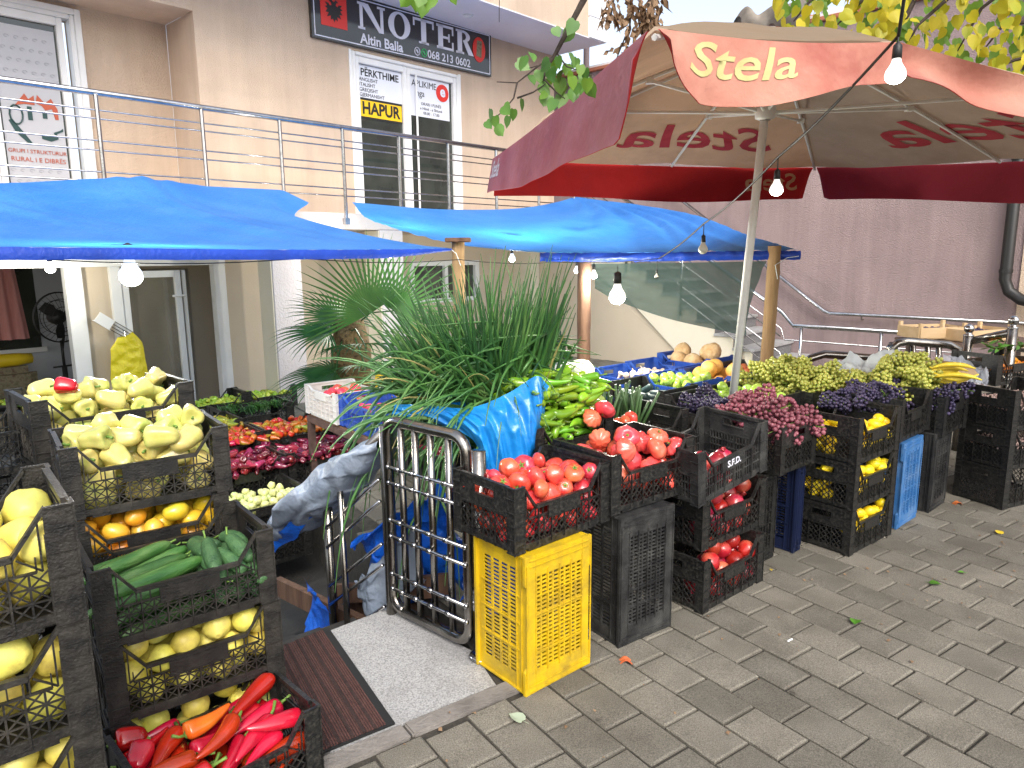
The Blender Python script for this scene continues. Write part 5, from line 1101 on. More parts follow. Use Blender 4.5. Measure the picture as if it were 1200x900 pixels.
for i in range(8):
    p, q = ring[i][1], ring[(i + 1) % 8][1]
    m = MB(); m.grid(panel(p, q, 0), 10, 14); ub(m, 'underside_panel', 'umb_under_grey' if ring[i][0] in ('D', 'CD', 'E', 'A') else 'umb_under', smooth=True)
    m = MB(); m.grid(panel(p, q, .012), 10, 14); ub(m, 'top_panel', 'umb_top', smooth=True)
hub = ptop
for nme, c in ring:
    m = MB(); n = 8; pts = [apex.lerp(c, k / n) + V((0, 0, -.02 + .024 * math.sin(PI * k / n))) for k in range(n + 1)]; m.tube(pts, .011, 6); mid = apex.lerp(c, .55) + V((0, 0, -.01)); m.tube([hub + V((0, 0, -.02)), mid], .010, 6)
    m.box(mid.x - .02, mid.x + .02, mid.y - .02, mid.y + .02, mid.z - .015, mid.z + .015); ub(m, 'rib', 'white_paint')
m = MB(); m.rev([(.03, -.06), (.055, -.05), (.06, 0), (.055, .03), (.03, .04)], 14, Matrix.Translation(hub)); ub(m, 'hub', 'white_paint', smooth=True)
m = MB(); q0 = apex.lerp(cD, .62); m.tube([q0 + V((-.32, -.08, -.06)), q0 + V((.20, .06, -.03))], .012, 6); ub(m, 'splint', 'pale_wood')
def valance(p, q, h0, h1, outm, inm, wav=.03, rise=0, nseg=60, notch=(0, 0), fold=0, cen=None):
    nrm = (q - p).cross(V((0, 0, 1))).normalized(); cc_ = V((apex.x, apex.y, 0))
    if (p.lerp(q, .5) - cc_).dot(nrm) < 0: nrm = -nrm
    Lq = (q - p).length
    def f(off):
        def g(u, v):
            x = p.lerp(q, u); h = h0 + (h1 - h0) * u
            for k, nn in enumerate(notch):
                if nn:
                    dd = (u if k == 0 else 1 - u) * Lq; h *= min(1, .25 + .75 * min(1, dd / nn) ** .5) if dd < nn else 1
            x.z += -h * v + rise * math.sin(PI * u) + .012 * math.sin(u * 9 + 1) * v
            x += nrm * (.02 + off + v * (.05 + wav * math.sin(u * Lq * 9 + p.x * 5) + .5 * wav * noise.noise(V((u * 14, v * 2, p.x)))) - fold * math.sin(PI * v) * .05)
            x.z -= .02 * math.sin(PI * u) * (1 if rise == 0 else 0)
            return x
        return g
    m = MB(); m.grid(f(.004), nseg, 10); ub(m, 'valance', outm, smooth=True)
    m = MB(); m.grid(f(-.001), nseg, 10); ub(m, 'valance_lining', inm, smooth=True)
    return f(.007), f(-.004)
VA = valance(cA, cE, .25, .14, 'val_salmon', 'val_red', rise=-.0, notch=(.14, 0))
VE = valance(cE, cD, .15, .27, 'val_salmon', 'val_red', wav=.035, fold=1)
VB = valance(cB, cA, .26, .33, 'val_pink', 'val_red', notch=(0, .12), wav=.007)
VC = valance(cC, cB, .27, .26, 'val_pink', 'val_red', notch=(.05, 0), wav=.007)
VD = valance(cD, cC, .26, .26, 'val_pink', 'val_wine', notch=(0, .06), wav=.02)
def surf_text(s, g, u0, u1, v0, v1, matn, flip=False, name='lettering', sx=1, fontoff=.012, shear=.25):
    """bend flat letters onto the cloth surface g(u,v)"""
    me = text_mesh(s, 1.0, matn, ext=0, off=fontoff, shear=shear); xs = [v.co.x for v in me.vertices]; ys = [v.co.y for v in me.vertices]
    bm = bmesh.new(); bm.from_mesh(me); bmesh.ops.triangulate(bm, faces=bm.faces); bmesh.ops.remove_doubles(bm, verts=bm.verts, dist=.001)
    for _ in range(2):
        le = [e for e in bm.edges if e.calc_length() > .12]
        if le: bmesh.ops.subdivide_edges(bm, edges=le, cuts=1); bmesh.ops.triangulate(bm, faces=bm.faces)
    x0, x1, y0, y1 = min(xs), max(xs), min(ys), max(ys)
    for v in bm.verts:
        a = (v.co.x - x0) / (x1 - x0); c = (v.co.y - y0) / (y1 - y0)
        if flip: a = 1 - a
        v.co = g(u0 + (u1 - u0) * a, v1 + (v0 - v1) * c) - UB
    bm.to_mesh(me); bm.free(); return link(name, me, um)
surf_text('Stela', VA[0], .10, .52, .10, .62, 'print_green')
surf_text('Stela', VB[0], .03, .13, .12, .62, 'print_white')
surf_text('Stela', VC[1], .045, .23, .18, .72, 'print_tan', flip=False)
# letters showing through the cloth, read backwards from below
def under(p, q):
    f = panel(p, q, -.006)
    return f
def under2(pl, pm, pr):
    f1, f2 = panel(pl, pm, -.008), panel(pm, pr, -.008)
    return lambda u, v: f1(u * 2, v) if u < .5 else f2(u * 2 - 1, v)
surf_text('Stela', under2(cB, cBC, cC), .28, .80, .86, .62, 'print_red', flip=True) if False else None
G = under2(cC, cBC, cB); surf_text('Stela', G, .16, .74, .64, .84, 'print_red')
G = under2(cD, cCD, cC); surf_text('Stela', G, .14, .72, .64, .84, 'print_red')

# ------------------------------------------------------------------ light bulbs and their cables
def bulb(top, drop, r, matn, label, group=None, big=False, power=0):
    o = thing('light_bulb', label, 'light bulb', top, 0, group)
    m = MB(); m.tube([(0, 0, 0), (0, 0, -drop)], .003, 5); m.build('wire', 'rubber', o)
    m = MB(); m.rev([(.004, -drop + .01), (r * .42, -drop), (r * .48, -drop - r * 1.2), (r * .40, -drop - r * 1.25), (0, -drop - r * 1.25)], 14); m.build('socket', 'rubber', o, smooth=True)
    z = -drop - r * 1.2
    m = MB(); m.rev([(r * .38, z), (r * .52, z - r * .5), (r * .92, z - r * 1.15), (r, z - r * 1.5), (r * .985, z - r * 1.62)], 18); m.build('bulb_base', 'bulb_dim' if matn == 'bulb_glow' else 'bulb_off', o, smooth=True)
    m = MB(); m.rev([(r * .98, z - r * 1.63), (r * .93, z - r * 1.9), (r * .66, z - r * 2.25), (r * .3, z - r * 2.42), (0.0005, z - r * 2.45)], 18); m.build('glass', matn, o, smooth=True)
    if power:
        l = bpy.data.lights.new('bulb_light', 'POINT'); l.energy = power; l.color = (1, .96, .82); l.shadow_soft_size = r; lo = bpy.data.objects.new('bulb_light', l); col.objects.link(lo); lo.location = (0, 0, z - r * 3.6); lo.parent = o
    return o
s0 = aty(1068, -60, 2.3); s1 = aty(1053, 42, 2.40); s2 = aty(912, 184, 3.35); s3 = aty(825, 262, 4.5); s4 = aty(772, 303, 5.30)
def cable(pts, r, label, sag=.0, n=12):
    m = MB(); P = []
    for a, b_ in zip(pts, pts[1:]):
        for k in range(n): f = k / n; P.append(a.lerp(b_, f) + V((0, 0, -sag * math.sin(PI * f) * (b_ - a).length)))
    P.append(pts[-1]); m.tube(P, r, 6); o = m.build('cable', 'rubber', smooth=True); tag(o, label, 'cable'); return o
cable([s0, s1, s2, s3, s4], .0055, 'black cable with bulbs slanting down across the umbrella', .018)
cable([s4, V((.35, 5.45, 1.53)), V((-.35, 4.9, 1.56)), V((-1.2, 4.2, 1.58)), V((-2.2, 3.2, 1.60))], .003, 'thin black cable running along the tarpaulin hems', .02)
bulb(s1, .028, .0315, 'bulb_glow', 'lit bulb hanging nearest, in front of the folded umbrella edge', power=.8)
bulb(s2, .06, .030, 'bulb_glow', 'lit bulb hanging before the red umbrella lining', power=2.5)
bulb(s3, .075, .030, 'bulb_off', 'unlit white bulb in front of the blue tarpaulin hem')
bulb(aty(770, 306, 5.32), .07, .016, 'rubber', 'empty black bulb holder hanging in front of the shade net')
bulb(aty(724, 311, 4.9), .05, .058, 'bulb_glow', 'large lit bulb hanging beside the middle wooden post', power=55)
bulb(aty(696, 306, 5.5), .03, .028, 'bulb_glow', 'small lit bulb just right of the middle wooden post', power=22)
bulb(aty(676, 307, 8.2), .0, .034, 'bulb_glow', 'small lit bulb just left of the middle wooden post', power=60)
bulb(aty(600, 292, 7.6), .0, .036, 'bulb_glow', 'small lit bulb over the spring onions at the front edge', power=60)
bulb(aty(458, 288, 7.3), .0, .034, 'bulb_glow', 'small lit bulb against the pale column behind the palm', power=50)
bulb(aty(57, 299, 6.6), .0, .044, 'bulb_glow', 'small lit bulb at far left in front of the shop curtain', power=20)
bulb(aty(150, 291, 4.0), -.02, .062, 'bulb_glow', 'large lit bulb hanging above the yellow bags', power=70)

# ------------------------------------------------------------------ gate and rails by the steps
def pipe_thing(o, nm, pts, r, matn='dark_steel', seg=10): m = MB(); m.tube(pts, r, seg); return m.build(nm, matn, o, smooth=True)
gt = thing('gate', 'small open steel gate of rounded tube with paired horizontal bars', 'gate', (-.18, 2.69, 0), math.atan2(.66, -.75))
def rr_path(x0, x1, z0_, z1_, r, n=6):
    P = []
    for (cx, cz, a0) in ((x1 - r, z0_ + r, -PI / 2), (x1 - r, z1_ - r, 0), (x0 + r, z1_ - r, PI / 2), (x0 + r, z0_ + r, PI)):
        for k in range(n + 1): a = a0 + PI / 2 * k / n; P.append((cx + r * math.cos(a), 0, cz + r * math.sin(a)))
    return P
gp = rr_path(.0, .48, .035, .90, .07); gp.append(gp[0]); pipe_thing(gt, 'frame', gp, .0235, seg=12)
for u in (.10, .205, .30, .39): pipe_thing(gt, 'upright', [(u, 0, .05), (u, 0, .885)], .0155)
for z in (.70, .63, .46, .385, .21, .14):
    o = MB(); o.tube([(-.005, .026, z + .0), (.45, .026, z)], .0075, 8)
    for u in (.10, .205, .30, .39): o.tube([(u - .012, .026, z), (u + .012, .026, z)], .011, 8)
    for u in (-.008, .452): o.ball((u, .026, z), .011, 8, 6)
    o.build('bar', 'steel', gt, smooth=True)
m = MB(); m.box(-.07, -.03, -.01, .01, .2, .27); m.tube([(-.03, 0, .19), (-.03, 0, .28)], .008, 8); m.build('hinge', 'steel', gt)
pr_ = thing('steel_post', 'thick steel tube post carrying the gate beside the yellow crate', 'post', (-.13, 2.645, 0)); pipe_thing(pr_, 'tube', [(0, 0, 0), (0, 0, .86)], .028, seg=14)
m = MB(); m.rev([(.0, .005), (.055, .005), (.05, .012), (.028, .014)], 18); m.build('foot_plate', 'steel', pr_, smooth=True)
ra2 = thing('steps_railing', 'dark steel stair railing sloping down beside the landing', 'railing', (-.18, 2.69, 0), math.atan2(.66, -.75))
pipe_thing(ra2, 'handrail', [(.50, 0, .845), (1.22, 0, .285)], .0225, seg=12)
pipe_thing(ra2, 'post', [(.50, 0, -.05), (.50, 0, .87)], .024); pipe_thing(ra2, 'post', [(.965, 0, -.62), (.965, 0, .47)], .024)
pipe_thing(ra2, 'post', [(.80, .035, -.5), (.80, .035, .53)], .0145); m = MB(); m.ball((.80, .035, .54), .017, 8, 6); m.build('post_cap', 'steel', ra2, smooth=True)
pipe_thing(ra2, 'post', [(.90, -.04, -.6), (.90, -.04, .32)], .012)
for z in (.63, .53, .33, .23, .03, -.07): 
    pipe_thing(ra2, 'bar', [(.52, .024, z + .0), (.95, .024, z - .335)], .0085, 'steel')
# tube railings behind the stall on the right
rb = thing('tube_barrier', 'rounded steel tube barrier behind the bananas', 'barrier', (0, 0, 0))
y_ = 5.75
q = [aty(1046, 440, y_), aty(1046, 408, y_), aty(1052, 402, y_), aty(1062, 400, y_), aty(1112, 404, y_), aty(1121, 408, y_), aty(1124, 418, y_), aty(1124, 445, y_)]
pipe_thing(rb, 'frame', q, .034, seg=12)
for px in (1070, 1087, 1100): pipe_thing(rb, 'upright', [aty(px, 402, y_), aty(px, 450, y_)], .022)
pipe_thing(rb, 'bar', [aty(1050, 424, y_), aty(1092, 428, y_)], .012, 'steel')
q = [aty(1125, 440, y_ - .1), aty(1064, 425, y_ - .1)]
rb2_ = thing('curved_barrier', 'low curved steel tube rail above the dark grapes', 'barrier', (0, 0, 0))
pipe_thing(rb2_, 'tube', [aty(938, 440, 5.9), aty(940, 428, 5.9), aty(950, 420, 5.9), aty(966, 415, 5.9), aty(1035, 421, 5.9), aty(1042, 412, 5.85), aty(1046, 404, 5.8)], .034, seg=12)
for px, hh, yy, lab in ((1135, 380, 5.6, 'thick steel post with a ball top left of the mandarins'), (1187, 371, 5.3, 'thick steel post with a ball top nearest the downpipe')):
    bp_ = thing('ball_post', lab, 'post', (0, 0, 0)); t = aty(px, hh + 14, yy); pipe_thing(bp_, 'tube', [(t.x, yy, 0), (t.x, yy, t.z)], .036, seg=14)
    m = MB(); m.rev([(.036, 0), (.04, .01), (.022, .018), (.022, .03)], 14, Matrix.Translation(t)); m.ball((t.x, t.y, t.z + .06), .038, 14, 10); m.build('ball', 'steel', bp_, smooth=True)
sl_ = thing('slanting_rail', 'short slanting steel rail between the two ball topped posts', 'railing', (0, 0, 0)); pipe_thing(sl_, 'tube', [aty(1141, 399, 5.58), aty(1183, 390, 5.32)], .032)

# ------------------------------------------------------------------ brown table, stall boards
tb = thing('table', 'dark brown iron table carrying the white and blue crates', 'table', (-1.50, 5.10, 0), EY - .03)
TL = 1.75
m = MB(); m.box(0, TL, 0, .045, .405, .45); m.box(0, TL, .55, .595, .405, .45); m.box(0, .045, .046, .549, .405, .45); m.box(TL - .045, TL, .046, .549, .405, .45); m.build('frame', 'brown_iron', tb, bevel=.003)
m = MB(); m.box(.02, TL - .02, .02, .575, .4505, .462); m.build('tabletop', 'dark_wood', tb)
for x, y in ((0, 0), (TL - .045, 0), (0, .55), (TL - .045, .55)): m = MB(); m.box(x, x + .045, y, y + .045, -.62, .404); m.build('leg', 'brown_iron', tb, bevel=.003)
tb2 = thing('stall_table', 'low wooden trestle under the back rows of produce crates', 'table', (.42, 4.45, 0), EY)
m = MB(); m.box(-.35, 1.22, -.15, 1.60, .44, .475); m.build('tabletop', 'dark_wood', tb2)
for x, y in ((-.3, 0.0), (1.1, -.1), (-.3, 1.5), (1.1, 1.5)): m = MB(); m.box(x, x + .06, y, y + .06, 0, .439); m.build('leg', 'dark_wood', tb2)
tb3 = thing('stall_table', 'low wooden trestle under the grapes and bananas', 'table', (2.25, 4.42, 0), .73)
m = MB(); m.box(-.42, 1.6, .02, 1.0, .42, .455); m.build('tabletop', 'dark_wood', tb3)
for x, y in ((-.3, .1), (1.5, .1), (-.3, .9), (1.5, .9)): m = MB(); m.box(x, x + .06, y, y + .06, 0, .419); m.build('leg', 'dark_wood', tb3)
lg = thing('stall_table', 'small wooden trestle under the green pepper crate', 'table', (.06, 3.06, 0), .73)
m = MB(); m.box(0, .62, 0, .32, .56, .595); m.build('tabletop', 'dark_wood', lg)
for x, y in ((.02, .25), (.56, .25)): m = MB(); m.box(x, x + .04, y, y + .04, 0, .559); m.build('leg', 'dark_wood', lg)

# ------------------------------------------------------------------ crumpled sheets
def crumple(fn, nu, nv, amp, sc_, matn, label, seed=0, thick=0, mat2=None):
    def g(u, v):
        p = fn(u, v); q = p * sc_ + V((seed, 0, 0)); q = q + .5 * V((noise.noise(q * .8), noise.noise(q * .8 + V((9, 0, 0))), 0)); a = (1 - abs(noise.noise(q)) * 3.4) * .7; b_ = (1 - abs(noise.noise(q * 2.1 + V((5, 1, 2)))) * 3) * .25; c = 1 - abs(noise.noise(q * 1.3 + V((3, 8, 1)))) * 3.2
        return p + V((a * .6, b_ * .3 - abs(a) * .5, a * .4 + b_ * .35 + c * .35)) * amp
    m = MB(); m.grid(g, nu, nv); o = m.build('crumpled_tarpaulin', matn, smooth=True); tag(o, label, 'tarpaulin'); return o
bx = V((-.75, .66, 0)).normalized(); nx_ = V((.66, .75, 0)).normalized()
def railp(t, z, off=0): return V((-.18, 2.69, 0)) + bx * t + V((0, 0, z)) + nx_ * off
def drape(u, v):                                       # bundle over the handrail
    t = .56 + .84 * u; zt = .845 - (t - .5) * .78 - .02 + .05 * u; a = v * 2 * PI; r = (.035 + .075 * math.sin(PI * min(1, .05 + u * .80)) + .02 * u) * (1 + .25 * noise.noise(V((u * 4, math.cos(a), math.sin(a)))))
    return railp(t, zt + r * math.sin(a) * 1.0, .06 + r * math.cos(a) * 1.8)
crumple(drape, 110, 80, .065, 3.6, 'tarp_silver', 'silvery grey tarpaulin bundled over the sloping handrail', 2)
def drape_b(u, v): t = .98 + .40 * u; zt = .845 - (t - .5) * .78; return railp(t, zt - .03 - .08 * v + .02 * math.sin(u * 9), -.10 + .05 * v)
crumple(drape_b, 24, 8, .02, 9, 'tarp_royal', 'royal blue edge of the bundled silver tarpaulin', 4)
def heap(u, v): t = .30 + .62 * u; return railp(t, .60 - .46 * u - v * (.42 - .1 * u) + .1 * math.sin(v * 5), .10 + .22 * v + .07 * math.sin(u * 6))
crumple(heap, 60, 50, .10, 5.5, 'tarp_royal', 'royal blue plastic sheet heaped behind the sloping bars', 6)
def heap2(u, v): t = .42 + .36 * u; return railp(t, .40 - .36 * u - v * .26 + .05 * math.sin(v * 6), .03 + .08 * v + .05 * math.sin(u * 5 + v))
crumple(heap2, 40, 36, .06, 8, 'tarp_silver', 'silvery grey sheet hanging out between the sloping bars', 9)
def heap3(u, v): t = .15 + .85 * u; return railp(t, -.16 - .28 * u - v * .26, .06 + .35 * v)
crumple(heap3, 60, 40, .09, 6, 'tarp_royal', 'dark blue sheet lying low behind the bars at the landing', 12)
def heap4(u, v): t = .98 + .32 * u; return railp(t, -.10 - .5 * v, -.06 + .1 * u + .04 * math.sin(v * 6))
crumple(heap4, 20, 30, .05, 6, 'tarp_royal', 'strip of bright blue sheet hanging left of the thick rail post', 15)
def heap5(u, v): t = -.03 + .30 * u; return railp(t, .66 - v * .62, .14 + .16 * math.sin(v * 3) + .05 * u)
crumple(heap5, 40, 50, .09, 6, 'tarp_royal', 'bright blue sheet stuffed behind the open gate', 18)

pk = thing('wooden_boards', 'old dark wooden boards lying across behind the sloping bars', 'boards', (0, 0, 0))
for k, (t0_, t1_, za, zb2, off) in enumerate(((.35, 1.35, .05, -.34, .20), (.30, 1.30, -.12, -.42, .26), (.75, 1.75, -.30, -.38, .10))):
    a_, b_ = railp(t0_, za, off), railp(t1_, zb2, off + .05); m = MB(); dv = b_ - a_; n_ = V((0, 0, 1)); s_ = nx_ * .02
    m.add([a_ - s_, b_ - s_, b_ - s_ + n_ * .11, a_ - s_ + n_ * .11, a_ + s_, b_ + s_, b_ + s_ + n_ * .11, a_ + s_ + n_ * .11], [(0, 1, 2, 3), (7, 6, 5, 4), (4, 5, 1, 0), (5, 6, 2, 1), (6, 7, 3, 2), (7, 4, 0, 3)]); m.build('board', 'dark_wood', pk)
# blue bag round the spring onions
bg = thing('plastic_bag', 'torn bright blue plastic bag wrapped round the spring onions', 'bag', (0, 0, 0))
bc = V((-.10, 3.48, 0))
def bagf(u, v):
    a = u * 2 * PI; top = .93 + .05 * math.sin(a * 2 + 1) + .05 * noise.noise(V((math.cos(a) * 2, math.sin(a) * 2, 0))); z = .56 + (top - .56) * v
    r = .17 + .19 * v - .05 * math.sin(PI * v)
    rx, ry = r * 1.0, r * .72; p = bc + V((rx * math.cos(a), ry * math.sin(a), z))
    k = math.sin(a * 13 + 3 * noise.noise(V((a, v * 2, 3)))) * .012 * (1 + v); p += V((math.cos(a), math.sin(a), 0)) * (k + .035 * noise.noise(V((math.cos(a) * 3, math.sin(a) * 3, v * 4)))); p.z -= .06 * math.cos(a) * (1 - v) - .05 * math.cos(a) * v
    return p
m = MB(); m.grid(bagf, 120, 40); m.build('bag', 'bag_blue', bg, smooth=True)
tc_ = smoothl([aty(462, 474, 3.35), aty(500, 474, 3.16), aty(548, 478, 3.06), aty(592, 462, 3.04), aty(628, 441, 3.10), aty(642, 452, 3.18)])
bc_ = smoothl([aty(458, 486, 3.33), aty(506, 494, 3.14), aty(552, 514, 3.02), aty(574, 556, 2.98), aty(604, 572, 2.98), aty(629, 522, 3.10)])
def flap(u, v):
    p = tc_(u).lerp(bc_(u), v); a = u * 3.2 - v * .9; r1 = 1 - abs(noise.noise(V((a * 2.2, v * 1.1, 1)))) * 2.6; r2 = 1 - abs(noise.noise(V((a * 5.0 + v, v * 2.4, 4)))) * 2.6
    w_ = min(1, 6 * v) * min(1, 8 * (1 - u)); p += V((.2, -1, .15)) * (.030 * r1 + .014 * r2 + .05 * math.sin(PI * v)) * (.4 + .6 * w_); return p
m = MB(); m.grid(flap, 110, 60); m.build('torn_flap', 'bag_blue', bg, smooth=True)
# spring onions: a fountain of thin leaves
on = thing('spring_onions', 'huge bundle of spring onions with drooping green leaves in a blue bag', 'vegetable', (bc.x, bc.y, .6))
def blades(n, seed, matn, spread, hl, droop, bias=(0, 0), rw=.0042, r0=.17, seg=5, base_z=.0):
    g = random.Random(seed); m = MB()
    for _ in range(n):
        a = g.uniform(0, 2 * PI); rr_ = r0 * math.sqrt(g.random()); s = V((rr_ * 1.3 * math.cos(a), rr_ * .8 * math.sin(a), base_z + g.uniform(.02, .18)))
        d = V((math.cos(a) * rr_ / r0 * spread + bias[0] + g.gauss(0, .16), math.sin(a) * rr_ / r0 * spread * .7 + bias[1] + g.gauss(0, .14), 1)).normalized()
        if d.x > .2: d.x = .2 + (d.x - .2) * .15
        L = hl * g.uniform(.65, 1.08); dr = droop * g.uniform(.2, 1.5) * (1 if d.x < .1 else .35); P = []; n_ = 10; p = s.copy(); v = d.copy()
        kx = g.random() < .28
        for k in range(n_ + 1):
            P.append(p.copy()); f = k / n_
            v = (v + V((0, 0, -1)) * dr * (.35 + f) * .16 * (1 - .2 * v.z) + V((d.x, d.y, 0)) * dr * .03).normalized()
            if kx and k == 6: v = (v + V((g.gauss(-.2, .5), g.gauss(0, .5), -1.0))).normalized()
            p = p + v * (L / n_)
        w0 = rw * g.uniform(.7, 1.3); m.tube(P, [w0 * (.9 + .5 * math.sin(PI * min(1, k / n_ * 1.1))) * (1 - .75 * max(0, k / n_ - .55) / .45) for k in range(n_ + 1)], seg, caps=False)
    return m
blades(300, 1, 'onion_leaf', .50, .80, 1.15, rw=.0068, bias=(-.10, 0)).build('leaves', 'onion_leaf', on, smooth=True)['kind'] = 'stuff'
blades(330, 2, 'x', .34, .74, .40, rw=.0072, bias=(-.04, 0)).build('leaves', 'onion_leaf_dark', on, smooth=True)['kind'] = 'stuff'
blades(150, 3, 'x', .4, .74, 1.8, bias=(-.62, -.22), rw=.006).build('leaves', 'onion_leaf', on, smooth=True)['kind'] = 'stuff'
blades(44, 4, 'x', .4, 1.05, 3.3, bias=(-.55, -.5), rw=.0052).build('leaves', 'onion_leaf', on, smooth=True)['kind'] = 'stuff'
blades(16, 6, 'x', .3, .62, 3.6, bias=(.1, -.9), rw=.0045, base_z=.12).build('leaves', 'onion_leaf', on, smooth=True)['kind'] = 'stuff'
blades(60, 5, 'x', .15, .88, .2, bias=(.22, 0), rw=.0062).build('leaves', 'onion_leaf', on, smooth=True)['kind'] = 'stuff'
blades(34, 9, 'x', .6, .66, 1.9, bias=(-.35, -.35), rw=.0045).build('dry_leaves', 'onion_dry', on, smooth=True)['kind'] = 'stuff'
# leeks with trimmed tops, cabbage
lk = thing('leek_bundle', 'bundle of trimmed green leek tops in front of the cabbage', 'vegetable', (.50, 3.98, .60))
g = random.Random(4); m = MB()
for i in range(80):
    x, y = g.uniform(-.15, .2), g.uniform(-.1, .13); p = V((x, y * .9 - .4 * x, 0)); d = V((g.gauss(.0, .16), g.gauss(-.12, .1), 1)); L = g.uniform(.20, .30); m.tube([p, p + d * L * .5, p + d * L + V((0, 0, -.01))], [.010, .009, .0075], 6)
m.build('leaves', 'leek', lk, smooth=True)['kind'] = 'stuff'
LB = crate('LK', 'black', .34, 3.90, .46, -.45, 'black crate holding the upright leeks', s=(.75, .8, .8))
cab = MB(); cab.rev([(.03, -.075), (.075, -.06), (.105, 0), (.095, .045), (.05, .08), (.0, .09)], 24)
cb = cab.mesh('cabbage', 'cabbage', smooth=True)
for v in cb.vertices: v.co += v.co * .12 * noise.noise(v.co * 14)
o = link('cabbage', cb); o.location = aty(681, 434, 5.05) + V((0, 0, -.01)); tag(o, 'round white cabbage resting before the dark blue crate', 'cabbage')
cl_ = thing('cabbage_leaf', '', 'x'); bpy.data.objects.remove(cl_)

# ------------------------------------------------------------------ fan palm and other plants by the wall
pl = thing('fan_palm', 'fan palm with long split leaves and a fibrous trunk beside the column', 'palm', (-1.50, 6.55, -.6))
m = MB(); m.tube([(0, 0, 0), (0, 0, .7), (.02, 0, 1.32), (.02, 0, 1.62)], [.13, .15, .19, .12], 16); tr_ = m.mesh('trunk', 'palm_fibre', smooth=True)
for v in tr_.vertices: v.co += v.normal * .03 * noise.noise(v.co * 16)
link('trunk', tr_, pl)
def frond(c, ax, up_, L, n, spread, droop, seed):
    g = random.Random(seed); m = MB(); ax = V(ax).normalized(); side_ = ax.cross(V(up_)).normalized(); c = V(c)
    m.tube([V((0, 0, 1.5)), V((0, 0, 1.5)).lerp(c, .5) + V((0, 0, .08)), c], .007, 6)
    for k in range(n):
        a = (k / (n - 1) - .5) * spread; d = (ax * math.cos(a) + side_ * math.sin(a)).normalized(); l = L * (.72 + .28 * math.cos(a * .6)) * g.uniform(.9, 1.05); w = .011
        s_ = d.cross(ax.cross(side_)).normalized(); P = []; nn = 7; p = c.copy(); v = d.copy(); last = []
        for i in range(nn + 1):
            ww = w * (1.0 if i < 4 else 1 - (i - 3.6) / (nn - 3.4)) * (.5 + .5 * min(1, i / 2)); last.append((p + s_ * ww + V((0, 0, ww * .5)), p.copy() - V((0, 0, ww * .3)), p - s_ * ww + V((0, 0, ww * .5))))
            v = (v + V((0, 0, -1)) * droop * (i / nn) ** 1.5 * .5).normalized(); p = p + v * (l / nn)
        vs = [q for t in last for q in t]; fs = []
        for i in range(nn): fs += [(i * 3, i * 3 + 1, i * 3 + 4, i * 3 + 3), (i * 3 + 1, i * 3 + 2, i * 3 + 5, i * 3 + 4)]
        m.add(vs, fs)
    return m
for i, (c, ax, L, dr, up_) in enumerate((((.28, -.3, 1.70), (-.35, -.25, .75), .80, .12, (.3, -1, .1)), ((-.10, -.25, 1.52), (-1, -.2, .10), .62, .55, (0, -.3, 1)), ((-.05, -.35, 1.18), (-1, -.3, -.05), .66, .6, (0, -.3, 1)), ((.2, -.3, 1.25), (.6, -.6, .15), .6, .5, (0, 0, 1)), ((.45, -.1, 1.7), (.8, .1, .8), .75, .2, (0, -1, .3)), ((.25, -.5, 1.45), (.3, -1, .15), .6, .6, (0, 0, 1)), ((-.1, .1, 1.6), (-.5, .5, .6), .6, .4, (0, 0, 1)), ((-.25, .1, 1.05), (-.6, -.3, -.1), .5, .6, (0, 0, 1)))):
    frond(c, ax, up_, L * .88, 30, 3.6 if i else 3.0, dr, i).build('frond', 'palm_leaf', pl)
m = MB(); m.rev([(.14, 0), (.20, .02), (.24, .4), (.25, .42), (.22, .42), (.20, .38), (0, .38)], 20); m.build('pot', 'terracotta', pl, smooth=True)
ct = thing('cactus', 'dark ribbed column cactus standing against the wall by the middle post', 'cactus', (aty(650, 420, 7.2).x, 7.2, .2))
g = random.Random(2); m = MB()
for i in range(16): x = -.11 + .22 * (i / 15); m.tube([(x * .8, g.uniform(-.05, .05), 0), (x * 1.0, 0, .3), (x * .85, 0, g.uniform(.52, .64))], [.018, .02, .008], 6)
m.build('stem', 'cactus', ct, smooth=True)
for z in (.2, .42): m = MB(); m.tube([(.12 * math.cos(a), .05 * math.sin(a), z) for a in [k * PI / 6 for k in range(13)]], .006, 5); m.build('tie', 'rubber', ct)
m = MB(); m.rev([(.10, -.8), (.15, -.78), (.17, 0), (.14, 0), (.0, -.03)], 16); m.build('pot', 'white_paint', ct, smooth=True)
wb = thing('painted_box', 'white box with orange panels and a black curve, behind the blue bag', 'box', aty(648, 470, 5.9), -.5)
m = MB(); m.box(-.22, .16, 0, .25, -.3, .30); m.build('body', 'white_paint', wb, bevel=.006)
m = MB(); m.box(-.19, -.06, -.004, -.001, -.2, .16); m.build('panel', 'signal_yellow', wb)
m = MB(); m.tube([(.14 - .13 * math.sin(a), -.006, -.02 + .16 * math.cos(a)) for a in [k * PI / 24 for k in range(13)]], .008, 6); m.tube([(.01, -.006, -.02), (.01, -.006, -.2)], .008, 6); m.build('outline', 'rubber', wb)
g = random.Random(8); m = MB()
for i in range(70):
    p = V((g.uniform(-.2, .15), g.uniform(0, .2), .30 + g.uniform(.0, .14))); q = Matrix.LocRotScale(p, Euler((g.uniform(-1, 1), g.uniform(-1, 1), g.uniform(0, 6))), V((1, 1, 1)) * g.uniform(.03, .055))
    m.add([q @ V(t) for t in ((0, 0, 0), (.5, .8, .1), (0, 1.6, .3), (-.5, .8, .1))], [(0, 1, 2, 3)])
m.build('herbs', 'parsley', wb)
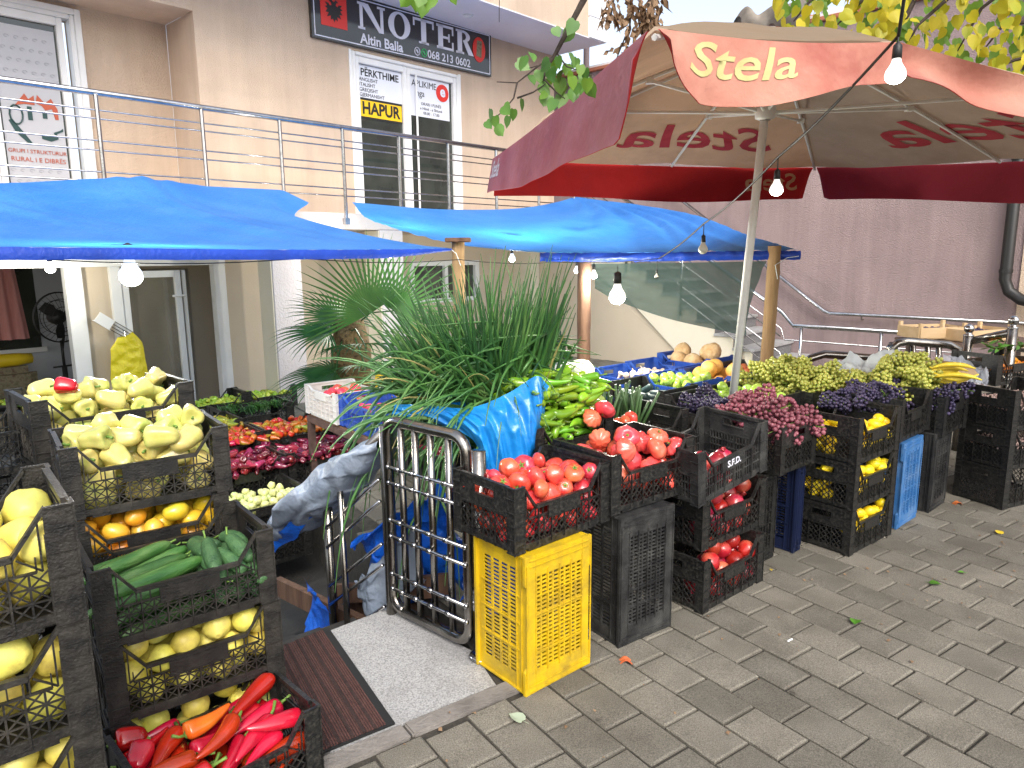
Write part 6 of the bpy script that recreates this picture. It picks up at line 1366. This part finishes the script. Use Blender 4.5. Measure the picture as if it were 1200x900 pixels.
# green bunches in the yard
M5, s5 = CRATES['C5']; g = random.Random(5)
for i in range(7):
    m = MB(); c = V((.08 + i * .085, g.uniform(.1, .25), .20))
    for k in range(46):
        a = g.gauss(0, .35); d = V((math.sin(a) * .6, -math.cos(a) * .3 + g.gauss(0, .3), g.uniform(.15, .7))); p = c + V((g.gauss(0, .02), g.gauss(0, .03), 0)); m.tube([p, p + d * .10, p + d * .17 + V((0, 0, -.05))], [.004, .003, .002], 4)
    o = m.build('herb_bunch', 'parsley' if i % 2 else 'onion_leaf', smooth=True); o.matrix_world = M5; tag(o, 'bunch of fresh green herbs in the crate before the column', 'herbs', 'herb bunches before the column')
# ------------------------------------------------------------------ right side odds and ends
def hb(px, py, y): return aty(px, py, y)
ba = thing('banana_bunch', 'bunch of ripe yellow bananas lying on the crate by the green grapes', 'bananas', atz(1112, 445, .80), -.1); ba.scale = (.85, .85, .8)
for i in range(7):
    m = MB(); P = []; a0 = -.25 + i * .07
    for k in range(11): f = k / 10; P.append((-.14 + .28 * f, -.02 + .035 * (i - 3) * (.4 + f) - .02 * i * 0, .035 * (i % 3) + .075 * (1 - (2 * f - 1) ** 2) * (-.6 if i % 2 else .4) + .03))
    m.tube(P, [.005, .011, .016, .0185, .019, .019, .019, .018, .015, .009, .005], 7); m.build('banana', 'banana', ba, smooth=True)
m = MB(); m.tube([(-.17, -.02, .05), (-.14, -.02, .04), (-.12, -.01, .035)], [.012, .016, .012], 7); m.build('stalk', 'dry_stem', ba, smooth=True)
def film(px0, px1, py0, py1, y, matn, name, label, cat, seed, amp=.05, tilt=.35, shape=None):
    def fn(u, v):
        w_ = 1 if not shape else shape(u, v); p = aty(px0 + (px1 - px0) * (u if not shape else .5 + (u - .5) * w_), py0 + (py1 - py0) * v, y - tilt * v); p.z += .02 * math.sin(u * 5 + seed); return p
    m = MB(); m.grid(lambda u, v: fn(u, v) + V((0, .5, 1)) * amp * noise.noise(V((u * 4 + seed, v * 4, 0))) + V((0, .3, 1)) * amp * .4 * noise.noise(V((u * 11 + seed, v * 11, 0))), 50, 34)
    o = m.build(name, matn, smooth=True); tag(o, label, cat); return o
film(978, 1066, 416, 449, 5.05, 'white_film', 'plastic_sheet', 'white plastic sheet thrown over the dark grapes', 'sheet', 3, amp=.07, tilt=.45, shape=lambda u, v: .35 + .65 * math.sin(PI * min(1, .15 + v * .75)))
film(1106, 1158, 421, 446, 5.3, 'clear_film', 'plastic_wrap', 'crumpled clear plastic wrap behind the bananas', 'plastic wrap', 7, amp=.07)
cbx = thing('cardboard_box', 'torn brown cardboard box next to the bananas', 'box', (2.86, 4.72, .70), .5); m = MB()
m.box(0, .34, 0, .006, 0, .12); m.box(0, .34, .25, .256, 0, .12); m.box(0, .006, .007, .249, 0, .12); m.box(.334, .34, .007, .249, 0, .12); m.box(.007, .333, .007, .249, 0, .006); m.build('body', 'cardboard', cbx)
m = MB(); m.add([V((0, 0, .12)), V((.34, 0, .12)), V((.33, -.07, .06)), V((.02, -.07, .065))], [(0, 1, 2, 3)]); m.build('flap', 'cardboard', cbx)
def wooden_tray(px, py, y, yaw, label, L=.45, W=.32):
    p = aty(px, py, y); o = thing('wooden_tray', label, 'crate', p, yaw)
    for bb, nm in (((.012, L - .012, 0.002, .008, .01, .10), 'side_board'), ((.012, L - .012, W - .008, W - .002, .01, .10), 'side_board'), ((.001, .007, .012, W - .012, .01, .10), 'end_board'), ((L - .007, L - .001, .012, W - .012, .01, .10), 'end_board')): m = MB(); m.box(*bb); m.build(nm, 'pale_wood', o)
    for x, yy in ((0.008, .009), (L - .036, .009), (.008, W - .037), (L - .036, W - .037)): m = MB(); m.box(x, x + .028, yy, yy + .028, 0, .135); m.build('corner_block', 'pale_wood', o)
    m = MB(); m.box(.008, L - .008, .009, W - .009, .0, .009); m.build('base', 'pale_wood', o); return Matrix.LocRotScale(p, Euler((0, 0, yaw)), V((1, 1, 1)))
W1 = wooden_tray(1077, 398, 6.15, .10, 'pale wooden tray of dark plums balanced on the railing'); W2 = wooden_tray(1138, 402, 5.95, .35, 'pale wooden tray of dark plums nearest the downpipe', L=.5)
for Mx, lab in ((W1, 'dark blue plum in the left wooden tray'), (W2, 'dark blue plum in the right wooden tray')):
    fill('', 'plum', 70, lab, lab.replace('plum', 'plums'), M=Mx, region=(0.01, .44, 0.01, .31), z0=.05, zmax=.17, heap=.02, seed=3)
st_ = thing('tray_stand', 'dark metal stand under the wooden trays of plums', 'stand', (0, 0, 0)); m = MB(); p = aty(1077, 399, 6.15)
m.box(p.x - .05, p.x + 1.05, 5.95, 6.45, p.z - .04, p.z - .005); m.build('shelf', 'brown_iron', st_)
for x in (p.x, p.x + .95): m = MB(); m.box(x, x + .05, 6.3, 6.35, 0, p.z - .041); m.build('leg', 'brown_iron', st_)
g = random.Random(12)
for i in range(9):
    m = MB(); c = Matrix.Translation((0, 0, 0)); vs = []
    for k in range(6):
        q = Matrix.LocRotScale(V((g.gauss(0, .02), g.gauss(0, .02), g.uniform(0, .03))), Euler((g.uniform(-.8, .8), g.uniform(-.8, .8), g.uniform(0, 6))), V((.03, .045, .03)))
        m.add([q @ V(t) for t in ((0, 0, 0), (.45, .5, .1), (.4, 1, .15), (0, 1.6, .1), (-.4, 1, .15), (-.45, .5, .1))], [(0, 1, 2, 3, 4, 5)])
    o = m.build('leaf_sprig', 'leaf_green'); Mm, ss = CRATES['MD']; o.matrix_world = Mm @ Matrix.Translation((g.uniform(.05, .5), g.uniform(.05, .3), .25)); tag(o, 'sprig of dark leaves among the mandarins', 'leaves', 'leaf sprigs among the mandarins')

# ------------------------------------------------------------------ shop interior and the front hooks
fn_ = thing('standing_fan', 'black pedestal fan with a round wire cage inside the shop', 'fan', fw(-3.10, -1.5, -.6), 1.02)
m = MB(); m.rev([(.20, 0), (.20, .02), (.05, .05), (.0, .05)], 20); m.build('base', 'rubber', fn_, smooth=True)
m = MB(); m.tube([(0, 0, .03), (0, 0, .95)], .028, 10); m.tube([(0, 0, .9), (0, 0, 1.25)], .016, 8); m.tube([(-.12, 0, .95), (.12, 0, .95)], .012, 6); m.build('pole', 'rubber', fn_, smooth=True)
FC = V((0, -.05, 1.52)); fr_ = .285
m = MB()
for y_, r_ in ((-.07, .12), (-.05, .21), (0, fr_), (.02, fr_), (.07, .19)): m.tube([FC + V((r_ * math.cos(a), y_, r_ * math.sin(a))) for a in [k * 2 * PI / 30 for k in range(31)]], .004 if r_ < fr_ else .008, 5)
for k in range(30):
    a = k * 2 * PI / 30; m.tube([FC + V((.03 * math.cos(a), -.085, .03 * math.sin(a))), FC + V((.21 * math.cos(a), -.05, .21 * math.sin(a))), FC + V((fr_ * math.cos(a), .0, fr_ * math.sin(a)))], .0022, 4)
m.build('cage', 'rubber', fn_)
for k in range(3):
    a = k * 2 * PI / 3 + .4; m = MB(); ca_, sa_ = math.cos(a), math.sin(a); T = lambda r_, w_, y_: FC + V((r_ * ca_ - w_ * sa_, y_, r_ * sa_ + w_ * ca_))
    m.add([T(.05, -.03, -.02), T(.15, -.07, -.03), T(.24, -.05, -.03), T(.24, .05, .01), T(.15, .06, .02), T(.05, .03, .01)], [(0, 1, 2, 3, 4, 5)]); m.build('blade', 'rubber', fn_)
m = MB(); m.rev([(0, -.02), (.07, -.01), (.09, .05), (.08, .14), (.05, .17), (0, .175)], 16, Matrix.Translation(FC + V((0, .02, 0))) @ Matrix.Rotation(-PI / 2, 4, 'X')); m.tube([FC + V((0, .1, 0)), FC + V((.05, .08, -.22)), V((0, 0, 1.15))], .016, 8); m.build('motor', 'rubber', fn_, smooth=True)
bt_ = thing('black_cabinet', 'low black cabinet beneath the pedestal fan in the shop', 'cabinet', fw(-3.0, -.62, -.6), AY); m = MB(); m.box(-.52, .02, 0, .35, 0, .72); m.build('body', 'black_paint', bt_, bevel=.01); m = MB(); m.box(-.54, .04, -.02, .37, .722, .75); m.build('top', 'black_paint', bt_, bevel=.008)
bt_.location = fw(-2.95, -1.25, -.6)
so = thing('sofa', 'old floral patterned sofa inside the shop', 'sofa', fw(-4.10, -2.6, -.6), AY); m = MB()
m.box(-1.0, 1.0, -.75, 0, .0, .42); m.build('seat', 'sofa_fabric', so, bevel=.06); m = MB(); m.box(-1.0, 1.0, .01, .25, .1, .85); m.build('backrest', 'sofa_fabric', so, bevel=.09); m = MB(); m.box(1.01, 1.2, -.75, .25, .0, .58); m.build('armrest', 'sofa_fabric', so, bevel=.06)
pw = thing('pillow', 'yellow rolled pillow on the backrest of the sofa', 'pillow', fw(-3.75, -2.68, .32), AY); m = MB()
m.rev([(0, -.28), (.06, -.26), (.085, -.1), (.08, .1), (.06, .26), (0, .28)], 14, Matrix.Translation((.35, 0, .02)) @ Matrix.Rotation(PI / 2, 4, 'Y')); m.build('cushion', 'yellow_cloth', pw, smooth=True)
cu = thing('curtain', 'pink curtain strips hanging at the back window of the shop', 'curtain', fw(-3.30, -3.10, 0), AY)
for i in range(3):
    m = MB(); x0 = -.75 + i * .34; m.grid(lambda u, v: V((x0 + .26 * u * (1 + .3 * v), .03 * math.sin(u * 14), 1.5 - .95 * v)), 24, 4); m.build('panel', 'curtain', cu, smooth=True)
m = MB(); m.box(-.9, .4, .055, .07, .4, 1.5); m.build('dark_pane', 'glass_dark', cu); m = MB(); m.box(-.95, .45, .02, .06, .36, .42); m.build('sill', 'white_pvc', cu)
bxs = thing('carton', 'small white and blue carton lying on the sofa', 'box', fw(-3.75, -2.2, -.10), AY); m = MB(); m.box(-.25, 0, -.2, 0, .01, .16); m.build('carton', 'poster_white', bxs); m = MB(); m.box(-.252, .002, -.202, .002, .161, .19); m.build('lid', 'blue_plastic', bxs)
# yellow bags on a hook and the wire fork rack
yb_ = thing('yellow_bag', 'pad of yellow plastic bags hanging at the shop front', 'bag', fw(-2.95, .10, .55), AY)
def ybag(u, v):
    a = u * 2 * PI; w_ = (.13 + .035 * v) * (.5 + .5 * min(1, v * 4 + .1)); return V((w_ * math.cos(a) * 1.12, .025 * math.sin(a) * (1 + v) - .03, .26 - .46 * v + .02 * math.cos(a) * (1 - v) + .015 * noise.noise(V((a, v * 4, 0)))))
m = MB(); m.grid(ybag, 40, 26); me = m.mesh('bag', 'bag_yellow', smooth=True)
for v in me.vertices: v.co.y += .018 * noise.noise(v.co * 16)
link('bag', me, yb_); m = MB(); m.tube([(0, -.02, .22), (0, -.01, .30), (0, .05, .32)], .006, 6); m.build('hook', 'steel', yb_)
fk = thing('wire_rack', 'white wire rack with long prongs fixed above the yellow bags', 'rack', fw(-3.05, .06, .92), AY); m = MB()
Mf = Matrix.Rotation(R(38), 4, 'Y'); m.box(-.16, .0, -.03, -.01, -.05, .05, Mf); m.box(-.17, .01, -.035, -.005, -.058, -.05, Mf); m.build('plate', 'white_pvc', fk)
m = MB()
for z in (-.045, -.015, .015, .045): m.tube([Mf @ V((0, -.02, z)), Mf @ V((.20, -.05, z))], .004, 6)
m.build('prong', 'steel', fk)
sw = thing('floor_dish', 'shallow dish of lime green peppers on the shop floor', 'dish', fw(-3.72, -.9, .05), 0); m = MB(); m.rev([(0, 0), (.22, .01), (.27, .07), (.25, .07), (.2, .025), (0, .02)], 20); m.build('dish', 'rubber', sw, smooth=True)
fill('', 'limep', 26, 'lime green pepper in the dish inside the shop', 'lime green peppers in the shop dish', M=Matrix.Translation(fw(-3.72, -.9, .05)), region=(-.17, .17, -.17, .17), z0=.03, zmax=.14, seed=5)
ds = thing('stool', 'black stool under the dish of peppers in the shop', 'stool', fw(-3.72, -.9, -.6)); m = MB(); m.rev([(0, .62), (.22, .62), (.22, .645), (0, .645)], 20); m.build('seat', 'rubber', ds)
for a in range(4): m = MB(); m.tube([(.15 * math.cos(a * PI / 2), .15 * math.sin(a * PI / 2), .62), (.2 * math.cos(a * PI / 2), .2 * math.sin(a * PI / 2), 0)], .015, 6); m.build('leg', 'rubber', ds)

# ------------------------------------------------------------------ fallen leaves and litter
def heartleaf(sz=1, curl=.1):
    pts = [(0, 0), (.22, -.08), (.42, .06), (.48, .34), (.36, .66), (.16, .88), (0, 1.08), (-.16, .88), (-.36, .66), (-.48, .34), (-.42, .06), (-.22, -.08)]
    return [V((x * sz, y * sz, curl * sz * (x * x * 2 + .3 * math.sin(y * 3)))) for x, y in pts], [(0, i, i + 1) for i in range(1, 11)]
for i, (px, py, matn, sz, lab) in enumerate(((612, 846, 'leek_pale', .055, 'pale grey green fallen leaf in front of the yellow crate'), (1003, 727, 'leaf_green', .05, 'curled green fallen leaf in the middle of the paving'), (1090, 684, 'leaf_green', .045, 'green fallen leaf with a yellow rim farther back on the paving'), (1172, 626, 'leaf_yellow_f', .045, 'yellow fallen leaf near the right edge'), (1130, 672, 'leaf_green', .03, 'narrow green leaf scrap on the paving at right'), (903, 668, 'leaf_yellow_f', .018, 'tiny yellow leaf scrap beside the lemon stack'))):
    if matn == 'leek_pale' and matn not in MT: mm('leek_pale', (.30, .36, .26), (.36, .42, .30), scale=20, rough=.7)
    if matn == 'leaf_yellow_f' and matn not in MT: mm('leaf_yellow_f', (.60, .42, .02), (.68, .5, .04), scale=20, rough=.6)
    vs, fs = heartleaf(sz, .22); m = MB(); m.add(vs, fs); m.tube([(0, 0, .001), (0, -sz * .5, .004)], .0008, 4); o = m.build('fallen_leaf', matn, smooth=True); o.location = atz(px, py, .004) + V((0, 0, .004)); o.rotation_euler = (.05, .05, i * 1.7 + .9); tag(o, lab, 'leaf')
m = MB(); m.tube([(0, 0, .006), (.03, 0, .006)], .004, 8); o = m.build('cigarette_end', 'white_pvc'); o.location = atz(923, 753, .003); o.rotation_euler = (0, 0, .6); tag(o, 'white cigarette end lying on the paving', 'litter')
for px, py, lab in ((1122, 590, 'broken orange peel beside the black upright crate'), (733, 775, 'reddish scrap of onion skin by the black upright crate')):
    m = MB(); m.grid(lambda u, v: V(((u - .5) * .05, (v - .5) * .035, .012 * math.cos((u - .5) * 4) + .004 * math.sin(v * 9))), 8, 6); o = m.build('peel', 'peach', smooth=True); o.location = atz(px, py, .004); tag(o, lab, 'litter')
g = random.Random(41); m = MB()
for i in range(90):
    base = [(1.0, 2.95), (1.9, 3.5), (2.75, 4.1), (.1, 2.3), (-.5, 2.0), (2.3, 3.3)][i % 6]; c = V((base[0] + g.gauss(0, .32), base[1] - abs(g.gauss(0, .28)), .004)); s = g.uniform(.005, .014)
    a = g.uniform(0, 6); m.add([c + V((s * math.cos(a + t) * r_, s * math.sin(a + t) * r_, .002 + .004 * (k_ % 2))) for k_, (t, r_) in enumerate(((0, 1), (1.2, .5), (2.4, .9), (3.6, .45), (5, .7)))], [(0, 1, 2, 3, 4)])
o = m.build('leaf_crumbs', 'leaf_dry'); tag(o, 'shredded dry leaf scraps trodden along the foot of the crates', 'litter', kind='stuff')
g = random.Random(77); m = MB()
for i in range(170):
    c = V((g.uniform(-.4, 4.5), g.uniform(1.6, 6), .003)); 
    if c.x < (c.y - 2.6) * .6 + .1 and c.y > 2.4: continue
    s = g.uniform(.0015, .005); m.add([c + V((g.uniform(-s, s), g.uniform(-s, s), z)) for z in (0, 0, 0, s)], [(0, 1, 2), (0, 1, 3), (1, 2, 3), (2, 0, 3)])
o = m.build('crumbs', 'concrete'); tag(o, 'tiny crumbs and grit strewn on the paving', 'grit', kind='stuff')

# ------------------------------------------------------------------ linden tree reaching in from the right, behind the camera
mm('linden', (.07, .17, .015), (.13, .26, .025), scale=4, rough=.5, rnd=.1, c3=(.20, .32, .04))
mm('linden_yellow', (.62, .47, .015), (.48, .44, .02), scale=2.2, rough=.5, c3=(.22, .34, .03))
mm('linden_dark', (.04, .12, .015), (.08, .19, .025), scale=4, rough=.5, c3=(.14, .25, .04))
tree = thing('linden_tree', 'linden tree whose thin branches with green and yellow leaves hang into view', 'tree', (5.2, -.6, 0))
T0 = V((5.2, -.6, 0))
m = MB(); m.tube([(0, 0, -.03), (.02, 0, 1.5), (-.05, .1, 3.2), (-.3, .3, 4.4)], [.22, .17, .15, .11], 14); m.build('trunk', 'big_bark', tree, smooth=True)
def leaves_on(pts, n, sz, matn, seed, spread=.08, name='foliage', par=tree, org=T0):
    g = random.Random(seed); m = MB()
    for _ in range(n):
        i = g.randrange(len(pts)); p = pts[i] + V((g.gauss(0, spread), g.gauss(0, spread), g.gauss(-spread * .3, spread))); s = sz * g.uniform(.6, 1.25)
        vs, fs = heartleaf(s, g.uniform(-.25, .25)); q = Euler((PI / 2 + g.gauss(0, .6) + PI * 0, g.gauss(0, .7), g.uniform(0, 6.28))).to_matrix().to_4x4(); q2 = Matrix.Rotation(PI, 4, 'X') if g.random() < .75 else Matrix.Identity(4)
        m.add([q @ (q2 @ v) + p - org for v in vs], fs)
    o = m.build(name, matn, par, smooth=True); return o
def branch(pts, r0, r1, matn='bark', par=tree, org=T0):
    m = MB(); n = len(pts); m.tube([V(p) - org for p in pts], [r0 + (r1 - r0) * i / (n - 1) for i in range(n)], 6); return m.build('branch', matn, par, smooth=True)
by = 2.6
b1 = [V((4.9, -.3, 4.3)), V((3.2, .9, 4.2)), V((1.4, 1.9, 3.9)), aty(700, -60, by), aty(684, 0, by), aty(668, 30, by), aty(650, 65, by), aty(640, 80, by), aty(637, 95, by)]
branch(b1, .022, .003)
tw = [[aty(650, 65, by), aty(630, 78, by), aty(606, 97, by), aty(582, 96, by)], [aty(606, 97, by), aty(602, 115, by), aty(590, 130, by), aty(575, 142, by)], [aty(652, 62, by), aty(664, 78, by), aty(676, 82, by)], [aty(637, 92, by), aty(652, 108, by), aty(662, 116, by)], [aty(606, 115, by), aty(625, 108, by), aty(640, 98, by)], [aty(654, 60, by), aty(640, 74, by), aty(620, 80, by)]]
for t in tw: branch(t, .0035, .0015)
def pts_at(L, y=by): return [aty(a, c, y) for a, c in L]
def placed_leaves(L, sz, matn, seed, y=by):
    g = random.Random(seed); m = MB()
    for (px, py) in L:
        s = sz * g.uniform(.75, 1.15); vs, fs = heartleaf(s, g.uniform(-.2, .3)); p = aty(px, py, y + g.uniform(-.12, .12)); q = Euler((-PI / 2 + g.gauss(0, .35), g.gauss(0, .45), g.gauss(0, .6))).to_matrix().to_4x4()
        m.add([q @ v + p - T0 for v in vs], fs)
    m.build('foliage', matn, tree, smooth=True)
placed_leaves([(650, 32), (674, 24), (670, 34), (614, 66), (622, 62), (606, 72), (644, 72), (654, 66), (660, 82), (676, 68), (668, 62), (655, 92), (664, 100), (678, 92), (686, 80), (692, 88), (684, 96), (634, 98), (622, 88), (632, 82), (645, 112), (636, 112), (650, 116), (582, 148), (596, 136), (602, 128), (590, 124), (575, 128), (570, 142), (580, 136), (612, 116), (660, 110), (672, 104), (676, 98), (690, 100), (645, 80)], .046, 'linden_dark', 3)
placed_leaves([(650, 70), (665, 75), (680, 76), (688, 92), (670, 90), (655, 100), (642, 92), (668, 84), (640, 108)], .040, 'linden', 5)
# small sprig at the top
placed_leaves([(489, -6), (497, -1), (480, -8), (505, -8), (530, -12), (495, -10)], .055, 'linden', 7, 2.4)
branch([V((1.4, 1.9, 3.9)), aty(560, -70, 2.4), aty(500, -12, 2.4), aty(495, 6, 2.4)], .012, .002)
branch([aty(586, -30, 2.4), aty(585, 10, 2.4), aty(585, 26, 2.4)], .0015, .001)
# top right canopy
g = random.Random(31)
br = [[(1240, -40), (1120, -10), (1075, 30), (1060, 60)], [(1240, -60), (1150, 10), (1122, 60)], [(1240, 20), (1175, 30), (1150, 62)], [(1100, -60), (1062, 20), (1025, 40), (1008, 58)], [(1240, 60), (1190, 70), (1165, 80)], [(1080, -60), (1000, 10), (975, 35)], [(1050, -50), (950, 0), (930, 25)]]
for i, L in enumerate(br):
    P = [V((4.9, .2, 4.3)), V((5.2, 2.6, 4.6))] + [aty(a, c, 4.6 + .15 * (i % 3)) for a, c in L]; branch(P, .03, .003)
LY, LG = [], []
for i in range(560):
    px = g.uniform(905, 1240); lim = 42 + max(0, (px - 1050)) * .33; py = g.uniform(-60, lim)
    if px < 1010 and g.random() < .45: continue
    (LY if g.random() < .62 else LG).append((px, py))
placed_leaves(LY[:len(LY) // 2], .078, 'linden_yellow', 11, 4.5); placed_leaves(LY[len(LY) // 2:], .078, 'linden_yellow', 12, 4.8); placed_leaves(LG, .08, 'linden', 13, 5.0)
leaves_on([V((4.2 + g.gauss(0, .9), .6 + g.gauss(0, .8), 4.2 + g.gauss(0, .4))) for _ in range(60)], 500, .08, 'linden', 17, .25)
leaves_on([V((2.4 + g.gauss(0, .7), 1.6 + g.gauss(0, .4), 4.3 + g.gauss(0, .25))) for _ in range(60)], 260, .08, 'linden', 18, .25)
# dead brown leaves hanging at the top
dd = thing('dead_branch', 'hanging branch of shrivelled brown leaves beside the umbrella top', 'branch', (0, 0, 0)); Z0 = V((0, 0, 0))
hp = [[(770, -80), (742, -20), (738, 30), (722, 70)], [(770, -80), (760, 10), (757, 50)], [(760, -40), (720, -5), (716, 20)], [(775, -40), (764, 0), (762, 30)]]
m = MB(); g = random.Random(9)
for L in hp:
    P = [aty(a, c, 4.6) for a, c in L]; branch(P, .012, .003, par=dd, org=Z0)
    f = smoothl(P)
    for k in range(34):
        p = f(g.uniform(.4, 1)) + V((g.gauss(0, .03), g.gauss(0, .03), g.gauss(0, .03))); s = g.uniform(.05, .10)
        q = Matrix.LocRotScale(p, Euler((PI + g.gauss(0, .35), g.gauss(0, .35), g.uniform(0, 6))), V((s, s, s)))
        m.add([q @ V(t) for t in ((0, 0, 0), (.22, .1, .3), (.1, -.15, .6), (.2, .1, 1.0), (0, .05, 1.4), (-.18, -.1, .9), (-.05, .2, .5), (-.2, 0, .25))], [(0, 1, 2), (0, 2, 7), (2, 3, 4), (2, 4, 5), (2, 5, 6), (2, 6, 7)])
m.build('foliage', 'leaf_dry', dd)
branch([V((3.4, 2.5, 5.2)), aty(800, -120, 4.6), aty(770, -80, 4.6)], .03, .012, par=dd, org=Z0)
# a row of trees across the street, seen only in the glass
for i, (x, y) in enumerate(((-12, -22), (-3, -24), (7, -22))):
    t = thing('street_tree', ('bushy street tree across the road on the left', 'bushy street tree across the road in the middle', 'bushy street tree across the road on the right')[i], 'tree', (x, y, 0), 0)
    m = MB(); m.tube([(0, 0, -.03), (0, 0, 2), (.1, 0, 3.6)], [.25, .2, .12], 10); m.build('trunk', 'big_bark', t, smooth=True)
    g = random.Random(i); m = MB()
    for k in range(1800):
        a = V((g.gauss(0, 1), g.gauss(0, 1), g.gauss(0, 1))).normalized() * g.random() ** .4; p = V((a.x * 3, a.y * 2.4, 4.6 + a.z * 2.6)); vs, fs = heartleaf(.34, .1); q = Euler((g.uniform(0, 6), g.uniform(0, 6), 0)).to_matrix(); m.add([q @ v + p for v in vs], fs)
    m.build('crown', 'linden', t)

# ------------------------------------------------------------------ light
for k, f, c in (('tarp_blue', .22, (.05, .45, .95)), ('umb_under', .25, (.8, .55, .4)), ('umb_under_grey', .2, (.6, .48, .4)), ('umb_top', .5, (.8, .62, .45)), ('val_red', .35, (.85, .04, .04)), ('val_pink', .3, (.6, .25, .3)), ('val_wine', .3, (.5, .05, .08)), ('linden', .3, (.25, .45, .04)), ('linden_yellow', .35, (.75, .62, .04)), ('palm_leaf', .2, (.1, .3, .05)), ('net', .25, (.14, .22, .19)), ('bag_blue', .2, (.03, .4, .9))):
    nt = MT[k].node_tree; out = nt.nodes['Material Output']; src = out.inputs['Surface'].links[0].from_socket
    tr_ = nt.nodes.new('ShaderNodeBsdfTranslucent'); tr_.inputs[0].default_value = c4(c); mx = nt.nodes.new('ShaderNodeMixShader'); mx.inputs[0].default_value = f
    nt.links.new(src, mx.inputs[1]); nt.links.new(tr_.outputs[0], mx.inputs[2]); nt.links.new(mx.outputs[0], out.inputs['Surface'])
wd = bpy.data.worlds.new('World'); sc.world = wd; wd.use_nodes = True; nt = wd.node_tree; bgk = nt.nodes['Background']
sky = nt.nodes.new('ShaderNodeTexSky'); sky.sky_type = 'NISHITA'; sky.sun_disc = False; sky.sun_elevation = R(43); sky.sun_rotation = R(168); sky.air_density = 1.0; sky.dust_density = 3.5; sky.ozone_density = 1.0
hs_ = nt.nodes.new('ShaderNodeHueSaturation'); hs_.inputs['Saturation'].default_value = .55; nt.links.new(sky.outputs[0], hs_.inputs['Color']); nt.links.new(hs_.outputs[0], bgk.inputs[0]); bgk.inputs[1].default_value = .33
sl2 = bpy.data.lights.new('sun', 'SUN'); sl2.energy = 2.0; sl2.angle = R(28); sl2.color = (1, .96, .9); so_ = bpy.data.objects.new('sun', sl2); col.objects.link(so_)
az = R(168); el = R(43); sdv = V((math.sin(az) * math.cos(el), math.cos(az) * math.cos(el), math.sin(el)))
so_.rotation_euler = sdv.to_track_quat('Z', 'Y').to_euler()
sc.view_settings.view_transform = 'Standard'; sc.view_settings.look = 'None'; sc.view_settings.exposure = 0
sc.cycles.max_bounces = 6; sc.cycles.transparent_max_bounces = 8; sc.cycles.use_denoising = True
for o in list(col.objects):
    if o.get('category') == 'x': bpy.data.objects.remove(o)
